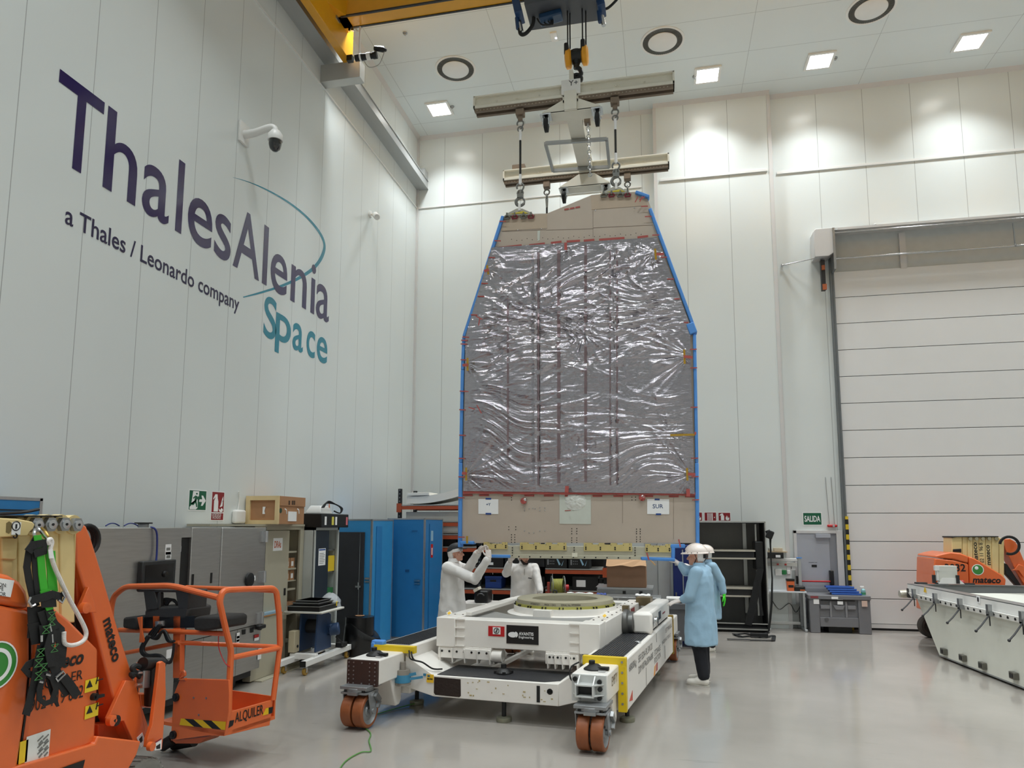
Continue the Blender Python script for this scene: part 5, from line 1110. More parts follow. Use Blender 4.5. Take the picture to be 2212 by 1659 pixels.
# ---- work basket
A0 = atz(484.5, 1590, .3); D1 = V((.235, .972, 0)); D2 = V((-.97, .242, 0)); N1 = V((D2.y, -D2.x, 0)); N1 = -N1 if N1.y > 0 else N1; N2 = V((.972, -.235, 0))
def PF(x, y, o=0.0): return atp(x, y, A0+N1*o, N1)
def PR(x, y, o=0.0): return atp(x, y, A0+N2*o, N2)
OR2 = ORANGE
bk = MB().prism([PF(389, 1466), PF(494, 1468.6), PF(495, 1500), PF(494, 1539), PF(484.5, 1590), PF(448, 1589), PF(369, 1600), PF(369, 1590), PF(375, 1500)], -N1*.03).build('front_panel', OR2, BO, .004)
tb = MB().prism([PR(494, 1539), PR(590, 1511.5), PR(586, 1545), PR(582.5, 1567), PR(545, 1575), PR(484.5, 1590)], -N2*.02).build('toe_board', OR2, BO, .003)
L2 = A0+D2*.8; L3 = L2+D1*.56; A1 = A0+D1*.56
MB().prism([A0+Z*.0, A1, L3, L2], Z*.03).build('basket_floor', OR2, BO); MB().prism([A1, L3, L3+Z*.2, A1+Z*.2], D1*.015).build('toe_board', OR2, BO)
TBR = .024
def rail(pts, r=TBR, name='rail', rr=.06, pm=OR2): return MB().tube(rpath(pts, rr), r, 10).build(name, pm, BO)
hz_m = bpy.data.materials.new('hazard_stripe_diag'); hz_m.use_nodes = True
def hazard_strip(P, pts4, par, n=6, k0=0):
    # sloped yellow and black blocks along a quad (top-left, top-right, bottom-right, bottom-left)
    for i in range(n):
        t0, t1 = i/n, (i+1)/n; sl = .12
        def L(a, b, t): return (a[0]+(b[0]-a[0])*t, a[1]+(b[1]-a[1])*t)
        tl, tr, br, bl = pts4; f = lambda t: max(0, min(1, t))
        q = [L(tl, tr, f(t0-sl)), L(tl, tr, f(t1-sl) if i < n-1 else 1), L(bl, br, f(t1+sl) if i < n-1 else 1), L(bl, br, f(t0+sl) if i else 0)]
        if i == 0: q[0] = tl
        MB().prism([P(x, y, .003) for x, y in q], (N1 if P is PF else N2)*.001).build('stripe', (YELLOW if (i+k0) % 2 == 0 else BLACK), par, smooth=0)
hazard_strip(PF, ((391, 1552), (488, 1559), (486, 1577), (388, 1566)), bk, 5); hazard_strip(PR, ((488, 1559), (506, 1555), (503, 1567), (486, 1577)), tb, 1, 1); hazard_strip(PR, ((574, 1530), (590, 1526.5), (588, 1540), (567, 1546)), tb, 2)
a, b = PR(507, 1566, .003), PR(568, 1546, .003); text('ALQUILER', 'lettering', LETTER, tb, a, D1, Z, wid=(b-a).dot(D1), h=.1, bold=.01)
for x, y in ((419, 1507), (446, 1508), (430, 1544)): c = PF(x, y); MB().cyl(c, c+N1*.006, .008, seg=8).build('rivet', STEEL, bk)
for x, y in ((382, 1506), (376, 1587)): c = PF(x, y); MB().lathe([(0, 0), (.035, 0), (.035, .02), (.018, .022), (.018, .03), (0, .03)], c, N1, 18).build('hinge_bolt', BLACK, bk)
MB().tube(arc(PF(395, 1457), D2, Z, .03, 0, math.pi, 10)+[PF(388, 1467), PF(402, 1467)], .012, 8).build('lug', OR2, bk)
# rails
OC = .52     # basket depth
def back(p): return p+D1*OC
rail([PF(239, 1345), PF(240, 1312), PF(246, 1288), PF(270, 1267), PF(372, 1265), PF(472, 1291)], .027, rr=.12)
rail([PR(494, 1539), PR(496, 1470), PR(499, 1404), PR(488, 1361), PR(474, 1300), PR(480, 1279), PR(492, 1274), PR(588, 1270.5), PR(597, 1278), PR(603, 1328), PR(605, 1396)], .027, rr=.03)
rail([PR(605, 1394), PR(590, 1512)], .025)
rail([back(PF(300, 1278)), back(PF(420, 1283)), PR(590, 1276)], .022)
rail([PF(257, 1361), PF(380, 1364), PF(486, 1369)], .022); rail([PR(499, 1421), PR(605, 1399)], .024)
e_ = PR(604, 1397); rail([PF(384, 1388), e_], .02); rail([PF(258, 1413), PF(388, 1388)], .02)
MB().tube(spline([PF(472, 1371), PF(473, 1400), PF(485, 1430), PF(497, 1441)]), .004, 6).build('cord', RED, BO)
plate_col = MB().prism([PF(374, 1330), PF(390, 1330), PF(388, 1465), PF(373, 1465)], -N1*.05).prism([PF(330, 1330), PF(345, 1330), PF(345, 1362), PF(330, 1362)], -N1*.04).build('column', OR2, BO, .004)
CON = mat('console_black', (52, 52, 52), .55, bump=.05)
cn = MB().prism([PF(x, y) for x, y in ((312, 1318), (322, 1311), (395, 1308), (407, 1313), (403, 1338), (390, 1342), (318, 1343), (311, 1335))], -N1*.26).build('control_console', CON, BO, .02)
MB().prism([PF(x, y) for x, y in ((309, 1274), (332, 1274), (345, 1318), (316, 1326))], -N1*.05).prism([PF(340, 1280), PF(346, 1280), PF(346, 1318), PF(338, 1318)], -N1*.04).prism([PF(x, y) for x, y in ((378, 1275), (409, 1276), (406, 1316), (385, 1318))], -N1*.2).prism([PF(293, 1274), PF(405, 1276), PF(405, 1280), PF(296, 1279)], -N1*.22).build('console_guard', CON, cn, .008)
m = MB()
for i in range(5): m.tube(spline([PF(345+i*4, 1306, -.05), PF(355+i*3, 1294+i, -.05), PF(372+i, 1296, -.06), PF(384, 1304+i, -.05)]), .012, 6)
m.build('cable_coil', RUBBER, cn)
for q in ([(265, 1334), (290, 1331), (296, 1334), (296, 1357), (290, 1361), (264, 1357)], [(418, 1334), (430, 1331), (470, 1332), (477, 1336), (475, 1358), (440, 1364), (418, 1362)]):
    MB().prism([PF(x, y, .07) for x, y in q], -N1*.3).build('bumper_pad', mat('pad_black', (40, 39, 38), .75, bump=.15), BO, .02)
MB().prism([PF(294, 1334, .0), PF(420, 1331, .0), PF(420, 1356, .0), PF(294, 1358, .0)], -N1*.06).build('pad_beam', BLACK, BO)
MB().prism([PF(296, 1334, .075), PF(306, 1332, .075), PF(306, 1360, .075), PF(312, 1388, .075), PF(300, 1388, .075), PF(302, 1362, .075)], -N1*.012).build('hook_plate', OR2, BO, .003)
m = MB()
for k in range(4):
    o = .03+.02*k; m.tube(spline([PF(340+k*3, 1350, o), PF(322+k*3, 1372+k*2, o), PF(340, 1380-k*2, o), PF(352+k, 1362, o), PF(362+k*2, 1384, o), PF(374+k, 1385, o)]), .011, 7)
    m.tube(spline([PF(318+k*2, 1374, o), PF(304+k*2, 1400, o), PF(312+k*2, 1417-k, o), PF(345, 1421-k*2, o), PF(362+k, 1432, o), PF(372, 1420, o), PF(376, 1390, o)]), .011, 7)
m.build('cable_bundle', RUBBER, BO); MB().cyl(PF(348, 1341, .0), PF(348, 1352, .0), .05).build('cable_gland', STEEL, BO)
MB().cyl(PF(376, 1595, -.15), PF(352, 1611, -.15), .05).cyl(PF(420, 1600, -.25), PF(376, 1608, -.25), .05).build('rotator', BLACK, BO)
MB().prism([PF(372, 1600, -.06), PF(448, 1592, -.06), PF(430, 1606, -.06), PF(380, 1606, -.06)], -N1*.2).build('bracket', OR2, BO)

# ------------------------------------------------------------------ safety harness
HN = thing('safety_harness', 'green and black fall harness with white rope lanyard hung on the mast lift', 'harness', PX(85, 1160, .1))
HG = mat('harness_green', (62, 176, 46), .6, var=.05); HB = mat('harness_black', (26, 26, 27), .7, var=.1, bump=.1)
MB().tube(spline([PX(75, 1160, .06), PX(74, 1150, .05), PX(80, 1141, .03), PX(86, 1146, .05), PX(100, 1163, .06), PX(106, 1168, .06)]), .009, 8).build('carabiner', CHROME, HN)
MB().tube(spline([PX(88, 1140, .03), PX(96, 1148, .04), PX(104, 1160, .06), PX(108, 1168, .06)]), .01, 8).build('carabiner', mat('brass', (190, 160, 90), .3, .9), HN)
for pts, wd, o in (([(80, 1156), (82, 1175), (87, 1200), (90, 1240), (95, 1280)], 16, .09), ([(97, 1166), (104, 1195), (108, 1230), (110, 1275)], 15, .075), ([(96, 1275), (102, 1300), (107, 1318)], [22, 18, 15], .1), ([(96, 1166), (90, 1180)], 14, .08), ([(112, 1190), (114, 1240), (118, 1278)], 12, .07)):
    lab(ribbon('strap', pts, wd, HG, HN, o), 'green webbing strap')
for pts, wd, o in (([(78, 1162), (62, 1190), (57, 1225), (62, 1255), (70, 1290), (78, 1310)], 15, .08), ([(88, 1164), (74, 1195), (76, 1235), (80, 1270), (84, 1300)], 14, .085), ([(60, 1192), (70, 1178), (98, 1172), (94, 1190), (72, 1196)], 18, .095),
    ([(64, 1298), (85, 1292), (112, 1284), (134, 1290)], 17, .11), ([(88, 1300), (120, 1298)], 26, .105), ([(78, 1310), (80, 1350), (78, 1380)], 40, .08), ([(105, 1318), (112, 1340), (122, 1358)], 18, .1), ([(88, 1320), (96, 1345), (104, 1362)], 18, .095), ([(110, 1345), (128, 1360), (132, 1400), (128, 1440)], 22, .09),
    ([(96, 1350), (100, 1385), (96, 1420), (92, 1450)], 26, .1), ([(75, 1345), (84, 1390)], 34, .085), ([(90, 1395), (80, 1440), (72, 1480), (62, 1520), (55, 1545)], [20, 18, 16, 16, 16], .1), ([(84, 1425), (60, 1436), (52, 1446), (62, 1456), (84, 1462)], 15, .09), ([(110, 1400), (116, 1440), (128, 1470), (148, 1500)], [20, 22, 22, 22], .11), ([(136, 1462), (152, 1482), (166, 1504)], 21, .12),
    ([(94, 1455), (84, 1490), (84, 1510), (96, 1520), (112, 1514), (120, 1490), (112, 1466), (96, 1450)], 12, .115), ([(104, 1460), (114, 1500), (124, 1526)], [14, 12, 6], .1), ([(116, 1360), (104, 1400), (112, 1440)], 20, .12)):
    ribbon('strap', pts, wd, HB, HN, o)
for pts, o in (([(66, 1290), (62, 1300), (68, 1310), (76, 1306)], .12), ([(134, 1278), (140, 1290), (134, 1302), (126, 1296)], .12), ([(90, 1372), (90, 1386)], .12), ([(112, 1370), (113, 1388)], .12), ([(107, 1348), (110, 1364)], .12), ([(120, 1464), (136, 1450), (140, 1456), (124, 1472), (120, 1464)], .125), ([(98, 1456), (108, 1459)], .12), ([(84, 1472), (92, 1474)], .12)):
    MB().tube([PX(x, y, o) for x, y in pts], .007, 7).build('buckle', CHROME, HN)
m = MB()
for x, y in ((112, 1330), (112, 1343), (100, 1360), (88, 1410), (84, 1432), (94, 1442), (84, 1460), (118, 1400)):
    c = PX(x, y, .125); m.bar(c+V((0, -.025, .02)), c+V((0, .025, -.02)), .003).bar(c+V((0, -.025, -.02)), c+V((0, .025, .02)), .003).bar(c+V((0, -.025, .02)), c+V((0, .025, .02)), .003).bar(c+V((0, -.025, -.02)), c+V((0, .025, -.02)), .003)
m.build('stitching', mat('stitch_green', (70, 130, 70), .6), HN, smooth=0)
ribbon('label', [(108, 1187), (110, 1206)], 9, PAPER, HN, .11)
lab(MB().tube(spline([PX(x, y, .1) for x, y in ((106, 1176), (104, 1168), (109, 1165), (112, 1172), (109, 1186), (112, 1205), (118, 1225), (132, 1256), (150, 1294), (170, 1330), (183, 1356), (186, 1370), (181, 1383), (168, 1391), (152, 1394), (139, 1388), (138, 1365))], 8), .0125, 9).build('lanyard', mat('rope_white', (228, 222, 218), .7, var=.1, scale=60, bump=.3, bscale=120), HN), 'white rope lanyard')

# ------------------------------------------------------------------ second mast lift, far right
YR2 = 13.9
B2 = thing('mast_lift', 'distant orange and cream mast lift behind the white trough, right edge', 'lift', (6.2, YR2+.5, 0))
def P2(zx, zy, o=0.0): return aty(1880+zx*.2291, 1120+zy*.2291, YR2-o)
def plate2(name, pts, m, o=0.0, depth=.05, par=B2, bevel=.008): return MB().prism([P2(x, y, o) for x, y in pts], Y*depth).build(name, m, par, bevel)
l2 = plate2('hood_lid', [(604, 368), (618, 350), (690, 330), (760, 318), (850, 328), (925, 356), (925, 422), (785, 385)], ORANGE, .02, .9, bevel=.03)
h2_ = plate2('hood', [(604, 375), (785, 394), (925, 430), (935, 660), (940, 900), (600, 900), (600, 600)], ORANGE, .02, .9, bevel=.02)
s2 = plate2('side_panel', [(930, 356), (1000, 384), (1240, 530), (1282, 575), (1275, 640), (1270, 900), (944, 900), (938, 660), (930, 430)], ORANGE, .01, .88, bevel=.02)
plate2('chassis', [(760, 900), (1300, 900), (1400, 960), (1400, 1030), (760, 1030)], ORANGE, .03, .9)
def w2(s, x0, x1, y, h, bold=.03, par=s2, shear=.2, m=LETTER, off=.012):
    a, b = P2(x0, y, off), P2(x1, y, off); text(s, 'lettering', m, par, a, X, Z, wid=b.x-a.x, h=h, bold=bold, shear=shear)
w2('mateco', 965, 1232, 608, (P2(0, 556)-P2(0, 608)).z); w2('3032', 705, 900, 498, (P2(0, 420)-P2(0, 490)).z, .02, h2_, 0, off=.022)
cc = P2(1013, 483, .012); MB().lathe([(0, 0), (.095, 0), (.095, .003), (0, .003)], cc, -Y, 28).build('round_sticker', PAPER, s2, smooth=0)
MB().lathe([(0, .003), (.082, .003), (.082, .005), (0, .005)], cc, -Y, 28).build('sticker_print', MATS['sticker_green'], s2, smooth=0); MB().ell(cc+V((-.02, -.008, .03)), (.03, .003, .03)).build('sticker_dot', PAPER, s2)
ed = [768, 866, 916, 968, 1026, 1086, 1146, 1214, 1264]
for i, (a, b) in enumerate(zip(ed[:-1], ed[1:])):
    s_ = plate2('mast_section', [(a+1.5, 172 if i < 7 else 182), (b-1.5, 172 if i < 7 else 186), (b-1.5, 700), (a+1.5, 700)], CREAM, -.08-.012*(i % 2), .4)
    if i in (3, 4, 5):
        t_ = ('mateco', '902 11 96 8', 'mateco')[i-3]; y1, y0 = ((430, 225), (440, 230), (438, 250))[i-3]; o_ = -.08-.012*(i % 2)+.002
        a_, b_ = P2((a+b)/2+22-4*(i == 4), y1, o_), P2((a+b)/2+22-4*(i == 4), y0, o_); hh = (P2(b, 0)-P2(a, 0)).x*.62
        text(t_, 'lettering', LETTER, s_, (a_.x, a_.y, a_.z), Z, -X, wid=b_.z-a_.z, h=hh, bold=.02 if i != 4 else 0)
    if i in (2, 3, 4, 5, 6): c = P2(b-28, 192, -.07); MB().lathe([(0, 0), (.03, 0), (.03, .03), (0, .03)], c, -Y, 10).build('pivot_bolt', mat('bolt_cream', (170, 160, 130), .5, .4), s_)
plate2('top_cover', [(766, 168), (1212, 166), (1212, 175), (820, 176), (770, 184)], BLACK, -.05, .45); plate2('clamp', [(780, 290), (860, 285), (860, 320), (780, 315)], BLACK, -.07, .1)
plate2('boom', [(1250, 215), (1265, 195), (1318, 192), (1365, 218), (1385, 245), (1449, 395), (1560, 660), (1620, 800), (1560, 830), (1449, 620), (1362, 470), (1275, 290)], ORANGE, -.1, .28)
plate2('boom_plate', [(1330, 490), (1365, 475), (1400, 430), (1449, 450), (1449, 560), (1400, 490)], ORANGE, -.06, .03)
m = MB()
for k in range(2): m.tube(arc(P2(1312, 254, .02), X, Z, .155-.012*k, math.pi*.95, -math.pi*.62, 20), .018, 7)
m.build('hose', RUBBER, B2); plate2('lift_cylinder', [(1262, 420), (1290, 430), (1430, 640), (1400, 660), (1275, 520)], BLACK, -.16, .1)
for yy in (YR2-.02, YR2+.72):
    for xx in (aty(2046, 1340, YR2).x, aty(2046, 1340, YR2).x+1.3):
        MB().lathe([(0, -.08), (.12, -.08), (.13, -.1), (.18, -.1), (.205, -.07), (.205, .07), (.18, .1), (.13, .1), (.12, .08), (0, .08)], (xx, yy+.12, .205), Y, 32).build('wheel', mat('dark_tyre', (58, 54, 50), .8, bump=.2), B2)
# ------------------------------------------------------------------ steel test chamber along the left wall
XF = -5.2
def OX(x, y, o=0.0): return atx(x, y, XF+o)
INOX = mat('brushed_steel', (188, 187, 184), .33, .85, var=.08, scale=3, stretch=(1, 1, 14), bump=.04, bscale=90)
OV = thing('test_chamber', 'large brushed steel climatic test chamber along the left wall', 'test chamber', (XF-.3, 7, 0))
ya, yb_, yc, yd, ye = 5.35, OX(385, 1300).y, OX(407, 1300).y, OX(471, 1300).y, OX(574, 1146).y
zt = 2.02; zm = OX(480, 1368).z; zlow = .2
MB().box(XL+.06, XF-.06, ya, ye-.03, zlow, zt-.03).build('body', mat('inox_dark', (92, 92, 92), .4, .8), OV)
MB().box(XF-.06, XF, ya, yb_, zlow, zt).build('side_panel', INOX, OV, bevel=.006)
lab(MB().box(XF-.06, XF-.03, yb_, yc, zlow+.15, zt-.12).build('control_column', BLACK, OV), 'black control column'); MB().box(XF-.06, XF-.01, yb_, yc, zt-.11, zt).build('column_head', INOX, OV)
MB().box(XF-.06, XF, yc, yd, zm+.005, zt).build('front_panel', INOX, OV, bevel=.006)
dr = MB().box(XF-.05, XF+.01, yd+.004, ye, zm+.005, zt).build('chamber_door', INOX, OV, bevel=.01)
MB().box(XF-.07, XF-.02, ye, ye+.05, zm-.02, zt).box(XF-.05, XF+.006, ye-.045, ye-.03, zm+.02, zt-.01).build('door_seal', BLACK, OV)
m = MB(); ys_ = [yc, OX(440, 1400).y, OX(512, 1400).y, ye]
for a, b in zip(ys_[:-1], ys_[1:]): m.box(XF-.06, XF-.008, a+.003, b-.003, zlow, zm-.004)
m.build('base_panel', INOX, OV, smooth=0)
MB().box(XL+.1, XF-.1, ya, ye-.05, .1, .22).build('plinth', DARKST, OV)
for px, py in ((571, 1159), (566.5, 1246), (561.5, 1335)):
    c = OX(px, py, .02); MB().box(XF, XF+.035, c.y-.09, c.y+.03, c.z-.07, c.z+.07).cyl((XF+.03, c.y+.03, c.z-.075), (XF+.03, c.y+.03, c.z+.075), .025).build('hinge', ALU, dr)
c = OX(535.5, 1252); MB().lathe([(0, 0), (.09, 0), (.085, .03), (.05, .04), (0, .04)], (XF+.01, c.y, c.z), X, 26).build('port_cover', BLACK, dr)
for px, py in ((547, 1249), (562, 1247.5)): c = OX(px, py); MB().box(XF+.01, XF+.02, c.y-.02, c.y+.02, c.z-.03, c.z+.03).build('latch_pad', PAPER, dr)
for px, py in ((416, 1252), (456, 1248.5)): c = OX(px, py); MB().box(XF-.001, XF+.004, c.y-.018, c.y+.018, c.z-.06, c.z+.06).build('grip_slot', BLACK, OV)
c = OX(556, 1357); MB().cbox((XF+.05, c.y, c.z+.02), (.06, .16, .05)).cyl((XF, c.y, c.z), (XF+.06, c.y, c.z), .025).build('handle', BLACK, dr, bevel=.012)
for px, py, w_, h_, mt in ((514, 1373, .03, .035, PAPER), (513.5, 1380, .03, .035, PAPER), (513, 1387.5, .03, .035, PAPER), (554, 1374, .05, .02, RED), (554, 1380, .05, .02, PAPER), (527, 1365, .03, .03, BLACK), (544.5, 1361, .03, .03, BLACK), (561, 1404, .04, .02, PAPER), (560, 1419, .04, .03, PAPER), (563, 1188, .02, .02, PAPER)):
    c = OX(px, py); MB().box(XF-.001, XF+.004, c.y-w_, c.y+w_, c.z-h_, c.z+h_).build('label', mt, OV, smooth=0)
for px, py in ((363, 1187), (363, 1203.5)): c = OX(px, py); q = MB().box(XF, XF+.003, c.y-.045, c.y+.045, c.z-.055, c.z+.055).build('paper_label', PAPER, OV, smooth=0); MB().box(XF+.003, XF+.004, c.y-.03, c.y+.03, c.z-.01, c.z+.02).build('print', mat('print_grey', (120, 120, 116), .6), q, smooth=0)
for py in (1169.5, 1178, 1186):
    c = OX(386, py, -.02); q = MB().box(XF-.03, XF-.018, c.y-.04, c.y+.04, c.z-.03, c.z+.03).build('warning_label', PAPER, OV, smooth=0); MB().prism([(XF-.017, c.y-.03, c.z-.02), (XF-.017, c.y+.005, c.z-.02), (XF-.017, c.y-.012, c.z+.015)], X*.001).build('print', mat('mark_red', (200, 80, 60), .5), q, smooth=0)
c = OX(370, 1412); q = MB().box(XF, XF+.003, c.y-.08, c.y+.06, c.z-.04, c.z+.05).build('paper_label', PAPER, OV, smooth=0)
a, b = OX(309, 1213, .06), OX(378, 1266, .06)
mo = MB().box(XF+.0, XF+.06, a.y, b.y, b.z, a.z).build('screen_housing', mat('screen_frame', (44, 45, 46), .45), OV, bevel=.01); MB().box(XF+.061, XF+.063, a.y+.04, b.y-.04, b.z+.06, a.z-.04).build('screen', mat('screen_black', (18, 19, 20), .15), mo)
c = OX(356, 1240, .06); MB().lathe([(0, 0), (.035, 0), (.03, .02), (0, .02)], (XF+.063, c.y, c.z), X, 16).build('dial', BLACK, mo)
cb = mat('blue_cable', (34, 48, 120), .5)
MB().tube(spline([OX(325, 1139, -.02), OX(334, 1142, .02), OX(339, 1155, .03), OX(339, 1190, .03), OX(337, 1215, .04)]), .01, 7).build('cable', cb, OV)
for x0 in (228, 268): MB().tube(spline([OX(x0, 1136, -.1), OX(x0+10, 1131, -.1), OX(x0+20, 1131, -.1), OX(x0+30, 1136, -.1)]), .006, 6).build('cable', cb, OV)
for y_ in (6.0, 8.2):
    MB().lathe([(0, -.025), (.06, -.025), (.06, .025), (0, .025)], (XF-.17, y_, .06), X, 18).cyl((XF-.17, y_, .06), (XF-.17, y_, .12), .03).build('caster', BLACK, OV); MB().cyl((XF-.1, y_-.1, .02), (XF-.1, y_-.1, .14), .015).lathe([(0, 0), (.04, 0), (.03, .025), (0, .025)], (XF-.1, y_-.1, 0)).build('screw_foot', BLACK, OV)
c = OX(310, 1130, -.3); t = tag(MB().lathe([(0, 0), (.055, 0), (.055, .07), (0, .07)], (c.x, c.y, zt-.03)).build('plastic_jar', mat('clear_white', (220, 222, 226), .3)), 'small white jar with black lid on top of the steel chamber', 'jar'); MB().lathe([(0, .07), (.09, .07), (.09, .085), (0, .085)], (c.x, c.y, zt-.03)).build('lid', BLACK, t)

# blue case at far left behind the lift
BCASE = mat('case_blue', (40, 122, 184), .45, var=.04)
def edged_case(t, o, w_, d_, h_, rz, m, edge=ALU, e=.022):
    M = Matrix.Translation(V(o)) @ Matrix.Rotation(rz, 4, 'Z')
    b = MB().box(0, w_, 0, d_, .0, h_).xf(M).build('body', m, t, smooth=0); f = MB()
    for (x, y) in ((0, 0), (w_, 0), (0, d_), (w_, d_)): f.box(x-.004-(e if x else 0), x+.004+(0 if x else e), y-.004-(e if y else 0), y+.004+(0 if y else e), 0, h_)
    for z in (0, h_):
        z0, z1 = (z-.004, z+e) if z == 0 else (z-e, z+.004)
        for y in (0, d_): f.box(0, w_, y-.004-(e if y else 0), y+.004+(0 if y else e), z0, z1)
        for x in (0, w_): f.box(x-.004-(e if x else 0), x+.004+(0 if x else e), 0, d_, z0, z1)
    f.xf(M).build('edge_frame', edge, t, smooth=0); return b, M
c = atx(92, 1077, -5.28); t = thing('flight_case', 'tall blue case with metal edges behind the mast lift at the left edge', 'case', (-5.5, c.y-.6, 0))
edged_case(t, (XL+.04, c.y-1.2, 0), .4, 1.2, c.z, 0, BCASE)
MB().box(-5.278, -5.27, c.y-1.1, c.y-.12, c.z-.11, c.z-.1).build('slot', BLACK, t)
cc = atx(20, 1108, -4.6); t = tag(MB().tube(spline([(-4.55, cc.y-.5, cc.z-.03), (-4.55, cc.y, cc.z), (-4.5, cc.y+.15, cc.z+.03)]), .012, 6).build('black_strip', BLACK), 'short black cable above the cream mast sections', 'cable'); t.parent = BO; t.location = t.location-WO[BO]; del t['label']; del t['category']; t.name = 'cable'

# ------------------------------------------------------------------ cabinets along the left wall
XC = -5.40
BEIGE = mat('cabinet_beige', (178, 172, 152), .5, var=.02); BEIN = mat('cabinet_inside', (120, 112, 94), .6)
def CX_(x, y, o=0.0): return atx(x, y, XC+o)
t = thing('sliding_cabinet', 'beige sliding-door cabinet marked DRAs beside the steel chamber', 'cabinet', (XC-.2, 9, 0))
y0 = ye+.06; y1 = CX_(626, 1146).y; y2 = CX_(640, 1146).y; y3 = CX_(653, 1146).y; ztc = CX_(600, 1137).z
gy_ = atx(681, 1147, -5.22).y; y2 = min(y2+.25, gy_-.12); y3 = gy_-.01
MB().box(XL+.02, XC-.005, y0, y0+.02, 0, ztc).box(XL+.02, XC-.005, y3-.02, y3, 0, ztc).box(XL+.02, XL+.04, y0, y3, 0, ztc).box(XL+.02, XC, y0, y3, ztc-.05, ztc).box(XL+.02, XC-.005, y0, y3, 0, .06).build('carcass', BEIGE, t, smooth=0)
tag(MB().box(XL+.02, XC+.02, y0-1.0, y3-.02, ztc+.001, ztc+.03).build('top_board', BEIGE), 'long beige board lying on the beige cabinet under the crate', 'board')
MB().box(XC-.03, XC, y0, y1, .03, ztc-.06).build('sliding_door', BEIGE, t, bevel=.003); MB().box(XC-.03, XC, y2, y3, 0, ztc-.05).build('side_jamb', BEIGE, t)
MB().box(XC-.045, XC-.035, y0+.4, y2, .06, ztc-.06).build('back_panel', BEIN, t)if False else None
m = MB()
for z in (.35, .75, 1.1, 1.4, 1.65): m.box(XL+.04, XC-.05, y0+.1, y2, z-.012, z+.012)
m.build('shelf', BEIGE, t, smooth=0)
c = CX_(615, 1278); MB().box(XC-.002, XC+.005, c.y-.03, c.y+.02, c.z-.05, c.z+.05).build('grip_slot', BLACK, t)
MB().box(XC-.05, XC+.2, y0, y1+.5, .0, .015).build('floor_rail', BEIGE, t)
c = CX_(599.5, 1176); q = MB().box(XC+.001, XC+.003, c.y-.12, c.y+.13, c.z-.09, c.z+.09).build('paper_sign', PAPER, t, smooth=0); text('DRAs', 'lettering', mat('ink_orange', (196, 92, 40), .6), q, (XC+.003, c.y-.09, c.z-.05), Y, Z, h=.1, wid=.18, bold=.02)
tb_ = MB().box(XC-.02, XC+.1, y0-.1, y0+.62, .83, .86).build('fold_shelf', mat('shelf_blue', (140, 170, 190), .4), t); MB().box(XC-.02, XC+.105, y0-.1, y0+.625, .815, .832).build('wood_edge', mat('wood_edge', (176, 124, 70), .5), tb_)
MB().box(XC-.02, XC+.09, y0-.1, y0+.6, .02, .81).build('end_door', BEIGE, t)
k = 0
for z, n in ((1.66, 0), (1.41, 2), (1.23, 2), (.76, 3)):
    for i in range(n):
        yy = y1+.04+i*.14+.02; 
        b = tag(MB().box(XC-.34, XC-.08, yy, yy+.12, z+.002, z+.15).build('small_box', CARD), ['left', 'middle', 'right'][i]+' small cardboard box on the '+{1.41: 'upper', 1.23: 'second', .76: 'lower'}[z]+' shelf of the beige cabinet', 'box', 'boxes in the beige cabinet')
        MB().box(XC-.079, XC-.077, yy+.02, yy+.08, z+.03, z+.1).build('label', PAPER, b, smooth=0)
MB().box(XL+.04, XC-.05, y0+.1, y2, 1.218, 1.23).build('shelf', BEIGE, t, smooth=0)

# cardboard crate on the cabinet
ztc += .031; cr = atx(600, 1136.5, -5.2); xl_ = aty(531, 1136, cr.y).x; zb_ = ztc; zt_ = aty(565, 1072, cr.y).z; ybk = atx(656, 1137, -5.2).y
t = thing('shipping_crate', 'cardboard crate with pale wooden front frame on top of the beige cabinet', 'crate', ((xl_-5.2)/2, cr.y+.3, zb_))
MB().box(xl_, -5.2, cr.y+.02, ybk, zb_, zt_).build('box', CARD, t, bevel=.004)
m = MB(); w_ = .055
m.box(xl_-.01, -5.195, cr.y-.01, cr.y+.02, zt_-w_, zt_+.005).box(xl_-.01, -5.195, cr.y-.01, cr.y+.02, zb_, zb_+w_).box(xl_-.01, xl_+w_, cr.y-.01, cr.y+.02, zb_+w_, zt_-w_).box(-5.195-w_, -5.195, cr.y-.01, cr.y+.02, zb_+w_, zt_-w_)
m.build('wooden_frame', mat('pine_frame', (222, 198, 150), .6, var=.06), t, smooth=0)
MB().prism([((xl_-5.2)/2+.0, cr.y+.015, zb_+.14), ((xl_-5.2)/2+.035, cr.y+.015, zb_+.14), ((xl_-5.2)/2+.025, cr.y+.015, zb_+.18), ((xl_-5.2)/2+.04, cr.y+.015, zb_+.24), ((xl_-5.2)/2+.0, cr.y+.015, zb_+.24)], -Y*.01).build('tag', PAPER, t)
MB().box(-5.2, -5.185, cr.y+.02, ybk, zt_-.13, zt_+.004).build('lid_flap', CARD, t, bevel=.003)
ya_ = atx(622, 1110, -5.2).y; yb2 = atx(640, 1110, -5.2).y
MB().box(-5.2, -5.193, ya_, yb2, atx(630, 1126, -5.2).z, atx(630, 1105, -5.2).z).build('paper_label', PAPER, t, smooth=0)
c = atx(606, 1103, -5.2); MB().lathe([(0, 0), (.035, 0), (.035, .003), (0, .003)], (-5.2, c.y, c.z), X, 16).build('round_mark', mat('mark_green', (40, 70, 50), .5), t, smooth=0)
m = MB()
for px in (625, 632, 636): c = atx(px, 1086, -5.184); m.box(-5.185, -5.183, c.y-.02, c.y+.02, c.z-.03, c.z+.03)
m.build('handling_mark', mat('ink_dark', (70, 50, 36), .7), t, smooth=0)
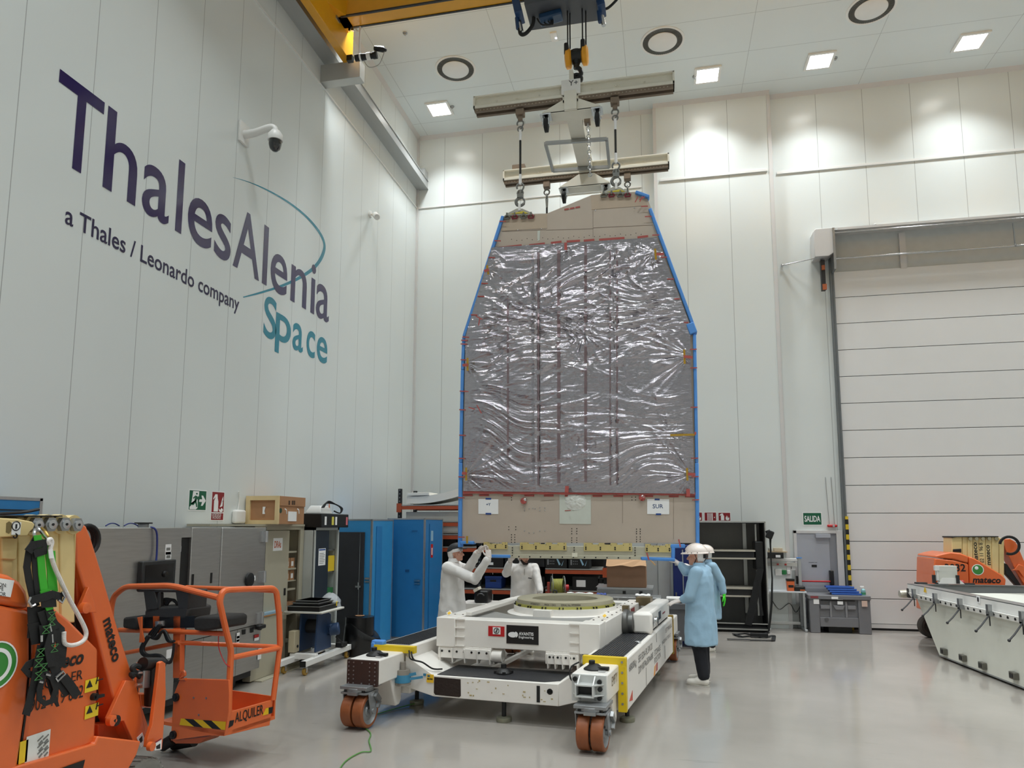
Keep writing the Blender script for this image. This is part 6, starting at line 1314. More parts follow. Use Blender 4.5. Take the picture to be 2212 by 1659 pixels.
for px in (615, 642): c = atx(px, 1099, -5.185); MB().tube(spline([c, c+V((.02, .01, -.02)), c+V((.01, .04, -.07))]), .008, 6).build('string', PAPER, t)

# tall grey cabinet with dark door, black equipment box on top
XG = -5.22
def GX(x, y, o=0.0): return atx(x, y, XG+o)
gy0 = GX(681, 1147).y; gy1 = GX(711, 1147).y; gy2 = GX(733, 1147).y; zg = GX(690, 1140).z; zg = ztc-.05
t = thing('tall_cabinet', 'tall white cabinet with dark door left open beside the beige cabinet', 'cabinet', (XG-.3, gy0+.6, 0))
MB().box(XL+.02, XG-.02, gy0, gy0+.02, .02, zg).box(XL+.02, XG-.02, gy2-.03, gy2, .02, zg).box(XL+.02, XL+.04, gy0, gy2, .02, zg).box(XL+.02, XG, gy0, gy2, zg-.04, zg).box(XL+.02, XG-.02, gy0, gy2, .02, .08).box(XG-.03, XG, gy2-.05, gy2, 0, zg).box(XG-.03, XG, gy0, gy0+.03, 0, zg).build('carcass', mat('cabinet_grey', (196, 200, 196), .45, var=.02), t, smooth=0)
MB().box(XG-.025, XG+.0, gy0+.03, gy1, .05, zg-.05).build('door', mat('door_navy', (38, 46, 54), .4), t)
MB().box(XL+.04, XL+.05, gy0+.02, gy2-.03, .08, zg-.04).build('back_panel', BLACK, t)
m = MB()
for z in (.5, .95, 1.3, 1.65): m.box(XL+.05, XG-.06, gy1-.1, gy2-.03, z-.01, z+.015)
m.build('shelf', STEEL, t, smooth=0)
c = GX(695, 1203); q = MB().box(XG+.001, XG+.003, c.y-.11, c.y+.12, c.z-.13, c.z+.13).build('paper_notice', PAPER, t, smooth=0); m = MB()
for k in range(7): m.box(XG+.003, XG+.004, c.y-.08, c.y+.06+.02*(k % 3), c.z-.1+k*.025, c.z-.092+k*.025)
m.build('print', mat('print_grey', (120, 120, 116), .6), q, smooth=0); MB().box(XG+.003, XG+.004, c.y-.1, c.y+.11, c.z+.1, c.z+.12).build('print', BT, q, smooth=0)
c = GX(716, 1215); tag(MB().box(XG-.3, XG-.04, gy1+.02, gy1+.3, 1.316, 1.56).build('yellow_binder', mat('binder_yellow', (222, 190, 40), .5)), 'yellow binder on an open shelf of the tall cabinet', 'binder')
tag(MB().box(XG-.3, XG-.05, gy1+.02, gy1+.3, .966, 1.05).build('green_box', mat('box_green', (40, 110, 60), .5)), 'small green box on an open shelf of the tall cabinet', 'box')
a, b = atx(653, 1139, -5.12), atx(718, 1139, -5.12); zz = atx(690, 1109, -5.12).z
t = thing('equipment_box', 'black equipment box with stickers and cable coil on top of tall cabinet', 'box', (-5.3, (a.y+b.y)/2, zg))
MB().box(XL+.05, -5.12, gy0+.0, gy0+.95, zg, zz).build('body', BLACK, t, bevel=.01)
for dy, w_, mt in ((.1, .06, PAPER), (.34, .07, mat('sticker_yellow3', (220, 210, 90), .5)), (.46, .06, PAPER), (.85, .06, mat('sticker_pink', (220, 120, 130), .5))):
    MB().box(-5.12, -5.117, gy0+dy, gy0+dy+w_, zg+.04, zg+.17).build('sticker', mt, t, smooth=0)
m = MB(); cy = gy0+.55
m.loft([[V((-5.4+x*.13, cy+y*.2-.1, zz+z)) for x, y in ((-1, -1), (1, -1), (1, 1), (-1, 1))] for z in (0, .03)]+[[V((-5.4+x*.09, cy+y*.13-.1, zz+.13)) for x, y in ((-1, -1), (1, -1), (1, 1), (-1, 1))]]); m.build('white_unit', WHITE, t, bevel=.01)
m = MB()
for k in range(4): m.tube(spline([(-5.25, cy-.3+.02*k, zz+.1), (-5.25+.01*k, cy-.15, zz+.17+.01*k), (-5.24, cy+.15, zz+.16), (-5.22, cy+.3+.02*k, zz+.1), (-5.22, cy+.28, zz+.02), (-5.24, cy+.1, zz+.05)]), .011, 6)
m.build('cable_coil', RUBBER, t); MB().cyl((-5.3, cy+.05, zz+.1), (-5.3, cy+.04, zz+.21), .01, .003, 8).build('orange_tip', ORANGE, t)

# ------------------------------------------------------------------ blue flight cases
t = thing('flight_case', 'tall blue flight case with closed front, beside the white-coated man', 'case', (-4.7, 12.9, 0), 'tall blue flight cases')
p0 = atz(832, 1377, 0); p1 = atz(920.7, 1376, 0); rz = math.radians(-5); wC = .76; hC = aty(880, 1120, (p0.y+p1.y)/2).z
b, M = edged_case(t, p0, wC, .85, hC, rz, BCASE)
def cp_(u, v, z): return M @ V((u, v, z))
for u in (.07, wC-.14): MB().box(u-.05, u+.06, -.02, -.004, 1.03, 1.06).box(u-.05, u+.06, -.015, -.004, .98, 1.0).xf(M).build('catch', CHROME, t)
MB().box(wC+.004, wC+.012, .2, .4, .05, hC-.1).xf(M).build('side_rib', BCASE, t); MB().box(wC+.012, wC+.016, .25, .35, 1.45, 1.7).xf(M).build('red_label', RED, t); MB().box(wC+.016, wC+.018, .28, .32, 1.5, 1.63).xf(M).build('print', PAPER, t)
MB().box(wC+.012, wC+.015, .25, .35, 1.76, 1.95).xf(M).build('foil_mark', mat('pale_print', (150, 190, 215), .3), t)
m = MB()
for k in range(4): m.box(.5+k*.03, .515+k*.03, -.006, -.004, 1.93, 1.96)
m.box(.38, .46, -.006, -.004, 1.2, 1.24); m.xf(M).build('stencil', mat('stencil_blue', (26, 84, 136), .5), t, smooth=0)
for u in (.06, wC-.06):
    for v in (.06, .56): MB().cyl((u, v-.02, -.0), (u, v+.02, -.0), .02).xf(M).build('foot', BLACK, t) if False else None
t = thing('flight_case', 'tall blue flight case with a black front door, behind the black film roll', 'case', (-5.3, 11.8, 0), 'tall blue flight cases')
q0 = V((-5.62, 11.5, 0)); q1 = V((-4.95, 11.66, 0)); rz2 = math.radians(-5); w2_ = .71; h2c = aty(770, 1122, 11.6).z
b, M2 = edged_case(t, q0, w2_, .8, h2c, rz2, mat('case_blue_light', (54, 142, 200), .45))
MB().box(.05, .58, -.03, -.004, .03, h2c-.22).xf(M2).build('door', mat('door_charcoal', (46, 47, 51), .6), t, bevel=.003)
MB().box(.5, .51, -.04, -.03, .1, h2c-.24).box(.44, .54, -.05, -.03, .99, 1.02).box(.49, .52, -.06, -.03, .96, 1.08).xf(M2).build('bolt_handle', CHROME, t); MB().box(.6, .68, -.02, -.004, 1.13, 1.16).box(.6, .68, -.016, -.004, 1.08, 1.1).xf(M2).build('catch', CHROME, t)
MB().box(w2_+.004, w2_+.012, .15, .35, .05, h2c-.12).xf(M2).build('side_rib', BCASE, t)
p = atz(905, 1386, .01); tag(MB().cbox((p.x, p.y, .015), (.16, .08, .02)).build('white_pad', PAPER), 'small white pad on the floor before the closed blue case', 'pad')

# ------------------------------------------------------------------ roll of black film
t = thing('film_roll', 'telescoped roll of shiny black film standing on the floor', 'roll', (-4.74, 10.78, 0))
FILM = mat('black_film', (16, 16, 17), .28, var=.2, scale=3, stretch=(1, 1, 40), coat=.3, bump=.08, bscale=14)
cx_, cy = -4.80, 10.82; rings = []
for i in range(15):
    f = i/14; r = .29 if i < 12 else .29-.035*(i-11); rr = []
    for k in range(40):
        a = 2*math.pi*k/40; ztop = .42-.16*math.cos(a-.1); z = f*ztop if i < 12 else ztop-.0; rr.append(V((cx_+.05*f+r*math.cos(a), cy+r*math.sin(a), z)))
    rings.append(rr)
MB().loft(rings).build('outer_wraps', FILM, t); MB().lathe([(.23, .3), (.23, .59), (.06, .6), (.06, .5), (0, .5)], (cx_-.02, cy, 0), seg=36).build('inner_wraps', FILM, t); MB().lathe([(.06, .6), (.075, .605), (.05, .61), (.05, .5)], (cx_-.02, cy, 0)).build('core', CARD, t)

# ------------------------------------------------------------------ white wheeled positioner cart
t = thing('positioner_cart', 'white wheeled cart with blue tilting stand carrying stacked black units', 'cart', (-5.0, 9.9, 0))
xa = -4.86
def K(x, y, o=0.0): return atx(x, y, xa+o)
p, q = K(655, 1424), K(748, 1399); zb2 = .16
m = MB().bar((xa, p.y, zb2), (xa, q.y+.1, zb2), .08, .08).bar((xa-.38, p.y+.35, zb2+.04), (xa+.02, p.y+.35, zb2+.04), .08, .08).bar((xa-.38, q.y-.15, zb2+.04), (xa+.02, q.y-.15, zb2+.04), .08, .08).bar((xa-.34, p.y-.05, zb2), (xa-.34, q.y-.1, zb2), .08, .08)
m.build('base_frame', WHITE, t, bevel=.006); MB().box(xa-.042, xa+.042, p.y-.01, p.y, zb2-.04, zb2+.04).build('end_cap', BLACK, t)
for x_, y_ in ((xa, p.y+.06), (xa, q.y+.02), (xa-.34, p.y+.1), (xa-.34, q.y-.15)):
    k = MB().box(x_-.03, x_+.03, y_-.03, y_+.03, .105, .125).box(x_-.03, x_-.022, y_-.02, y_+.02, .04, .11).box(x_+.022, x_+.03, y_-.02, y_+.02, .04, .11).build('caster', CHROME, t); MB().lathe([(0, -.018), (.05, -.02), (.055, -.01), (.055, .01), (.05, .02), (0, .018)], (x_, y_, .055), X, 18).build('wheel', mat('wheel_ochre', (168, 130, 52), .5), k)
BLU = mat('positioner_blue', (38, 62, 96), .45); ym = (p.y+q.y)/2; xb_ = xa-.2; zt2 = K(670, 1325).z
for dx in (-.13, .13): MB().prism([(xb_+dx, ym-.24, .24), (xb_+dx, ym+.24, .24), (xb_+dx, ym+.2, zt2-.1), (xb_+dx, ym+.1, zt2-.05), (xb_+dx, ym-.2, zt2-.05), (xb_+dx, ym-.24, .28), ], X*.03).build('stand', BLU, t, bevel=.006)
MB().cyl((xb_-.1, ym, zt2-.25), (xb_+.16, ym, zt2-.25), .1).build('tilt_motor', DARKST, t); MB().cyl((xb_+.16, ym+.15, zt2-.32), (xb_+.3, ym+.2, zt2-.3), .09).cbox((xb_+.14, ym+.18, zt2-.3), (.16, .2, .14)).build('gear_motor', BLU, t, bevel=.015)
MB().box(xb_-.2, xb_-.1, ym-.38, ym-.24, .25, .55).build('control_panel', mat('panel_beige', (196, 184, 156), .5), t, bevel=.006)
MB().cyl((xb_-.1, ym-.3, .33), (xb_-.09, ym-.3, .33), .02).build('knob', BLACK, t)
MB().box(xb_-.3, xb_+.3, ym-.36, ym+.36, zt2-.03, zt2).build('table_top', mat('table_light', (214, 212, 204), .4), t, bevel=.01)
MB().tube(spline([(xb_+.25, ym+.2, .4), (xb_+.3, ym+.3, .3), (xb_+.26, ym+.4, .24), (xb_+.2, ym+.5, .22)]), .012, 6).cbox((xb_+.2, ym+.5, .24), (.12, .16, .06)).build('cable', RUBBER, t)
z = zt2
for i, (w_, d_, h_, mt, lb) in enumerate(((.5, .6, .075, BLACK, 'bottom wide black unit in the stack on the white cart'), (.4, .48, .04, mat('unit_black', (30, 30, 31), .4), 'middle thin black unit in the stack on the white cart'), (.34, .42, .03, mat('unit_black', (30, 30, 31), .4), 'top thin black unit with grey edge on the white cart'))):
    o = tag(MB().box(xb_-w_/2, xb_+w_/2, ym-d_/2-.05, ym+d_/2-.05, z, z+h_).build('electronics_unit', mt, bevel=.006), lb, 'electronics unit', 'black units on the white cart')
    MB().box(xb_-w_/2-.004, xb_+w_/2+.004, ym-d_/2-.054, ym+d_/2-.046, z+h_-.012, z+h_).build('rim', STEEL, o); z += h_
CLR = mat('clear_film', (225, 230, 235), .12, .0, alpha=.38, bump=.5, bscale=18)
rings = []
for i in range(9):
    f = i/8; rings.append([V((xb_+.1+.16*math.cos(a)*(1-.8*f**3)+.02*mnoise.noise(V((a, f*3, 1))), ym+.28+.2*math.sin(a)*(1-.8*f**3)+.03*mnoise.noise(V((a*2, f*3, 5))), zt2+.002+.2*f+.03*mnoise.noise(V((a*3, f, 9)))*f)) for a in np.linspace(0, 2*math.pi, 19)[:-1]])
b = tag(MB().loft(rings).build('plastic_bag', CLR, smooth=80), 'crumpled clear plastic bag with yellow label on the white cart', 'bag'); MB().cbox((xb_+.24, ym+.22, zt2+.06), (.012, .1, .06), rz=.3).build('label', mat('sticker_yellow2', (234, 200, 40), .45), b)
# ------------------------------------------------------------------ pallet rack along the back wall
RF, RBk = 13.6, 14.5
RKO = mat('rack_orange', (176, 78, 44), .45, var=.05); RKB = mat('rack_black', (22, 23, 27), .5)
rk = thing('storage_rack', 'long rack with black posts and orange beams behind the trolley', 'rack', (-3.2, 14, 0))
rxs = [aty(864, 1100, RF).x, aty(1036, 1260, RF).x, aty(1173, 1250, RF).x, aty(1308, 1240, RF).x]
ztop = aty(864, 1056, RF).z
for i, x in enumerate(rxs):
    for y in (RF, RBk):
        h = ztop if i in (0,) else (ztop-.05 if i == 1 else 2.2)
        u = MB().box(x-.035, x+.035, y-.03, y+.03, 0, h).build('upright', RKB, rk, smooth=0)
        if i in (0, 1):
            m = MB()
            for k in range(int(h/.075)): m.box(x-.012, x+.012, y-.033, y-.03, .05+k*.075, .075+k*.075)
            m.build('slot', mat('slot_pale', (120, 122, 124), .5), u, smooth=0)
lv = [aty(920, 1097, RF).z, aty(975, 1133, RF).z, aty(975, 1161, RF).z, aty(1000, 1188, RF).z, aty(1260, 1236, RF).z, aty(1080, 1279, RF).z, .15]
SHW = mat('shelf_board', (176, 176, 172), .5, .2)
for i, z in enumerate(lv):
    for a, b in zip(rxs[:-1], rxs[1:]):
        if i in (0, 1, 2) and a > rxs[1]-.1: continue
        for y in (RF-.035, RBk+.035): MB().box(a+.03, b-.03, y-.02, y+.02, z-.034, z+.036).build('beam', RKO, rk, smooth=0)
        for x in (a, b): MB().box(x-.05, x+.05, RF-.065, RF-.045, z-.09, z+.09).build('beam_connector', RKO, rk, smooth=0)
        MB().box(a+.03, b-.03, RF-.05, RBk+.03, z+.046, z+.062).build('shelf_board', SHW, rk, smooth=0)
for a, b in zip(rxs[:-1], rxs[1:]): MB().box(a+.04, b-.04, RBk+.06, RBk+.08, .1, lv[3] if a > rxs[1]-.1 else lv[2]-.05).build('dark_filler_sheet', mat('sheet_dark', (58, 58, 56), .7), rk, smooth=0)  # added dark sheets, standing in for shadow and dark goods inside the rack
def on(z): return lv[z]+.063
# folded white foam sheets on the top shelf
FOAMW = mat('white_foam', (232, 229, 222), .7, var=.02)
x0, x1 = aty(878, 1085, RF).x, aty(927, 1085, RF).x; z0 = on(0); x2 = aty(1010, 1060, RF).x
sh = []
N_ = 24
for i in range(N_+1):
    f = i/N_; x = x0+(x2+.6-x0)*f; z = z0+.02+.55*max(0, f-.12)**1.7; sh.append((x, z))
pts = [V((x, RF+.0, z)) for x, z in sh]+[V((x, RF, z+.15)) for x, z in reversed(sh)]
tag(MB().prism(pts, Y*.75).build('foam_sheet', FOAMW, smooth=20), 'long white foam sheets curling upward on the top rack shelf', 'foam sheet')
tag(MB().prism([V((x0+.02, RF-.02, z0+.16+.02)), V((x1, RF-.02, z0+.17+.02)), V((x1, RF-.02, z0+.25)), V((x0+.02, RF-.02, z0+.24))], Y*.6).build('foam_block', FOAMW, bevel=.005), 'white foam block lying on the curled sheets on the rack', 'foam block')
tag(MB().box(aty(875, 1118, RF).x, rxs[1]-.1, RF+.05, RBk-.1, on(1), on(1)+.19).build('white_carton', mat('carton_white', (206, 204, 198), .6), bevel=.006), 'long pale carton on the second rack shelf', 'carton')
a = aty(970, 1150, RF).x
for i in range(3): tag(MB().cyl((a-.6, RF+.12+.26*i, on(2)+.12), (rxs[1]-.1, RF+.12+.26*i, on(2)+.12), .12, seg=20).build('foam_roll', FOAMW), ['front', 'middle', 'rear'][i]+' white foam roll on the third rack shelf', 'foam roll', 'white rolls on the rack')
for i in range(2): tag(MB().cbox((-4.9+.5*i, RF+.3, on(3)+.1), (.42, .4, .2)).build('dark_case', mat('case_dark', (38, 36, 36), .6), bevel=.01), ['left', 'right'][i]+' dark case on the rack shelf above the blue crate', 'case', 'dark cases on the rack')
# row of black instruments
x = rxs[1]+.12; i = 0
nm_ = ['first', 'second', 'third', 'fourth', 'fifth', 'sixth']
while x < rxs[3]-.3 and i < 6:
    w_ = (.36, .4, .34, .42, .40, .4)[i]; h_ = (.2, .17, .22, .26, .28, .28)[i]
    t = thing('instrument', nm_[i]+' black instrument from the left on the rack shelf under the panel', 'instrument', (x+w_/2, RF+.25, on(4)), 'black instruments on the rack')
    MB().box(x, x+w_, RF-.02, RF+.45, on(4), on(4)+h_).build('case', BLACK, t, bevel=.008)
    if i < 3: MB().box(x+.06, x+.16, RF-.023, RF-.02, on(4)+.05, on(4)+.1).build('label', PAPER, t, smooth=0)
    else:
        m = MB()
        for r_ in range(2):
            for c_ in range(3): m.box(x+.09+c_*.035, x+.105+c_*.035, RF-.023, RF-.02, on(4)+.08+r_*.05, on(4)+.1+r_*.05)
        m.box(x+.04, x+.07, RF-.023, RF-.02, on(4)+.07, on(4)+.17).build('button', mat('dim_grey', (130, 132, 136), .5), t, smooth=0)
        MB().prism([(x+.22, RF-.021, on(4)+.18), (x+.25, RF-.021, on(4)+.18), (x+.3, RF-.021, on(4)+.08), (x+.27, RF-.021, on(4)+.06)], -Y*.002).prism([(x+.31, RF-.021, on(4)+.05), (x+.36, RF-.021, on(4)+.16), (x+.33, RF-.021, on(4)+.06)], -Y*.002).build('print', mat('pale_print', (150, 190, 215), .3), t, smooth=0)
    x += w_+.03; i += 1
# lower shelf: blue crate, black cases, cable reel
BCR = mat('crate_blue', (24, 58, 128), .45)
def crate(px0, px1, py0, y, z, lb):
    a, b = aty(px0, py0, y), aty(px1, py0, y); t = thing('plastic_crate', lb, 'crate', ((a.x+b.x)/2, y+.2, z)); h = a.z-z
    MB().box(a.x, b.x, y, y+.4, z, z+h).build('body', BCR, t, bevel=.01); MB().box(a.x-.01, b.x+.01, y-.012, y+.41, z+h-.05, z+h).build('rim', BCR, t, bevel=.006); MB().box((a.x+b.x)/2-.06, (a.x+b.x)/2+.06, y-.006, y+.0, z+h-.11, z+h-.075).build('hand_hole', BLACK, t)
    m = MB(); m.prism([(a.x+.02, y-.008, z+.02), (b.x-.02, y-.008, z+.02), (b.x-.02, y-.008, z+h*.45), (b.x-.12, y-.008, z+h*.52), (a.x+.12, y-.008, z+h*.52), (a.x+.02, y-.008, z+h*.45)], Y*.01); m.build('front_relief', BCR, t, bevel=.003)
crate(1048, 1083, 1244, RF-.0, on(5), 'blue plastic crate on the rack shelf between the two white-coated men')
a, b = aty(1236, 1245, RF), aty(1292, 1245, RF)
t = thing('storage_box', 'black box with white paper on the low rack shelf beside the cardboard box', 'box', ((a.x+b.x)/2, RF+.2, on(5))); MB().box(a.x, b.x, RF-.02, RF+.42, on(5), a.z).build('body', BLACK, t, bevel=.01)
p, q = aty(1245, 1253, RF-.022), aty(1265, 1268, RF-.022); MB().box(p.x, q.x, RF-.024, RF-.021, q.z, p.z).build('paper_label', PAPER, t, smooth=0)
a = aty(1297, 1262, RF); t = thing('storage_pot', 'small dark pot with pale band beside the black box on the rack', 'pot', (a.x, RF+.1, on(5))); MB().lathe([(0, 0), (.09, 0), (.1, .22), (0, .22)], (a.x, RF+.12, on(5))).build('pot', DARKST, t); MB().lathe([(.098, .06), (.1, .06), (.1, .14), (.098, .14)], (a.x, RF+.12, on(5))).build('band', PAPER, t)
# cable reel
c = aty(1205, 1267, RF-.3); t = thing('cable_reel', 'cable reel with two clear flanges and yellow-green cable behind the ring', 'cable reel', (c.x, c.y, c.z-.28))
c = V((c.x, c.y, c.z))
zr0 = c.z
for s in (-1, 1): MB().lathe([(.05, -.008), (.2, -.008), (.2, .008), (.05, .008), (.05, -.008)], c+V((.11*s, .03*s, 0)), V((1, .3, 0)), 30).build('flange', mat('clear_flange', (150, 156, 152), .2, alpha=.55), t)
m = MB()
for k in range(7): m.tube(arc(c+V((-.08+.027*k, -.024+.008*k, 0)), Y, Z, .13, 0, 2*math.pi, 20)[:-1], .018, 7, closed=True)
m.build('cable', mat('cable_olive', (150, 150, 70), .5), t); MB().box(c.x-.2, c.x-.15, c.y-.02, c.y+.03, c.z-.25, c.z+.08).build('handle', mat('handle_red', (170, 70, 60), .5), t)
MB().cyl(c+V((.12, 0, -.02)), c+V((.2, .02, -.02)), .06).build('hub', RED, t); MB().box(c.x-.2, c.x+.2, c.y-.1, c.y+.15, 0.0, c.z-.2).build('stand', DARKST, t)
# black tool case in front of the rack
a, b = aty(1024, 1276, 12.4), aty(1054, 1276, 12.4)
t = thing('tool_case', 'black soft tool case on a white plinth right of the white-coated man', 'case', ((a.x+b.x)/2, 12.6, .7)); zc_ = aty(1040, 1303, 12.4).z
MB().box(a.x, b.x, 12.4, 12.75, zc_, a.z).build('body', BLACK, t, bevel=.03); m = MB().tube(spline([V((a.x+.07, 12.39, a.z-.08)), V((a.x+.1, 12.36, a.z-.05)), V((b.x-.1, 12.36, a.z-.05)), V((b.x-.07, 12.39, a.z-.08))]), .012, 6); m.build('handle', mat('grey_trim', (90, 90, 92), .5), t)
tag(MB().prism([aty(1022, 1274, 12.3), aty(1032, 1268, 12.3), aty(1034, 1274, 12.3), aty(1024, 1280, 12.3)], Y*.2).build('paper_stack', mat('paper_cream', (226, 220, 204), .7)), 'loose pale papers leaning on the black tool case', 'papers')
tag(MB().box(a.x-.25, aty(1100, 1290, 12.35).x, 12.35, 12.9, 0.0, zc_).build('white_bench', TW, bevel=.01), 'low white bench carrying the black tool case behind the trolley', 'bench')
# cardboard box on a metal frame table
FYY = 12.1
a, b = aty(1311, 1268, FYY), aty(1396, 1268, FYY); zt3 = aty(1350, 1220, FYY).z
t = thing('metal_table', 'grey metal frame table carrying the open cardboard box behind the ring', 'table', ((a.x+b.x)/2, FYY+.3, 0))
tx0, tx1 = aty(1287, 1270, FYY).x, aty(1411, 1270, FYY).x; zt4 = a.z
MB().box(tx0, tx1, FYY-.05, FYY+.6, zt4-.03, zt4-.002).build('table_top', ALU, t); MB().box(tx0+.02, tx1-.02, FYY-.03, FYY+.58, zt4-.14, zt4-.03).build('frame', STEEL, t)
for x_ in (tx0+.05, tx1-.05):
    for y_ in (FYY, FYY+.55): MB().box(x_-.025, x_+.025, y_-.025, y_+.025, 0, zt4-.14).build('leg', STEEL, t)
MB().box(tx0, tx0+.03, FYY-.06, FYY-.04, zt4-.03, zt4+.0).cbox(((tx0+tx1)/2, FYY-.04, zt4-.08), (.05, .02, .05)).cbox((tx1-.2, FYY-.04, zt4-.08), (.05, .02, .05)).build('clamp', BLACK, t)
t = thing('cardboard_box', 'open brown cardboard box with raised flap on the grey metal table', 'box', ((a.x+b.x)/2, FYY+.3, zt4))
MB().box(a.x, b.x, FYY+.0, FYY+.5, zt4, zt3).build('box', mat('cardboard_shade', (150, 116, 92), .8, var=.05), t, bevel=.004)
zf2 = aty(1350, 1204, FYY).z
m = MB(); nn = 14; top_e = [V((a.x-.01+(b.x-a.x+.02)*i/nn, FYY-.03, zt3+.0-.012*math.sin(i*.9)-.02)) for i in range(nn+1)]
m.prism(top_e+[V((b.x-.01, FYY+.1, zf2)), V((a.x, FYY+.1, zf2))], Y*.006); m.build('flap', mat('cardboard_pale', (206, 166, 128), .8), t, smooth=0)
# stretcher of grey plates in front of it
a, b = atz(1190, 1300, 1.0), atz(1420, 1292, 1.0)
t = thing('metal_tray', 'flat grey metal tray with folded cloth on top behind the adapter ring', 'tray', ((a.x+b.x)/2, 11.6, .95))
zz = 1.0; xq0, xq1 = aty(1240, 1285, 11.45).x, aty(1428, 1285, 11.45).x; zq0 = aty(1330, 1294, 11.45).z
MB().box(xq0, xq1, 11.45, 11.95, zq0-.02, zq0+.03).build('tray', STEEL, t, bevel=.006); MB().box(xq0+.1, xq0+.16, 11.5, 11.56, 0, zq0-.02).box(xq1-.16, xq1-.1, 11.5, 11.56, 0, zq0-.02).build('leg', STEEL, t)
for x_ in (xq0+.3, xq0+.7, xq0+1.05): MB().cyl((x_, 11.44, zq0), (x_, 11.455, zq0), .015).build('screw', CHROME, t)
for px0, px1, py, mt, lb in ((1226, 1282, 1279, PAPER, 'long folded white cloth on the tray behind the ring'), (1373, 1405, 1281, PAPER, 'short white folded cloth at the right end of the tray'), (1290, 1310, 1280, mat('cloth_blue', (60, 80, 150), .7), 'small blue cloth on the tray behind the ring')):
    p, q = aty(px0, py, 11.6), aty(px1, py, 11.6); rings = []
    for i in range(8): x_ = p.x+(q.x-p.x)*i/7; rings.append([V((x_, 11.55+.06*math.cos(c_), zq0+.055+(.025+.008*math.sin(i*2.3))*math.sin(c_))) for c_ in np.linspace(0, 2*math.pi, 11)[:-1]])
    tag(MB().loft(rings).build('folded_cloth', mt, smooth=70), lb, 'cloth')

# light grey cabinets and a blue cabinet behind the right end of the panel
a, b = aty(1391, 1200, 14.2), aty(1420, 1200, 14.2); c_ = aty(1448, 1200, 14.2)
for xa_, xb_, lb, mt in ((a.x, b.x, 'left pale grey cabinet side behind the cardboard box', mat('cab_pale_a', (176, 178, 178), .5)), (b.x+.01, c_.x, 'right pale grey cabinet side next to the dark blue cabinet', mat('cab_pale_b', (190, 192, 192), .5))):
    t = thing('grey_cabinet', lb, 'cabinet', ((xa_+xb_)/2, 14.4, 0), 'pale grey cabinets behind the panel'); MB().box(xa_, xb_, 14.2, 14.9, 0.0, 1.85).build('body', mt, t, bevel=.004); MB().box(xa_+.02, xb_-.02, 14.195, 14.2, .1, 1.8).build('door', mt, t)
a, b = aty(1453, 1180, 13.9), aty(1486, 1180, 13.9)
t = thing('blue_cabinet', 'dark blue cabinet with aluminium strip just left of the blue-coated man', 'cabinet', ((a.x+b.x)/2, 14.1, 0)); MB().box(a.x, b.x+.1, 13.9, 14.5, 0, 1.68).build('body', mat('cabinet_navy', (22, 38, 104), .4), t, bevel=.004)
MB().box(a.x+.17, a.x+.19, 13.89, 13.9, .1, 1.6).box(a.x+.03, a.x+.09, 13.885, 13.9, 1.3, 1.38).build('strip', ALU, t); MB().box(a.x+.03, a.x+.06, 13.885, 13.9, .7, .8).box(a.x+.13, a.x+.28, 13.86, 13.9, .6, .68).build('latch', CHROME, t)
# grey pallet box left of the man
GP = mat('pallet_box_grey', (118, 118, 122), .5, var=.03)
a, b = aty(1433, 1303, 12.6), aty(1484, 1303, 12.6)
t = thing('pallet_box', 'grey plastic pallet box behind the rear corner of the trolley', 'pallet box', ((a.x+b.x)/2, 12.9, 0)); MB().box(a.x, b.x+.3, 12.62, 13.4, .1, a.z).build('body', GP, t, bevel=.01); MB().box(a.x-.02, b.x+.32, 12.58, 13.42, a.z-.1, a.z).build('rim', GP, t, bevel=.008); MB().box(a.x+.02, a.x+.2, 12.64, 13.3, 0, .1).box(b.x+.1, b.x+.28, 12.64, 13.3, 0, .1).build('foot', BLACK, t)
q = tag(MB().cbox((a.x+.2, 12.9, a.z+.04), (.3, .3, .08)).build('white_tub', WHITE, bevel=.02), 'white tray on the grey pallet box behind the trolley', 'tray')

# ------------------------------------------------------------------ big black open case against the back wall
KX0 = aty(1489, 1250, 14.6).x-.15; pr = atz(1662, 1368, 0); KX1 = pr.x; KY = pr.y; KH = aty(1652, 1127, KY).z; KD = 15.3-KY
BKI = mat('case_inner_grey', (128, 127, 124), .7); BKO = mat('case_black', (24, 24, 25), .5); EDG = mat('case_edge', (186, 186, 182), .35, .6)
t = thing('open_case', 'tall black open transport case with grey shelves against the back wall', 'case', ((KX0+KX1)/2, KY+.3, 0))
MB().box(KX0, KX1, KY+KD-.03, KY+KD, .06, KH).build('back_panel', BKI, t, smooth=0); MB().box(KX0, KX0+.03, KY, KY+KD, .06, KH).box(KX1-.03, KX1, KY, KY+KD, .06, KH).box(KX0, KX1, KY, KY+KD, .06, .1).box(KX0, KX1, KY, KY+KD, KH-.03, KH).build('shell', BKO, t, smooth=0)
m = MB().box(KX0-.005, KX1+.005, KY-.012, KY+.02, KH-.018, KH+.008).box(KX1-.012, KX1+.012, KY-.012, KY+.02, .05, KH).box(KX0, KX1, KY-.012, KY+.02, .05, .075).box(KX0, KX1, KY-.012, KY, .16, .18)
m.build('edge_strip', EDG, t, smooth=0)
for zz in (aty(1570, 1189, KY).z, aty(1570, 1270, KY).z):
    b_ = MB().box(KX0+.03, KX1-.22, KY+.02, KY+KD-.04, zz-.16, zz-.02).build('shelf', BKO, t, smooth=0); MB().box(KX0+.03, KX1-.2, KY, KY+KD-.04, zz-.02, zz+.01).box(KX0+.03, KX1-.2, KY, KY+.05, zz-.17, zz-.14).build('rim', mat('shelf_edge', (190, 184, 170), .5), b_, smooth=0)
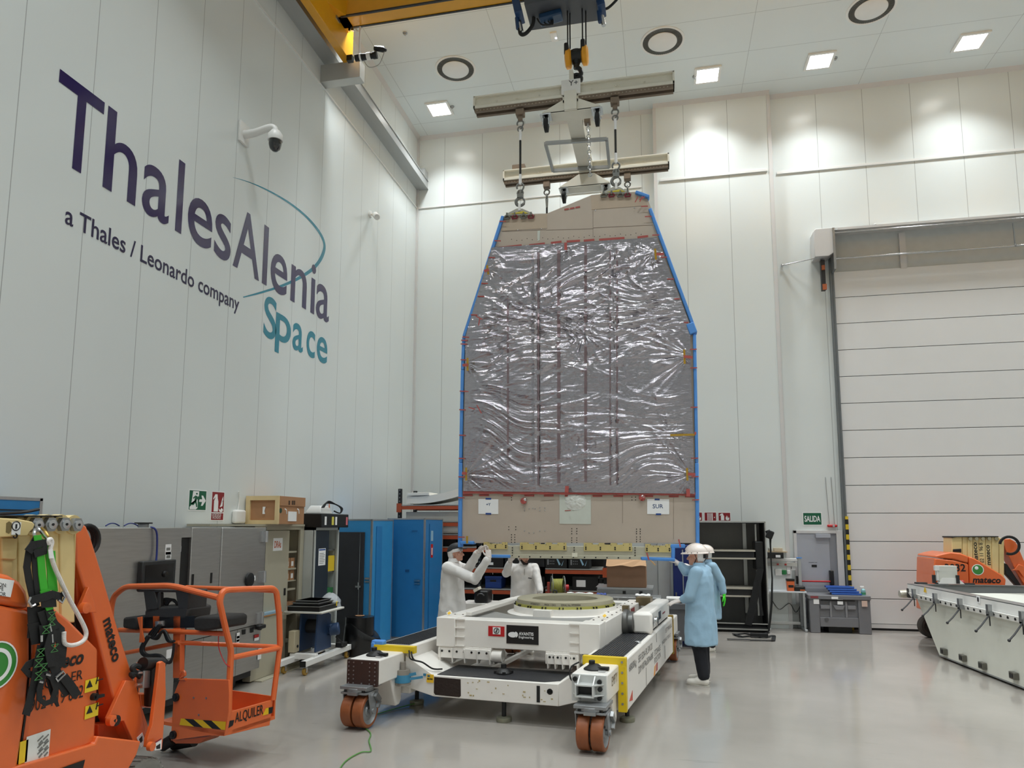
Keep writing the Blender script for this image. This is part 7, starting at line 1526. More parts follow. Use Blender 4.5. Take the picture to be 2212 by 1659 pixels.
for px in (1610,): x_ = aty(px, 1200, KY+KD-.1).x; MB().box(x_-.035, x_+.035, KY+KD-.07, KY+KD-.03, .3, KH-.03).build('stud', EDG, t, smooth=0)
x_ = aty(1634, 1200, KY+.25).x; MB().box(x_-.015, x_+.015, KY+.24, KY+.28, .3, KH-.05).build('stud', EDG, t, smooth=0)
MB().box(KX1-.2, KX1-.03, KY+.06, KY+.5, 1.2, 1.75).build('black_pad', BLACK, t, bevel=.02)
for z_ in (1.5, .8): MB().box(KX1+.0, KX1+.02, KY-.02, KY+.02, z_-.06, z_+.06).build('latch', CHROME, t)
MB().box(KX0, KX1, KY+.1, KY+KD-.1, 0, .06).build('foot', BLACK, t)
def PK(x, y, o=0.0): return aty(x, y, KY-.03-o)
STB = mat('strap_black', (22, 22, 23), .75, bump=.15)
st_ = thing('ratchet_strap', 'long black strap hanging on the open black case and trailing onto the floor', 'strap', (KX1, KY-.05, 0))
ribbon('webbing', [(1654, 1150), (1660, 1147), (1664, 1158), (1664, 1175), (1666, 1220), (1668, 1250), (1667, 1300), (1664, 1335), (1661, 1362), (1655, 1372)], [6, 8, 6, 4, 3, 3.5, 5, 5, 4, 3], STB, st_, .03, pf=PK)
ribbon('webbing', [(1643, 1228), (1636, 1260), (1628, 1300), (1616, 1350)], [14, 16, 17, 15], STB, st_, .01, pf=PK); ribbon('webbing', [(1640, 1250), (1642, 1300), (1646, 1330)], [5, 6, 7], STB, st_, .015, pf=PK)
MB().cbox(PK(1663, 1155, .05), (.13, .04, .16), rz=0, ry=.4).build('strap_bundle', STB, st_, bevel=.02)
m = MB()
fl = [atz(x, y, .012) for x, y in ((1660, 1366), (1640, 1372), (1600, 1376), (1585, 1370), (1610, 1368), (1650, 1377), (1672, 1374), (1670, 1384), (1620, 1383), (1571, 1382))]
for i, (p, q) in enumerate(zip(fl[:-1], fl[1:])): m.bar(p+Z*.006*(i % 3), q+Z*.006*(i % 3), .07, .008)
m.cbox(atz(1640, 1372, .05), (.3, .1, .06)); m.build('floor_coil', STB, st_)

# ------------------------------------------------------------------ assembly workbench with small tools
pl_ = atz(1743, 1362, 0); WY = pl_.y-.05; wx1 = aty(1733, 1250, WY).x; wx0 = aty(1650, 1250, WY).x; zd = aty(1700, 1277, WY-.1).z; ztw = aty(1700, 1206, WY+.2).z
t = thing('workbench', 'white aluminium workbench with upright pegboard next to the open black case', 'workbench', ((wx0+wx1)/2, WY, 0))
WYB = min(WY+.28, YB-.07)
MB().box(wx0, wx1+.05, WY-.12, WYB, zd-.03, zd).build('bench_top', mat('bench_top', (214, 218, 222), .35), t, bevel=.004)
for x_ in (wx0+.05, wx1):
    MB().box(x_-.03, x_+.03, WYB-.06, WYB, .05, ztw).build('post', ALU, t, bevel=.004); MB().box(x_-.03, x_+.03, WY-.2, WYB, .0, .05).build('foot', ALU, t, bevel=.01)
    MB().box(x_-.02, x_+.02, WY-.1, WY-.06, .05, zd-.03).build('leg', ALU, t) if x_ == wx1 else None
MB().box(wx0+.05, wx1, WYB-.05, WYB-.01, ztw-.06, ztw).box(wx0+.05, wx1, WYB-.05, WYB-.01, .08, .14).build('crossbar', WHITE, t, bevel=.01); lab(MB().box(wx1-.05, wx1+.05, WYB-.07, WYB+.0, ztw, ztw+.02).build('post_cap', BLUEF, t), 'blue post cap')
pg = MB().box(wx0+.08, wx1-.15, WYB-.02, WYB-.01, zd+.02, ztw-.1).build('back_board', mat('board_grey', (200, 204, 204), .4), t); MB().box(wx0+.06, wx1-.04, WYB-.06, WYB-.02, ztw-.16, ztw-.09).build('socket_strip', mat('strip_beige', (186, 186, 180), .5), t)
for px, mt in ((1680, RED), (1697, RED)): c = aty(px, 1216, WYB-.07); MB().cbox((c.x, WYB-.063, ztw-.125), (.04, .01, .03)).build('switch', mt, t)
for px, w_, h_, mt in ((1681, .13, .13, WHITE), (1693.5, .085, .09, mat('socket_green', (40, 130, 70), .5)), (1703, .06, .08, WHITE)): c = aty(px, 1236, WYB-.03); MB().cbox((c.x, WYB-.045, c.z), (w_, .05, h_)).build('socket_box', mt, t, bevel=.008)
c = aty(1709, 1226, WYB-.02); MB().cbox((c.x, WYB-.022, c.z), (.17, .003, .1)).build('paper_label', PAPER, t); MB().cbox((c.x, WYB-.025, c.z), (.012, .003, .06)).build('print', LETTER, t)
MB().box(wx0+.05, wx1-.05, WYB-.03, WYB-.01, .1, zd*.62).build('lower_panel', mat('panel_low', (160, 162, 160), .5), t)
MB().tube(spline([(wx0+.15, WYB-.05, .6), (wx0+.3, WYB-.06, .38), (wx0+.5, WYB-.06, .5), (wx0+.62, WYB-.06, .33), (wx0+.75, WYB-.05, .55)]), .006, 6).build('cable', RUBBER, t)
zs_ = ztw
a = aty(1670, 1205, WYB-.1)
t = thing('parts_box', 'black box with white label on top of the workbench frame', 'box', (a.x, WYB-.1, ztw)); xk0, xk1 = aty(1657, 1200, WYB-.12).x, aty(1691, 1200, WYB-.12).x
MB().box(xk0, xk1, WYB-.22, WYB-.005, ztw, ztw+.12).build('body', BLACK, t, bevel=.006); MB().box((xk0+xk1)/2, (xk0+xk1)/2+.09, WYB-.223, WYB-.22, ztw+.02, ztw+.07).build('label', PAPER, t, smooth=0)
m = tag(MB().box(xk0, xk1+.08, WYB-.2, WYB-.02, ztw+.121, ztw+.14).build('wooden_board', mat('pine_board', (190, 170, 140), .6)), 'thin wooden board lying on the black box above the workbench', 'board')
tag(MB().box(xk0+.03, xk0+.1, WYB-.16, WYB-.06, ztw+.141, ztw+.22).build('small_jar', mat('jar_pale', (206, 204, 196), .5), bevel=.02), 'small pale jar at the left on the wooden board above workbench', 'jar'); tag(MB().box(xk0+.13, xk0+.3, WYB-.16, WYB-.06, ztw+.141, ztw+.21).build('small_carton', mat('carton_pale', (196, 184, 164), .6), bevel=.006), 'small pale carton on the wooden board above workbench', 'carton')
# orange battery tool and black tool on the bench
c = aty(1709, 1276, WY-.08); t = thing('battery_charger', 'orange and black cordless tool standing on the workbench', 'tool', (c.x, WY-.03, zd)); MB().prism([(c.x-.07, WY-.09, zd), (c.x+.06, WY-.09, zd), (c.x+.07, WY-.09, zd+.2), (c.x-.08, WY-.09, zd+.2)], Y*.12).build('body', ORANGE, t, bevel=.01); MB().box(c.x-.08, c.x+.07, WY-.1, WY+.03, zd+.2, zd+.24).box(c.x-.05, c.x+.05, WY-.095, WY-.088, zd+.07, zd+.12).build('trim', BLACK, t, bevel=.006)
c = aty(1728, 1276, WY-.08); t = thing('power_tool', 'black tool case with orange stripe lying right of the orange tool', 'tool', (c.x, WY-.03, zd)); MB().box(c.x-.11, c.x+.1, WY-.1, WY+.05, zd, zd+.1).build('body', BLACK, t, bevel=.02); MB().box(c.x-.0, c.x+.09, WY-.103, WY-.099, zd+.015, zd+.035).build('stripe', ORANGE, t)
# ------------------------------------------------------------------ grey pallet box with folded blue crates
a, b = atz(1752, 1366, 0), atz(1878, 1368, 0); PYY = (a.y+b.y)/2-.1; x0, x1 = aty(1748, 1300, PYY).x, aty(1877, 1300, PYY).x; zbx = aty(1810, 1286, PYY).z; PD = min(.75, YB-.1-PYY)
t = thing('pallet_box', 'grey plastic pallet box with white labels in front of the grey door', 'pallet box', ((x0+x1)/2, PYY, 0))
PD = max(PD, .5)
MB().box(x0+.05, x1-.02, PYY+.02, PYY+PD, .12, zbx-.03).build('body', GP, t); m = MB().box(x0, x0+.18, PYY-.02, PYY+.08, .0, zbx-.06).box(x1-.2, x1+.02, PYY-.02, PYY+.08, .0, zbx-.06).box(x0+.18, x1-.2, PYY-.015, PYY+.04, .12, .3)
m.build('corner_post', GP, t, bevel=.012); MB().box(x0-.02, x1+.03, PYY-.04, PYY+PD, zbx-.08, zbx).build('rim', GP, t, bevel=.01)
m = MB()
for f in (.36, .62): m.box(x0+(x1-x0)*f-.02, x0+(x1-x0)*f+.02, PYY-.01, PYY+.03, .3, zbx-.1)
m.box(x0+.2, x0+(x1-x0)*.34, PYY-.025, PYY+.03, .46, .53).box(x0+(x1-x0)*.64, x1-.24, PYY-.025, PYY+.03, .46, .53).prism([(x0+(x1-x0)*.4, PYY-.02, .53), (x0+(x1-x0)*.6, PYY-.02, .53), (x0+(x1-x0)*.56, PYY-.02, .45), (x0+(x1-x0)*.44, PYY-.02, .45)], Y*.04)
m.build('rib', mat('pallet_box_rib', (132, 132, 136), .5), t, bevel=.006); MB().box(x0+.22, x1-.25, PYY-.03, PYY+.03, zbx-.11, zbx-.085).build('slot', BLACK, t)
MB().cyl((x0+.3, PYY-.03, .26), (x0+.3, PYY+.02, .26), .035).build('drain_plug', mat('plug_dark', (88, 88, 90), .5), t); MB().box(x0+.35, x1-.3, PYY+.1, PYY+PD, 0, .1).build('pallet_foot', BLACK, t)
for f, dz in ((.07, .55), (.47, .55)): q = MB().box(x0+(x1-x0)*f, x0+(x1-x0)*f+.1, PYY-.03, PYY-.022, dz, dz+.14).build('paper_label', PAPER, t, smooth=0); MB().box(x0+(x1-x0)*f+.02, x0+(x1-x0)*f+.07, PYY-.032, PYY-.03, dz+.1, dz+.115).build('print', mat('print_grey', (120, 120, 116), .6), q, smooth=0)
MB().box(x0+.02, x0+.16, PYY-.043, PYY-.04, zbx-.06, zbx-.02).build('red_mark', mat('mark_maroon', (140, 60, 66), .5), t, smooth=0); MB().box(x1-.14, x1-.04, PYY-.045, PYY-.042, zbx-.2, zbx-.09).build('tag', mat('tag_pink', (214, 186, 172), .6), t, smooth=0); MB().box(x0+.4, x0+.52, PYY-.043, PYY-.04, zbx-.07, zbx-.025).build('tag', PAPER, t, smooth=0)
xb0, xb1 = aty(1792, 1270, PYY+.2).x, aty(1856, 1270, PYY+.2).x; FB = mat('folded_blue', (30, 66, 150), .4)
for i in range(4):
    d = -.04*i; o = thing('folding_crate', ['bottom', 'second', 'third', 'topmost'][i]+' folded blue crate in the stack on the grey pallet box', 'crate', ((xb0+xb1)/2, PYY+.25, zbx+.042*i), 'folded blue crates')
    MB().box(xb0+d*.8+.04, xb1+d, PYY+.05+.01*i, PYY+.4, zbx+.042*i, zbx+.042*i+.03).build('panel', FB, o, bevel=.004); MB().box(xb0+d*.8+.0, xb1+d+.0, PYY+.04+.01*i, PYY+.05+.01*i, zbx+.042*i+.012, zbx+.042*i+.04).build('rim', mat('folded_blue_light', (62, 110, 200), .35), o)
c = aty(1865, 1280, PYY+.1); t = thing('spray_bottle', 'small white bottle with blue and green label right of folded crates', 'bottle', (c.x, PYY+.1, zbx)); MB().lathe([(0, 0), (.04, 0), (.042, .1), (.02, .13), (0, .13)], (c.x, PYY+.1, zbx)).build('bottle', mat('bottle_label', (140, 190, 196), .4), t); MB().lathe([(.043, .02), (.044, .02), (.044, .06), (.043, .06)], (c.x, PYY+.1, zbx)).build('label', mat('label_green', (70, 150, 110), .5), t); MB().cbox((c.x-.02, PYY+.1, zbx+.15), (.07, .03, .05)).build('cap', WHITE, t, bevel=.008)

# ------------------------------------------------------------------ long white trough at the right edge
TZ = 1.05
pA = atz(1968, 1262, TZ); pC = atz(2212, 1266, TZ); bA = atz(2030, 1417, .03); bB = atz(2212, 1488, .03); pB = atz(2212, 1309, TZ)
dl = V((bB.x-bA.x, bB.y-bA.y, 0)).normalized()       # along the long side, toward the camera
pdir = V((pB.x-pA.x, pB.y-pA.y, 0)).normalized()
L = 6.0; WD = 2.2
TWH = mat('trough_white', (216, 216, 206), .4, var=.02); TGR = mat('trough_inside', (150, 152, 152), .45, .3)
t = thing('open_trough', 'long white open trough with toggle clamps at the right edge of photo', 'trough', (bA.x+.8, bA.y-1.5, 0))
def q4(p, q, r, s, th=.03): n_ = (q-p).cross(s-p).normalized(); return MB().prism([p, q, r, s], n_*th)
A_t, B_t = pA, pA+pdir*L; A_b, B_b = bA, bA+dl*(L-1.0); zr = TZ-.14
lerp = lambda a, b, f: a+(b-a)*f
A_m, B_m = lerp(A_t, A_b, .15), lerp(B_t, B_b, .15)
out_ = V((-1, 0, 0))
q4(A_m, B_m, B_b, A_b).build('side_wall', TWH, t, smooth=0)
cA, cB = pC+(pC-pA).normalized()*.2, pC+(pC-pA).normalized()*.2+pdir*L
A_e = A_b+V((1.8, .1, 0)); 
q4(A_m, A_b, A_e, cA-Z*.14).build('end_wall', TWH, t, smooth=0)
q4(A_b, B_b, B_b+V((1.8, 0, 0)), A_e, .02).build('floor_plate', TGR, t, smooth=0)
q4(cA-Z*.14, cB-Z*.14, B_b+V((1.8, 0, 0)), A_e, .02).build('far_wall', TGR, t, smooth=0)
fl_ = MB(); fl_.prism([A_t, A_t+out_*.06, A_t+out_*.06-Z*.14, A_t-Z*.14], pdir*L); fl_.prism([A_t, cA, cA-Z*.14, A_t-Z*.14], Y*.05).prism([cA, cA+X*.06, cA+X*.06-Z*.14, cA-Z*.14], pdir*L)
fl_.build('rim', WHITE, t, smooth=0)
MB().prism([A_t+Z*.012+out_*.06, A_t+Z*.012+X*.12, A_t+X*.12, A_t+out_*.06], pdir*L).prism([A_t+Z*.012, cA+Z*.012, cA, A_t], -Y*.06).build('rim_seal', STEEL, t, smooth=0)
MB().prism([A_t+X*.1-Z*.02, cA-Z*.02, cA-Z*.3-X*.1, A_t+X*.2-Z*.3], pdir*.02).prism([cA-Z*.02, cB-Z*.02, cB-Z*.35-X*.15, cA-Z*.35-X*.15], X*.01).build('lining', TGR, t, smooth=0)
# rail of holes with toggle levers
rl = MB().prism([lerp(A_t, A_b, .13)+out_*.06, lerp(A_t, A_b, .13)+out_*.1, lerp(A_t, A_b, .2)+out_*.08, lerp(A_t, A_b, .2)+out_*.04], pdir*L).build('clamp_rail', WHITE, t, smooth=0)
m = MB(); pr0 = lerp(A_t, A_b, .165)+out_*.095
for k in range(30): p = pr0+pdir*(.12+k*.17); m.cyl(p-out_*.01, p+out_*.005, .018, seg=8)
m.build('hole', BLACK, rl, smooth=0)
for i, (px, py) in enumerate(((1978, 1278), (2024, 1287), (2078, 1297), (2141, 1309), (2214, 1330))):
    # nearest point of the rail to that sight line
    n_ = V((0, 0, 1)).cross(pdir); p = atp(px, py, pr0, n_); p = pr0+pdir*((p-pr0).dot(pdir))
    k = MB().cbox(p+Z*.06+out_*.03, (.05, .07, .13)).cbox(p+out_*.02, (.06, .1, .06)).build('toggle_clamp', STEEL, t); MB().tube([p+out_*.02, p+V((-.2, -.16, -.14)), p+V((-.3, -.25, -.2))], .011, 7).ell(p+V((-.3, -.25, -.2)), (.02, .02, .02), 8, 6).cyl(p+Z*.0+out_*.03, p-Z*.16+out_*.03, .008, seg=6).build('lever', DARKST, k); MB().cbox(p+out_*.03-Z*.0, (.04, .08, .06)).build('pad', BLACK, k)
for px, py in ((2042, 1410), (2083, 1424), (2126, 1441), (2194, 1463)):
    n_ = V((0, 0, 1)).cross(dl); p = atp(px, py, bA, n_)
    k = MB().cbox(p+out_*.02+Z*.02, (.06, .14, .09)).build('foot_bracket', mat('bracket_dark', (110, 108, 100), .5, .5), t, bevel=.006); MB().cbox(p+out_*.05+Z*.02, (.01, .09, .05)).build('slot', BLACK, k)
p = atp(2114, 1295, A_t+out_*.062, V((0, 0, 1)).cross(pdir)); q = decal('label', PAPER, t, p+out_*.003-Z*.05, -pdir if pdir.y > 0 else pdir, Z, .1, .09) if False else MB().cbox(p+out_*.004, (.006, .1, .1)).build('label', PAPER, t); MB().cbox(p+out_*.008, (.004, .05, .06)).build('print', LETTER, q)
p = atp(1999, 1274, A_t+out_*.062, V((0, 0, 1)).cross(pdir)); MB().prism([p+out_*.006+pdir*.05-Z*.04, p+out_*.006-pdir*.05-Z*.04, p+out_*.006+Z*.05], out_*.003).build('warning_mark', YELLOW, t, smooth=0)
c = aty(1956, 1283, pA.y+.15); MB().lathe([(0, -.1), (.06, -.1), (.07, -.02), (.07, .1), (0, .1)], c, V((1, .1, 0)), 16).build('wrapped_end', mat('foil_cream', (214, 208, 192), .3, .4, bump=.6, bscale=20), t); MB().cbox(aty(1967, 1281, pA.y), (.1, .1, .16)).build('end_bracket', DARKST, t, bevel=.01)
# white box unit and clamps on the far rim
c0 = aty(2020, 1261, pA.y+.05); c1 = aty(2062, 1222, pA.y+.05)
o = thing('white_unit', 'upright white box with bracket on the far rim of the trough', 'box', ((c0.x+c1.x)/2, pA.y, TZ)); MB().box(aty(2026, 1250, pA.y).x, c1.x, pA.y-.05, pA.y+.12, c0.z+.05, c1.z).build('box', mat('unit_white', (210, 210, 202), .45), o, bevel=.006)
MB().prism([V((c0.x+.02, pA.y-.06, TZ+.02)), V((c1.x+.1, pA.y-.06, TZ+.02)), V((c1.x, pA.y-.06, TZ+.12)), V((c0.x+.08, pA.y-.06, TZ+.12))], Y*.1).build('base', WHITE, o); MB().cbox((c0.x+.01, pA.y-.03, c1.z-.04), (.07, .06, .08)).cbox((c0.x+.02, pA.y-.03, c1.z-.16), (.03, .03, .18)).build('side_bracket', WHITE, o)
for px in (2017, 2068): c = aty(px, 1250, pA.y-.05); MB().cbox((c.x, pA.y-.06, TZ+.1), (.05, .04, .14)).build('toggle', DARKST, o)
tag(MB().ell(aty(2078, 1258, pA.y-.0)+Z*.0, (.04, .04, .04)).build('red_ball', mat('ball_red', (180, 70, 70), .5)), 'small dull red ball knob on the far rim of the trough', 'knob')
for px, lb in ((1991, 'leftmost'), (2036, 'middle'), (2093, 'rightmost')): c = aty(px, 1260, pA.y-.02); tag(MB().cbox((c.x, pA.y+.02, TZ+.02), (.18, .1, .03)).build('rim_clip', DARKST, bevel=.004), lb+' dark clip lying on the far rim of the trough', 'clip')
# ------------------------------------------------------------------ people
def caps(bones):
    m = MB()
    for p, q, r0, r1 in bones:
        p, q = V(p), V(q); n = 6; L = (q-p).length
        m.tube([p+(q-p)*(i/n) for i in range(n+1)], [r0+(r1-r0)*i/n for i in range(n+1)], 14) if L > 1e-4 else None
        m.ell(p, (r0,)*3, 14, 8); m.ell(q, (r1,)*3, 14, 8)
    return m
def fuse(m, voxel, it=6, wrinkle=0.0, wf=9.0, seed=0.0):
    me = bpy.data.meshes.new('tmp'); me.from_pydata(m.v, [], m.f); o = bpy.data.objects.new('tmp', me); C.objects.link(o)
    r = o.modifiers.new('r', 'REMESH'); r.mode = 'VOXEL'; r.voxel_size = voxel
    s = o.modifiers.new('s', 'SMOOTH'); s.iterations = it; s.factor = .5
    bpy.context.view_layer.update(); e = bpy.data.meshes.new_from_object(o.evaluated_get(bpy.context.evaluated_depsgraph_get()))
    vs = [v.co.copy() for v in e.vertices]; ns = [v.normal.copy() for v in e.vertices]; fs = [tuple(p.vertices) for p in e.polygons]
    bpy.data.objects.remove(o); bpy.data.meshes.remove(me); bpy.data.meshes.remove(e)
    if wrinkle:
        for i, v in enumerate(vs):
            w_ = 1-abs(mnoise.noise(V((v.x*wf+seed, v.y*wf, v.z*wf*.55)))*2.2)+.5*mnoise.noise(V((v.x*wf*2.3, v.y*wf*2.3+seed, v.z*wf*1.6))); vs[i] = v+ns[i]*(wrinkle*w_)
    return vs, fs
SKINM = mat('skin', (206, 152, 128), .5, var=.05, scale=30)
LATEX = mat('glove_white', (232, 222, 216), .45, var=.02)
def hand(wr, d, n, side, curls, scale=1.0, thumb_out=1.0):
    """wr wrist, d finger direction, n palm normal, side towards the thumb, curls = bend of index..little"""
    wr = V(wr); d = V(d).normalized(); n = (V(n)-d*V(n).dot(d)).normalized(); s = V(side); s = (s-d*s.dot(d)-n*s.dot(n)).normalized(); k = scale; b = []
    b.append((wr-d*.03*k, wr, .027*k, .027*k))
    for i, (off, ln) in enumerate(((.030, .92), (.010, 1.04), (-.010, .98), (-.029, .78))):
        kn = wr+d*(.088-.004*abs(i-1))*k+s*off*k; b.append((wr+s*off*.6*k, kn, .021*k, .0115*k)); p = kn; a = curls[i]*.55; dd = d+s*(off*2.2)
        for j, l in enumerate((.043, .027, .022)):
            ang = a*(1 if j == 0 else 1+.9*j); e = (dd.normalized()*math.cos(ang)+n*math.sin(ang)).normalized(); q = p+e*l*ln*k; b.append((p, q, (.0102-.0008*j)*k, (.0094-.0010*j)*k)); p = q
    t0 = wr+d*.022*k+s*.026*k; t1 = t0+(s*.75*thumb_out+d*.7+n*.25).normalized()*.042*k; t2 = t1+(s*.45*thumb_out+d*.9+n*.3).normalized()*.033*k; t3 = t2+(s*.2*thumb_out+d+n*.4).normalized()*.024*k
    b += [(wr+d*.015*k, t0, .019*k, .015*k), (t0, t1, .0145*k, .0115*k), (t1, t2, .011*k, .0098*k), (t2, t3, .0098*k, .0085*k)]
    return caps(b)
def person(label, pos, fwd, Hs, arms, coat, coatcol, hem, gloves, hat, head_yaw=0.0, head_pitch=0.0, trousers=(20, 22, 30), shoe=(226, 222, 214), lean=0.0, step=.0, beard=False, hairc=(70, 60, 52)):
    f = V((fwd[0], fwd[1], 0)).normalized(); r = V((f.y, -f.x, 0)); pos = V((pos[0], pos[1], 0)); k = Hs/1.75
    def Lp(x, y, z): return pos+r*(x*k)+f*(y*k+lean*max(0, z-.9)*k)+Z*(z*k)
    t = thing('person', label, 'person', pos)
    sh = {1: Lp(.185, -.01, 1.405), -1: Lp(-.185, -.01, 1.405)}
    hc = Lp(0, .045, 1.60); hm = Matrix((r, f, Z)).transposed() @ Matrix.Rotation(head_yaw, 3, 'Z') @ Matrix.Rotation(head_pitch, 3, 'X')
    def Hp(x, y, z): return hc+hm @ (V((x, y, z))*k)
    b = [(Lp(0, 0, .95), Lp(0, .0, 1.15), .13*k, .12*k), (Lp(0, 0, 1.15), Lp(0, 0, 1.34), .125*k, .125*k), (Lp(-.1, 0, 1.36), Lp(.1, 0, 1.36), .09*k, .09*k), (Lp(0, -.01, 1.38), Lp(0, .015, 1.53), .06*k, .055*k)]
    for s in (1, -1):
        el, wr = V(arms[s][0]), V(arms[s][1]); fy = step*s
        b += [(Lp(.06*s, 0, 1.38), sh[s], .07*k, .058*k), (sh[s], el, .05*k, .042*k), (el, wr, .04*k, .028*k)]
        b += [(Lp(.09*s, 0, .92), Lp(.1*s, .02+fy*.5, .5), .085*k, .058*k), (Lp(.1*s, .02+fy*.5, .5), Lp(.105*s, -.01+fy, .09), .055*k, .038*k), (Lp(.105*s, -.01+fy, .05), Lp(.115*s, .13+fy, .035), .035*k, .03*k)]
    m = caps(b)
    m.ell(Hp(0, -.012, .03), (.078*k, .098*k, .098*k), 20, 14, hm).ell(Hp(0, .03, -.045), (.056*k, .068*k, .075*k), 16, 12, hm).ell(Hp(0, .075, -.09), (.026*k, .026*k, .022*k), 10, 8, hm)
    m.merge(caps([(Hp(0, .085, .012), Hp(0, .113, -.03), .010*k, .0145*k), (Hp(-.011, .098, -.034), Hp(.011, .098, -.034), .009*k, .009*k), (Hp(-.035, .074, .03), Hp(.035, .074, .03), .014*k, .014*k), (Hp(-.02, .088, -.062), Hp(.02, .088, -.062), .0085*k, .0085*k), (Hp(-.017, .084, -.074), Hp(.017, .084, -.074), .009*k, .009*k)]))
    for s in (1, -1): m.ell(Hp(.078*s, -.008, -.008), (.012*k, .022*k, .034*k), 10, 8, hm).ell(Hp(.045*s, .062, -.02), (.024*k, .02*k, .022*k), 10, 8, hm)
    vs, fs = fuse(m, .0068, 4); body = mesh_obj('body', vs, fs, SKINM, t, smooth=180)
    for s in (1, -1):
        MB().ell(Hp(.031*s, .079, .013), (.0135*k, .011*k, .0095*k), 10, 8, hm).build('eye', mat('eye_white', (226, 222, 218), .25), body); MB().ell(Hp(.031*s, .089, .013), (.0055*k, .004*k, .0055*k), 8, 6, hm).build('iris', mat('iris_dark', (48, 36, 30), .2), body)
        MB().tube([Hp(.016*s, .092, .034), Hp(.032*s, .092, .04), Hp(.048*s, .08, .034)], .004*k, 6).build('eyebrow', mat('brow_dark', (70, 54, 44), .8), body)
    MB().tube([Hp(-.022, .09, -.068), Hp(0, .0985, -.067), Hp(.022, .09, -.068)], .0035*k, 6).build('mouth', mat('lip', (160, 92, 84), .5), body)
    if beard: fb = fuse(caps([(Hp(-.055, .03, -.06), Hp(-.03, .075, -.095), .022*k, .024*k), (Hp(.055, .03, -.06), Hp(.03, .075, -.095), .022*k, .024*k), (Hp(-.03, .075, -.095), Hp(.03, .075, -.095), .028*k, .028*k), (Hp(-.02, .1, -.052), Hp(.02, .1, -.052), .008*k, .008*k)]), .006); mesh_obj('beard', fb[0], fb[1], mat('beard_dark', (44, 36, 32), .9), t, smooth=180)
    # coat: lofted trunk with sleeves
    CM = mat('coat_'+coat, coatcol, .62, var=.02, bump=.12, bscale=26)
    rings = []
    for z, rx, ry, cy in ((hem, .24, .2, .01), (hem+.02, .24, .2, .01), (.75, .23, .19, .01), (.95, .22, .175, .01), (1.1, .212, .16, .005), (1.25, .215, .15, .0), (1.36, .214, .138, -.005), (1.42, .17, .108, -.005), (1.465, .095, .075, .0), (1.49, .068, .066, .012)):
        if z < hem: continue
        rings.append([Lp(0, 0, z)+(r*(rx*math.cos(a))+f*(ry*math.sin(a)*(1.0)+cy))*k for a in np.linspace(0, 2*math.pi, 29)[:-1]])
    m = MB().loft(rings)
    for s in (1, -1):
        el, wr = V(arms[s][0]), V(arms[s][1]); w2_ = wr-(wr-el).normalized()*.045
        m.merge(caps([(Lp(.08*s, 0, 1.38), sh[s], .085*k, .078*k), (sh[s], el, .078*k, .066*k), (el, w2_, .064*k, .05*k)]))
    vs, fs = fuse(m, .0115, 4, .010, 7.0, pos.x*3); cobj = mesh_obj('coat', vs, fs, CM, t, smooth=180)
    MB().loft([[Lp(0, .012, z)+(r*(rr*math.cos(a))+f*(rr*math.sin(a)))*k for a in np.linspace(0, 2*math.pi, 21)[:-1]] for z, rr in ((1.47, .085), (1.5, .078), (1.525, .074))], cap=False).build('collar', CM, cobj, smooth=80)
    if coat == 'white': MB().bar(Lp(0, .152, .6), Lp(0, .142, 1.4), .012, .006, up=f).build('placket', mat('placket_shade', (196, 192, 186), .6), cobj); MB().bar(Lp(-.12, .145, 1.24), Lp(-.06, .15, 1.25), .006, .012, up=Z).build('pen', LETTER, cobj)
    # trousers and shoes
    tb_ = []
    for s in (1, -1):
        fy = step*s; tb_ += [(Lp(.08*s, 0, .95), Lp(.1*s, .02+fy*.5, .5), .115*k, .1*k), (Lp(.1*s, .02+fy*.5, .5), Lp(.105*s, -.015+fy, .135), .094*k, .074*k)]
    vs, fs = fuse(caps(tb_), .012, 3, .004, 10, 2); mesh_obj('trousers', vs, fs, mat('trousers_dark', trousers, .8, var=.08), t, smooth=180)
    for s in (1, -1):
        fy = step*s; vs, fs = fuse(caps([(Lp(.105*s, -.03+fy, .06), Lp(.11*s, .06+fy, .058), .052*k, .05*k), (Lp(.11*s, .06+fy, .05), Lp(.12*s, .165+fy, .04), .048*k, .04*k)]), .009, 3); vs = [V((v.x, v.y, max(v.z, .012))) for v in vs]; so = mesh_obj('shoe', vs, fs, mat('shoe_%d' % shoe[0], shoe, .5), t, smooth=180)
        MB().loft([[Lp(.112*s, .065+fy, z)+r*(.052*k*math.cos(a))+f*(.155*k*math.sin(a)) for a in np.linspace(0, 2*math.pi, 21)[:-1]] for z in (.0, .016)]).build('sole', mat('sole_grey', (180, 176, 168), .6), so, smooth=40)
    for s in (1, -1):
        el, wr, d, n, sd, cu, gm = arms[s]; vs, fs = fuse(hand(wr, d, n, sd, cu, k*1.02), .0042, 2); g = mesh_obj('glove', vs, fs, gm, t, smooth=180)
        u = (V(wr)-V(el)).normalized(); MB().cyl(V(wr)-u*.06, V(wr)+u*.005, .036*k, .031*k, 16).build('cuff', gm if gm is not LATEX else mat('cuff_grey', (196, 192, 190), .6), g)
    NET = mat('hair_net', (228, 224, 220), .7, bump=.3, bscale=60)
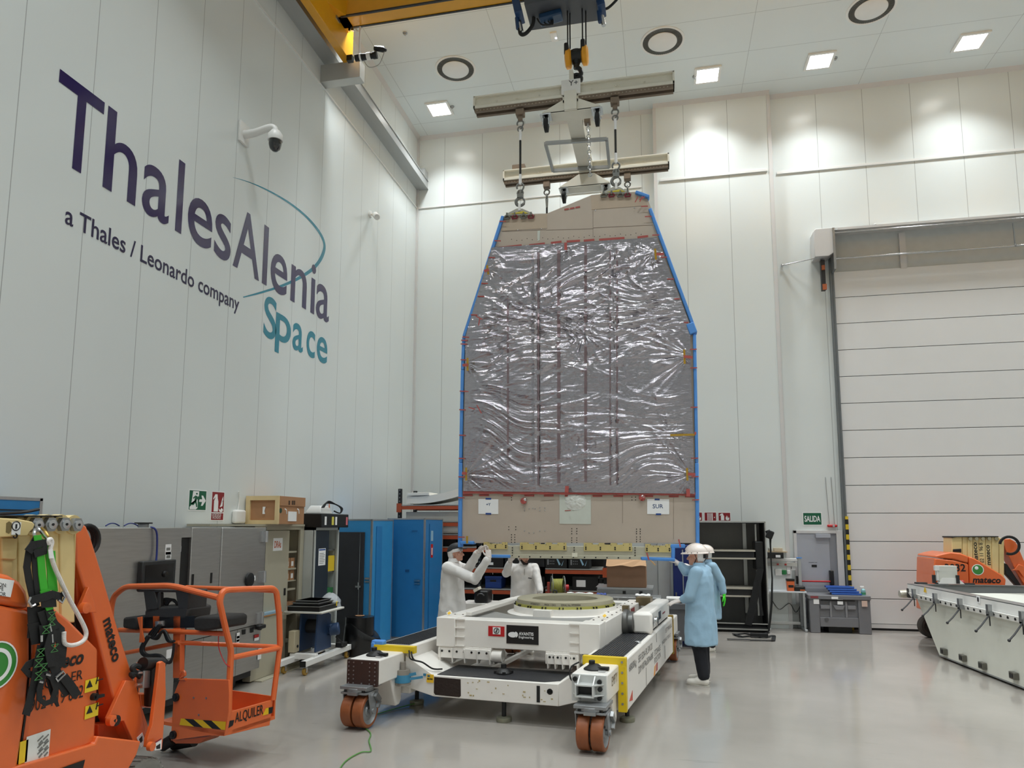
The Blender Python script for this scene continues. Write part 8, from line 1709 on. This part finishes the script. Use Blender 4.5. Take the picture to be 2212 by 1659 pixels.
    if hat == 'helmet':
        HW = mat('helmet_white', (238, 226, 218), .3, coat=.3); rg = []
        for i in range(11):
            th = math.pi/2*i/10; rr = math.cos(th); rg.append([Hp(.112*rr*math.cos(a), -.005+.142*rr*math.sin(a), .045+.118*math.sin(th)) for a in np.linspace(0, 2*math.pi, 33)[:-1]])
        h = MB().loft(rg).build('helmet', HW, t, smooth=60)
        MB().loft([[Hp(q*math.cos(a)*.118, -.005+(.15+(.05 if math.sin(a) > .3 else .0)*max(0, math.sin(a))**2)*q*math.sin(a), z) for a in np.linspace(0, 2*math.pi, 33)[:-1]] for q, z in ((.92, .055), (1.0, .045), (1.02, .034), (.9, .032))]).build('brim', HW, h, smooth=60)
        MB().tube([Hp(0, -.005+.145*math.cos(a), .047+.119*math.sin(a)) for a in np.linspace(.35, math.pi-.35, 14)], .008*k, 6).build('ridge', HW, h); m = MB()
        for a in (.2, .6, 2.5, 2.9, 3.4, 5.9): m.ell(Hp(.119*math.cos(a), -.005+.15*math.sin(a), .05), (.006, .006, .006), 7, 5)
        m.build('vent', mat('vent_dark', (90, 84, 80), .6), h)
        MB().loft([[Hp(.084*q*math.cos(a), -.026+.09*q*math.sin(a), z) for a in np.linspace(math.pi*1.02, 1.98*math.pi, 22)] for q, z in ((1.0, .05), (1.0, .0), (.92, -.04), (.72, -.065))], cap=False).build('hair_net', NET, t, smooth=80)
        for s in (1, -1): MB().tube([Hp(.088*s, .0, .04), Hp(.086*s, -.02, -.02), Hp(.05*s, .03, -.11)], .005*k, 6).build('chin_strap', LETTER, h)
        MB().cbox(Hp(0, -.12, .0), (.1*k, .04*k, .05*k), rz=math.atan2(f.y, f.x)-math.pi/2).build('ratchet', BLACK, h, bevel=.01)
    else:
        CP = mat('cap_black', (34, 36, 40), .6); rg = []
        for i in range(9):
            th = math.pi/2*i/8; rr = math.cos(th)**.8; rg.append([Hp(.095*rr*math.cos(a), -.022+.118*rr*math.sin(a), .035+.107*math.sin(th)+.03*math.sin(a)*rr) for a in np.linspace(0, 2*math.pi, 29)[:-1]])
        h = MB().loft(rg).build('cap', CP, t, smooth=60); MB().loft([[Hp(.075*math.cos(a)*q, .07+.1*q*max(0, math.sin(a)), .062+dz) for a in np.linspace(0, math.pi, 14)] for q, dz in ((.7, .004), (1, .0), (1, -.008), (.7, -.006))]).build('peak', CP, h, smooth=60)
        MB().loft([[Hp(.092*q*math.cos(a), -.016+.108*q*math.sin(a), z+.022*math.sin(a)) for a in np.linspace(0, 2*math.pi, 33)[:-1]] for q, z in ((1.02, .05), (1.05, .03), (1.03, .005))], cap=False).build('hair_net', NET, t, smooth=80)
        MB().loft([[Hp(.09*q*math.cos(a), -.02+.105*q*math.sin(a), z) for a in np.linspace(math.pi*1.0, 2.0*math.pi, 20)] for q, z in ((1.0, .01), (1.0, -.03), (.9, -.065), (.75, -.08))], cap=False).build('net_flap', NET, h, smooth=80)
    return t, Lp, Hp

# white-coated man at the left, hands up at the panel's lower corner
yA = 10.15
pa_ = aty(981, 1200, yA); rh, lh = aty(1056, 1204, 9.76), aty(1033, 1192, 9.8)
person('person in white coat, dark cap and hairnet raising both gloved hands to the panel', (pa_.x-.03, yA), (1, -.05), 1.80,
       {1: (aty(1026, 1252, 9.86), rh, V((-.12, .05, 1)), V((-.2, 1, 0)), V((-.8, .3, .1)), (.05, 1.9, 2.0, 2.0), LATEX), -1: (aty(1010, 1232, 10.2), lh, V((.8, 0, .55)), V((.2, -.6, -.7)), V((0, -.6, .6)), (.5, .7, .8, .9), LATEX)},
       'white', (230, 227, 224), .62, None, 'cap', head_yaw=-.05, head_pitch=.02, lean=.02)
# white-coated man behind the panel
yB_ = 11.5; pb_ = aty(1131, 1250, yB_)
person('person in white coat behind the panel, head hidden, one arm raised', (pb_.x, yB_), (.3, -.95), 1.69,
       {1: (aty(1093, 1238, yB_-.12), aty(1102, 1213, yB_-.3), V((.15, -.2, 1)), V((.2, -1, 0)), V((1, .2, 0)), (.6, .7, .8, .9), LATEX), -1: (aty(1162, 1252, yB_-.1), aty(1168, 1283, yB_-.3), V((.35, -.5, -.6)), V((-.2, .3, -.9)), V((-.8, -.3, 0)), (.4, .5, .5, .6), LATEX)},
       'white', (230, 227, 224), .6, None, 'cap', head_yaw=.45, head_pitch=-.25, beard=True)
# blue-coated man in front
pc_ = atz(1514, 1478, 0); yC = pc_.y+.0
person('nearer person in light blue coat and white helmet steadying the right lower corner', (pc_.x+.03, yC), (-.93, .36), 1.80,
       {-1: (aty(1490, 1288, yC-.2), aty(1471, 1296, yC-.12), V((-.95, .1, -.3)), V((.1, .35, -.9)), V((-.4, .8, .1)), (.25, .2, .25, .3), LATEX), 1: (aty(1483, 1234, yC+.12), aty(1466, 1217, yC+.16), V((-.75, .15, .6)), V((-.3, .2, -.8)), V((.1, -.8, .5)), (.4, .5, .55, .6), LATEX)},
       'blue', (150, 184, 208), .5, None, 'helmet', head_yaw=.12, head_pitch=-.04, step=.03, trousers=(18, 19, 26))
# blue-coated man behind him
GN = mat('glove_green', (70, 226, 40), .45)
pd_ = atz(1535, 1407, 0); yD = pd_.y
person('farther person in light blue coat and helmet, bright green glove on hanging hand', (pd_.x+.0, yD), (-.86, -.3), 1.72,
       {-1: (aty(1557, 1255, yD-.16), aty(1564, 1285, yD-.2), V((.12, -.1, -1)), V((-.9, .2, 0)), V((-.3, -.9, 0)), (.3, .4, .5, .6), GN), 1: (aty(1507, 1250, yD+.1), aty(1493, 1226, yD-.1), V((-.8, -.1, .5)), V((0, .3, -.9)), V((.3, -.7, .4)), (.4, .5, .5, .6), LATEX)},
       'blue', (150, 184, 208), .55, None, 'helmet', head_yaw=-.15, step=-.04)
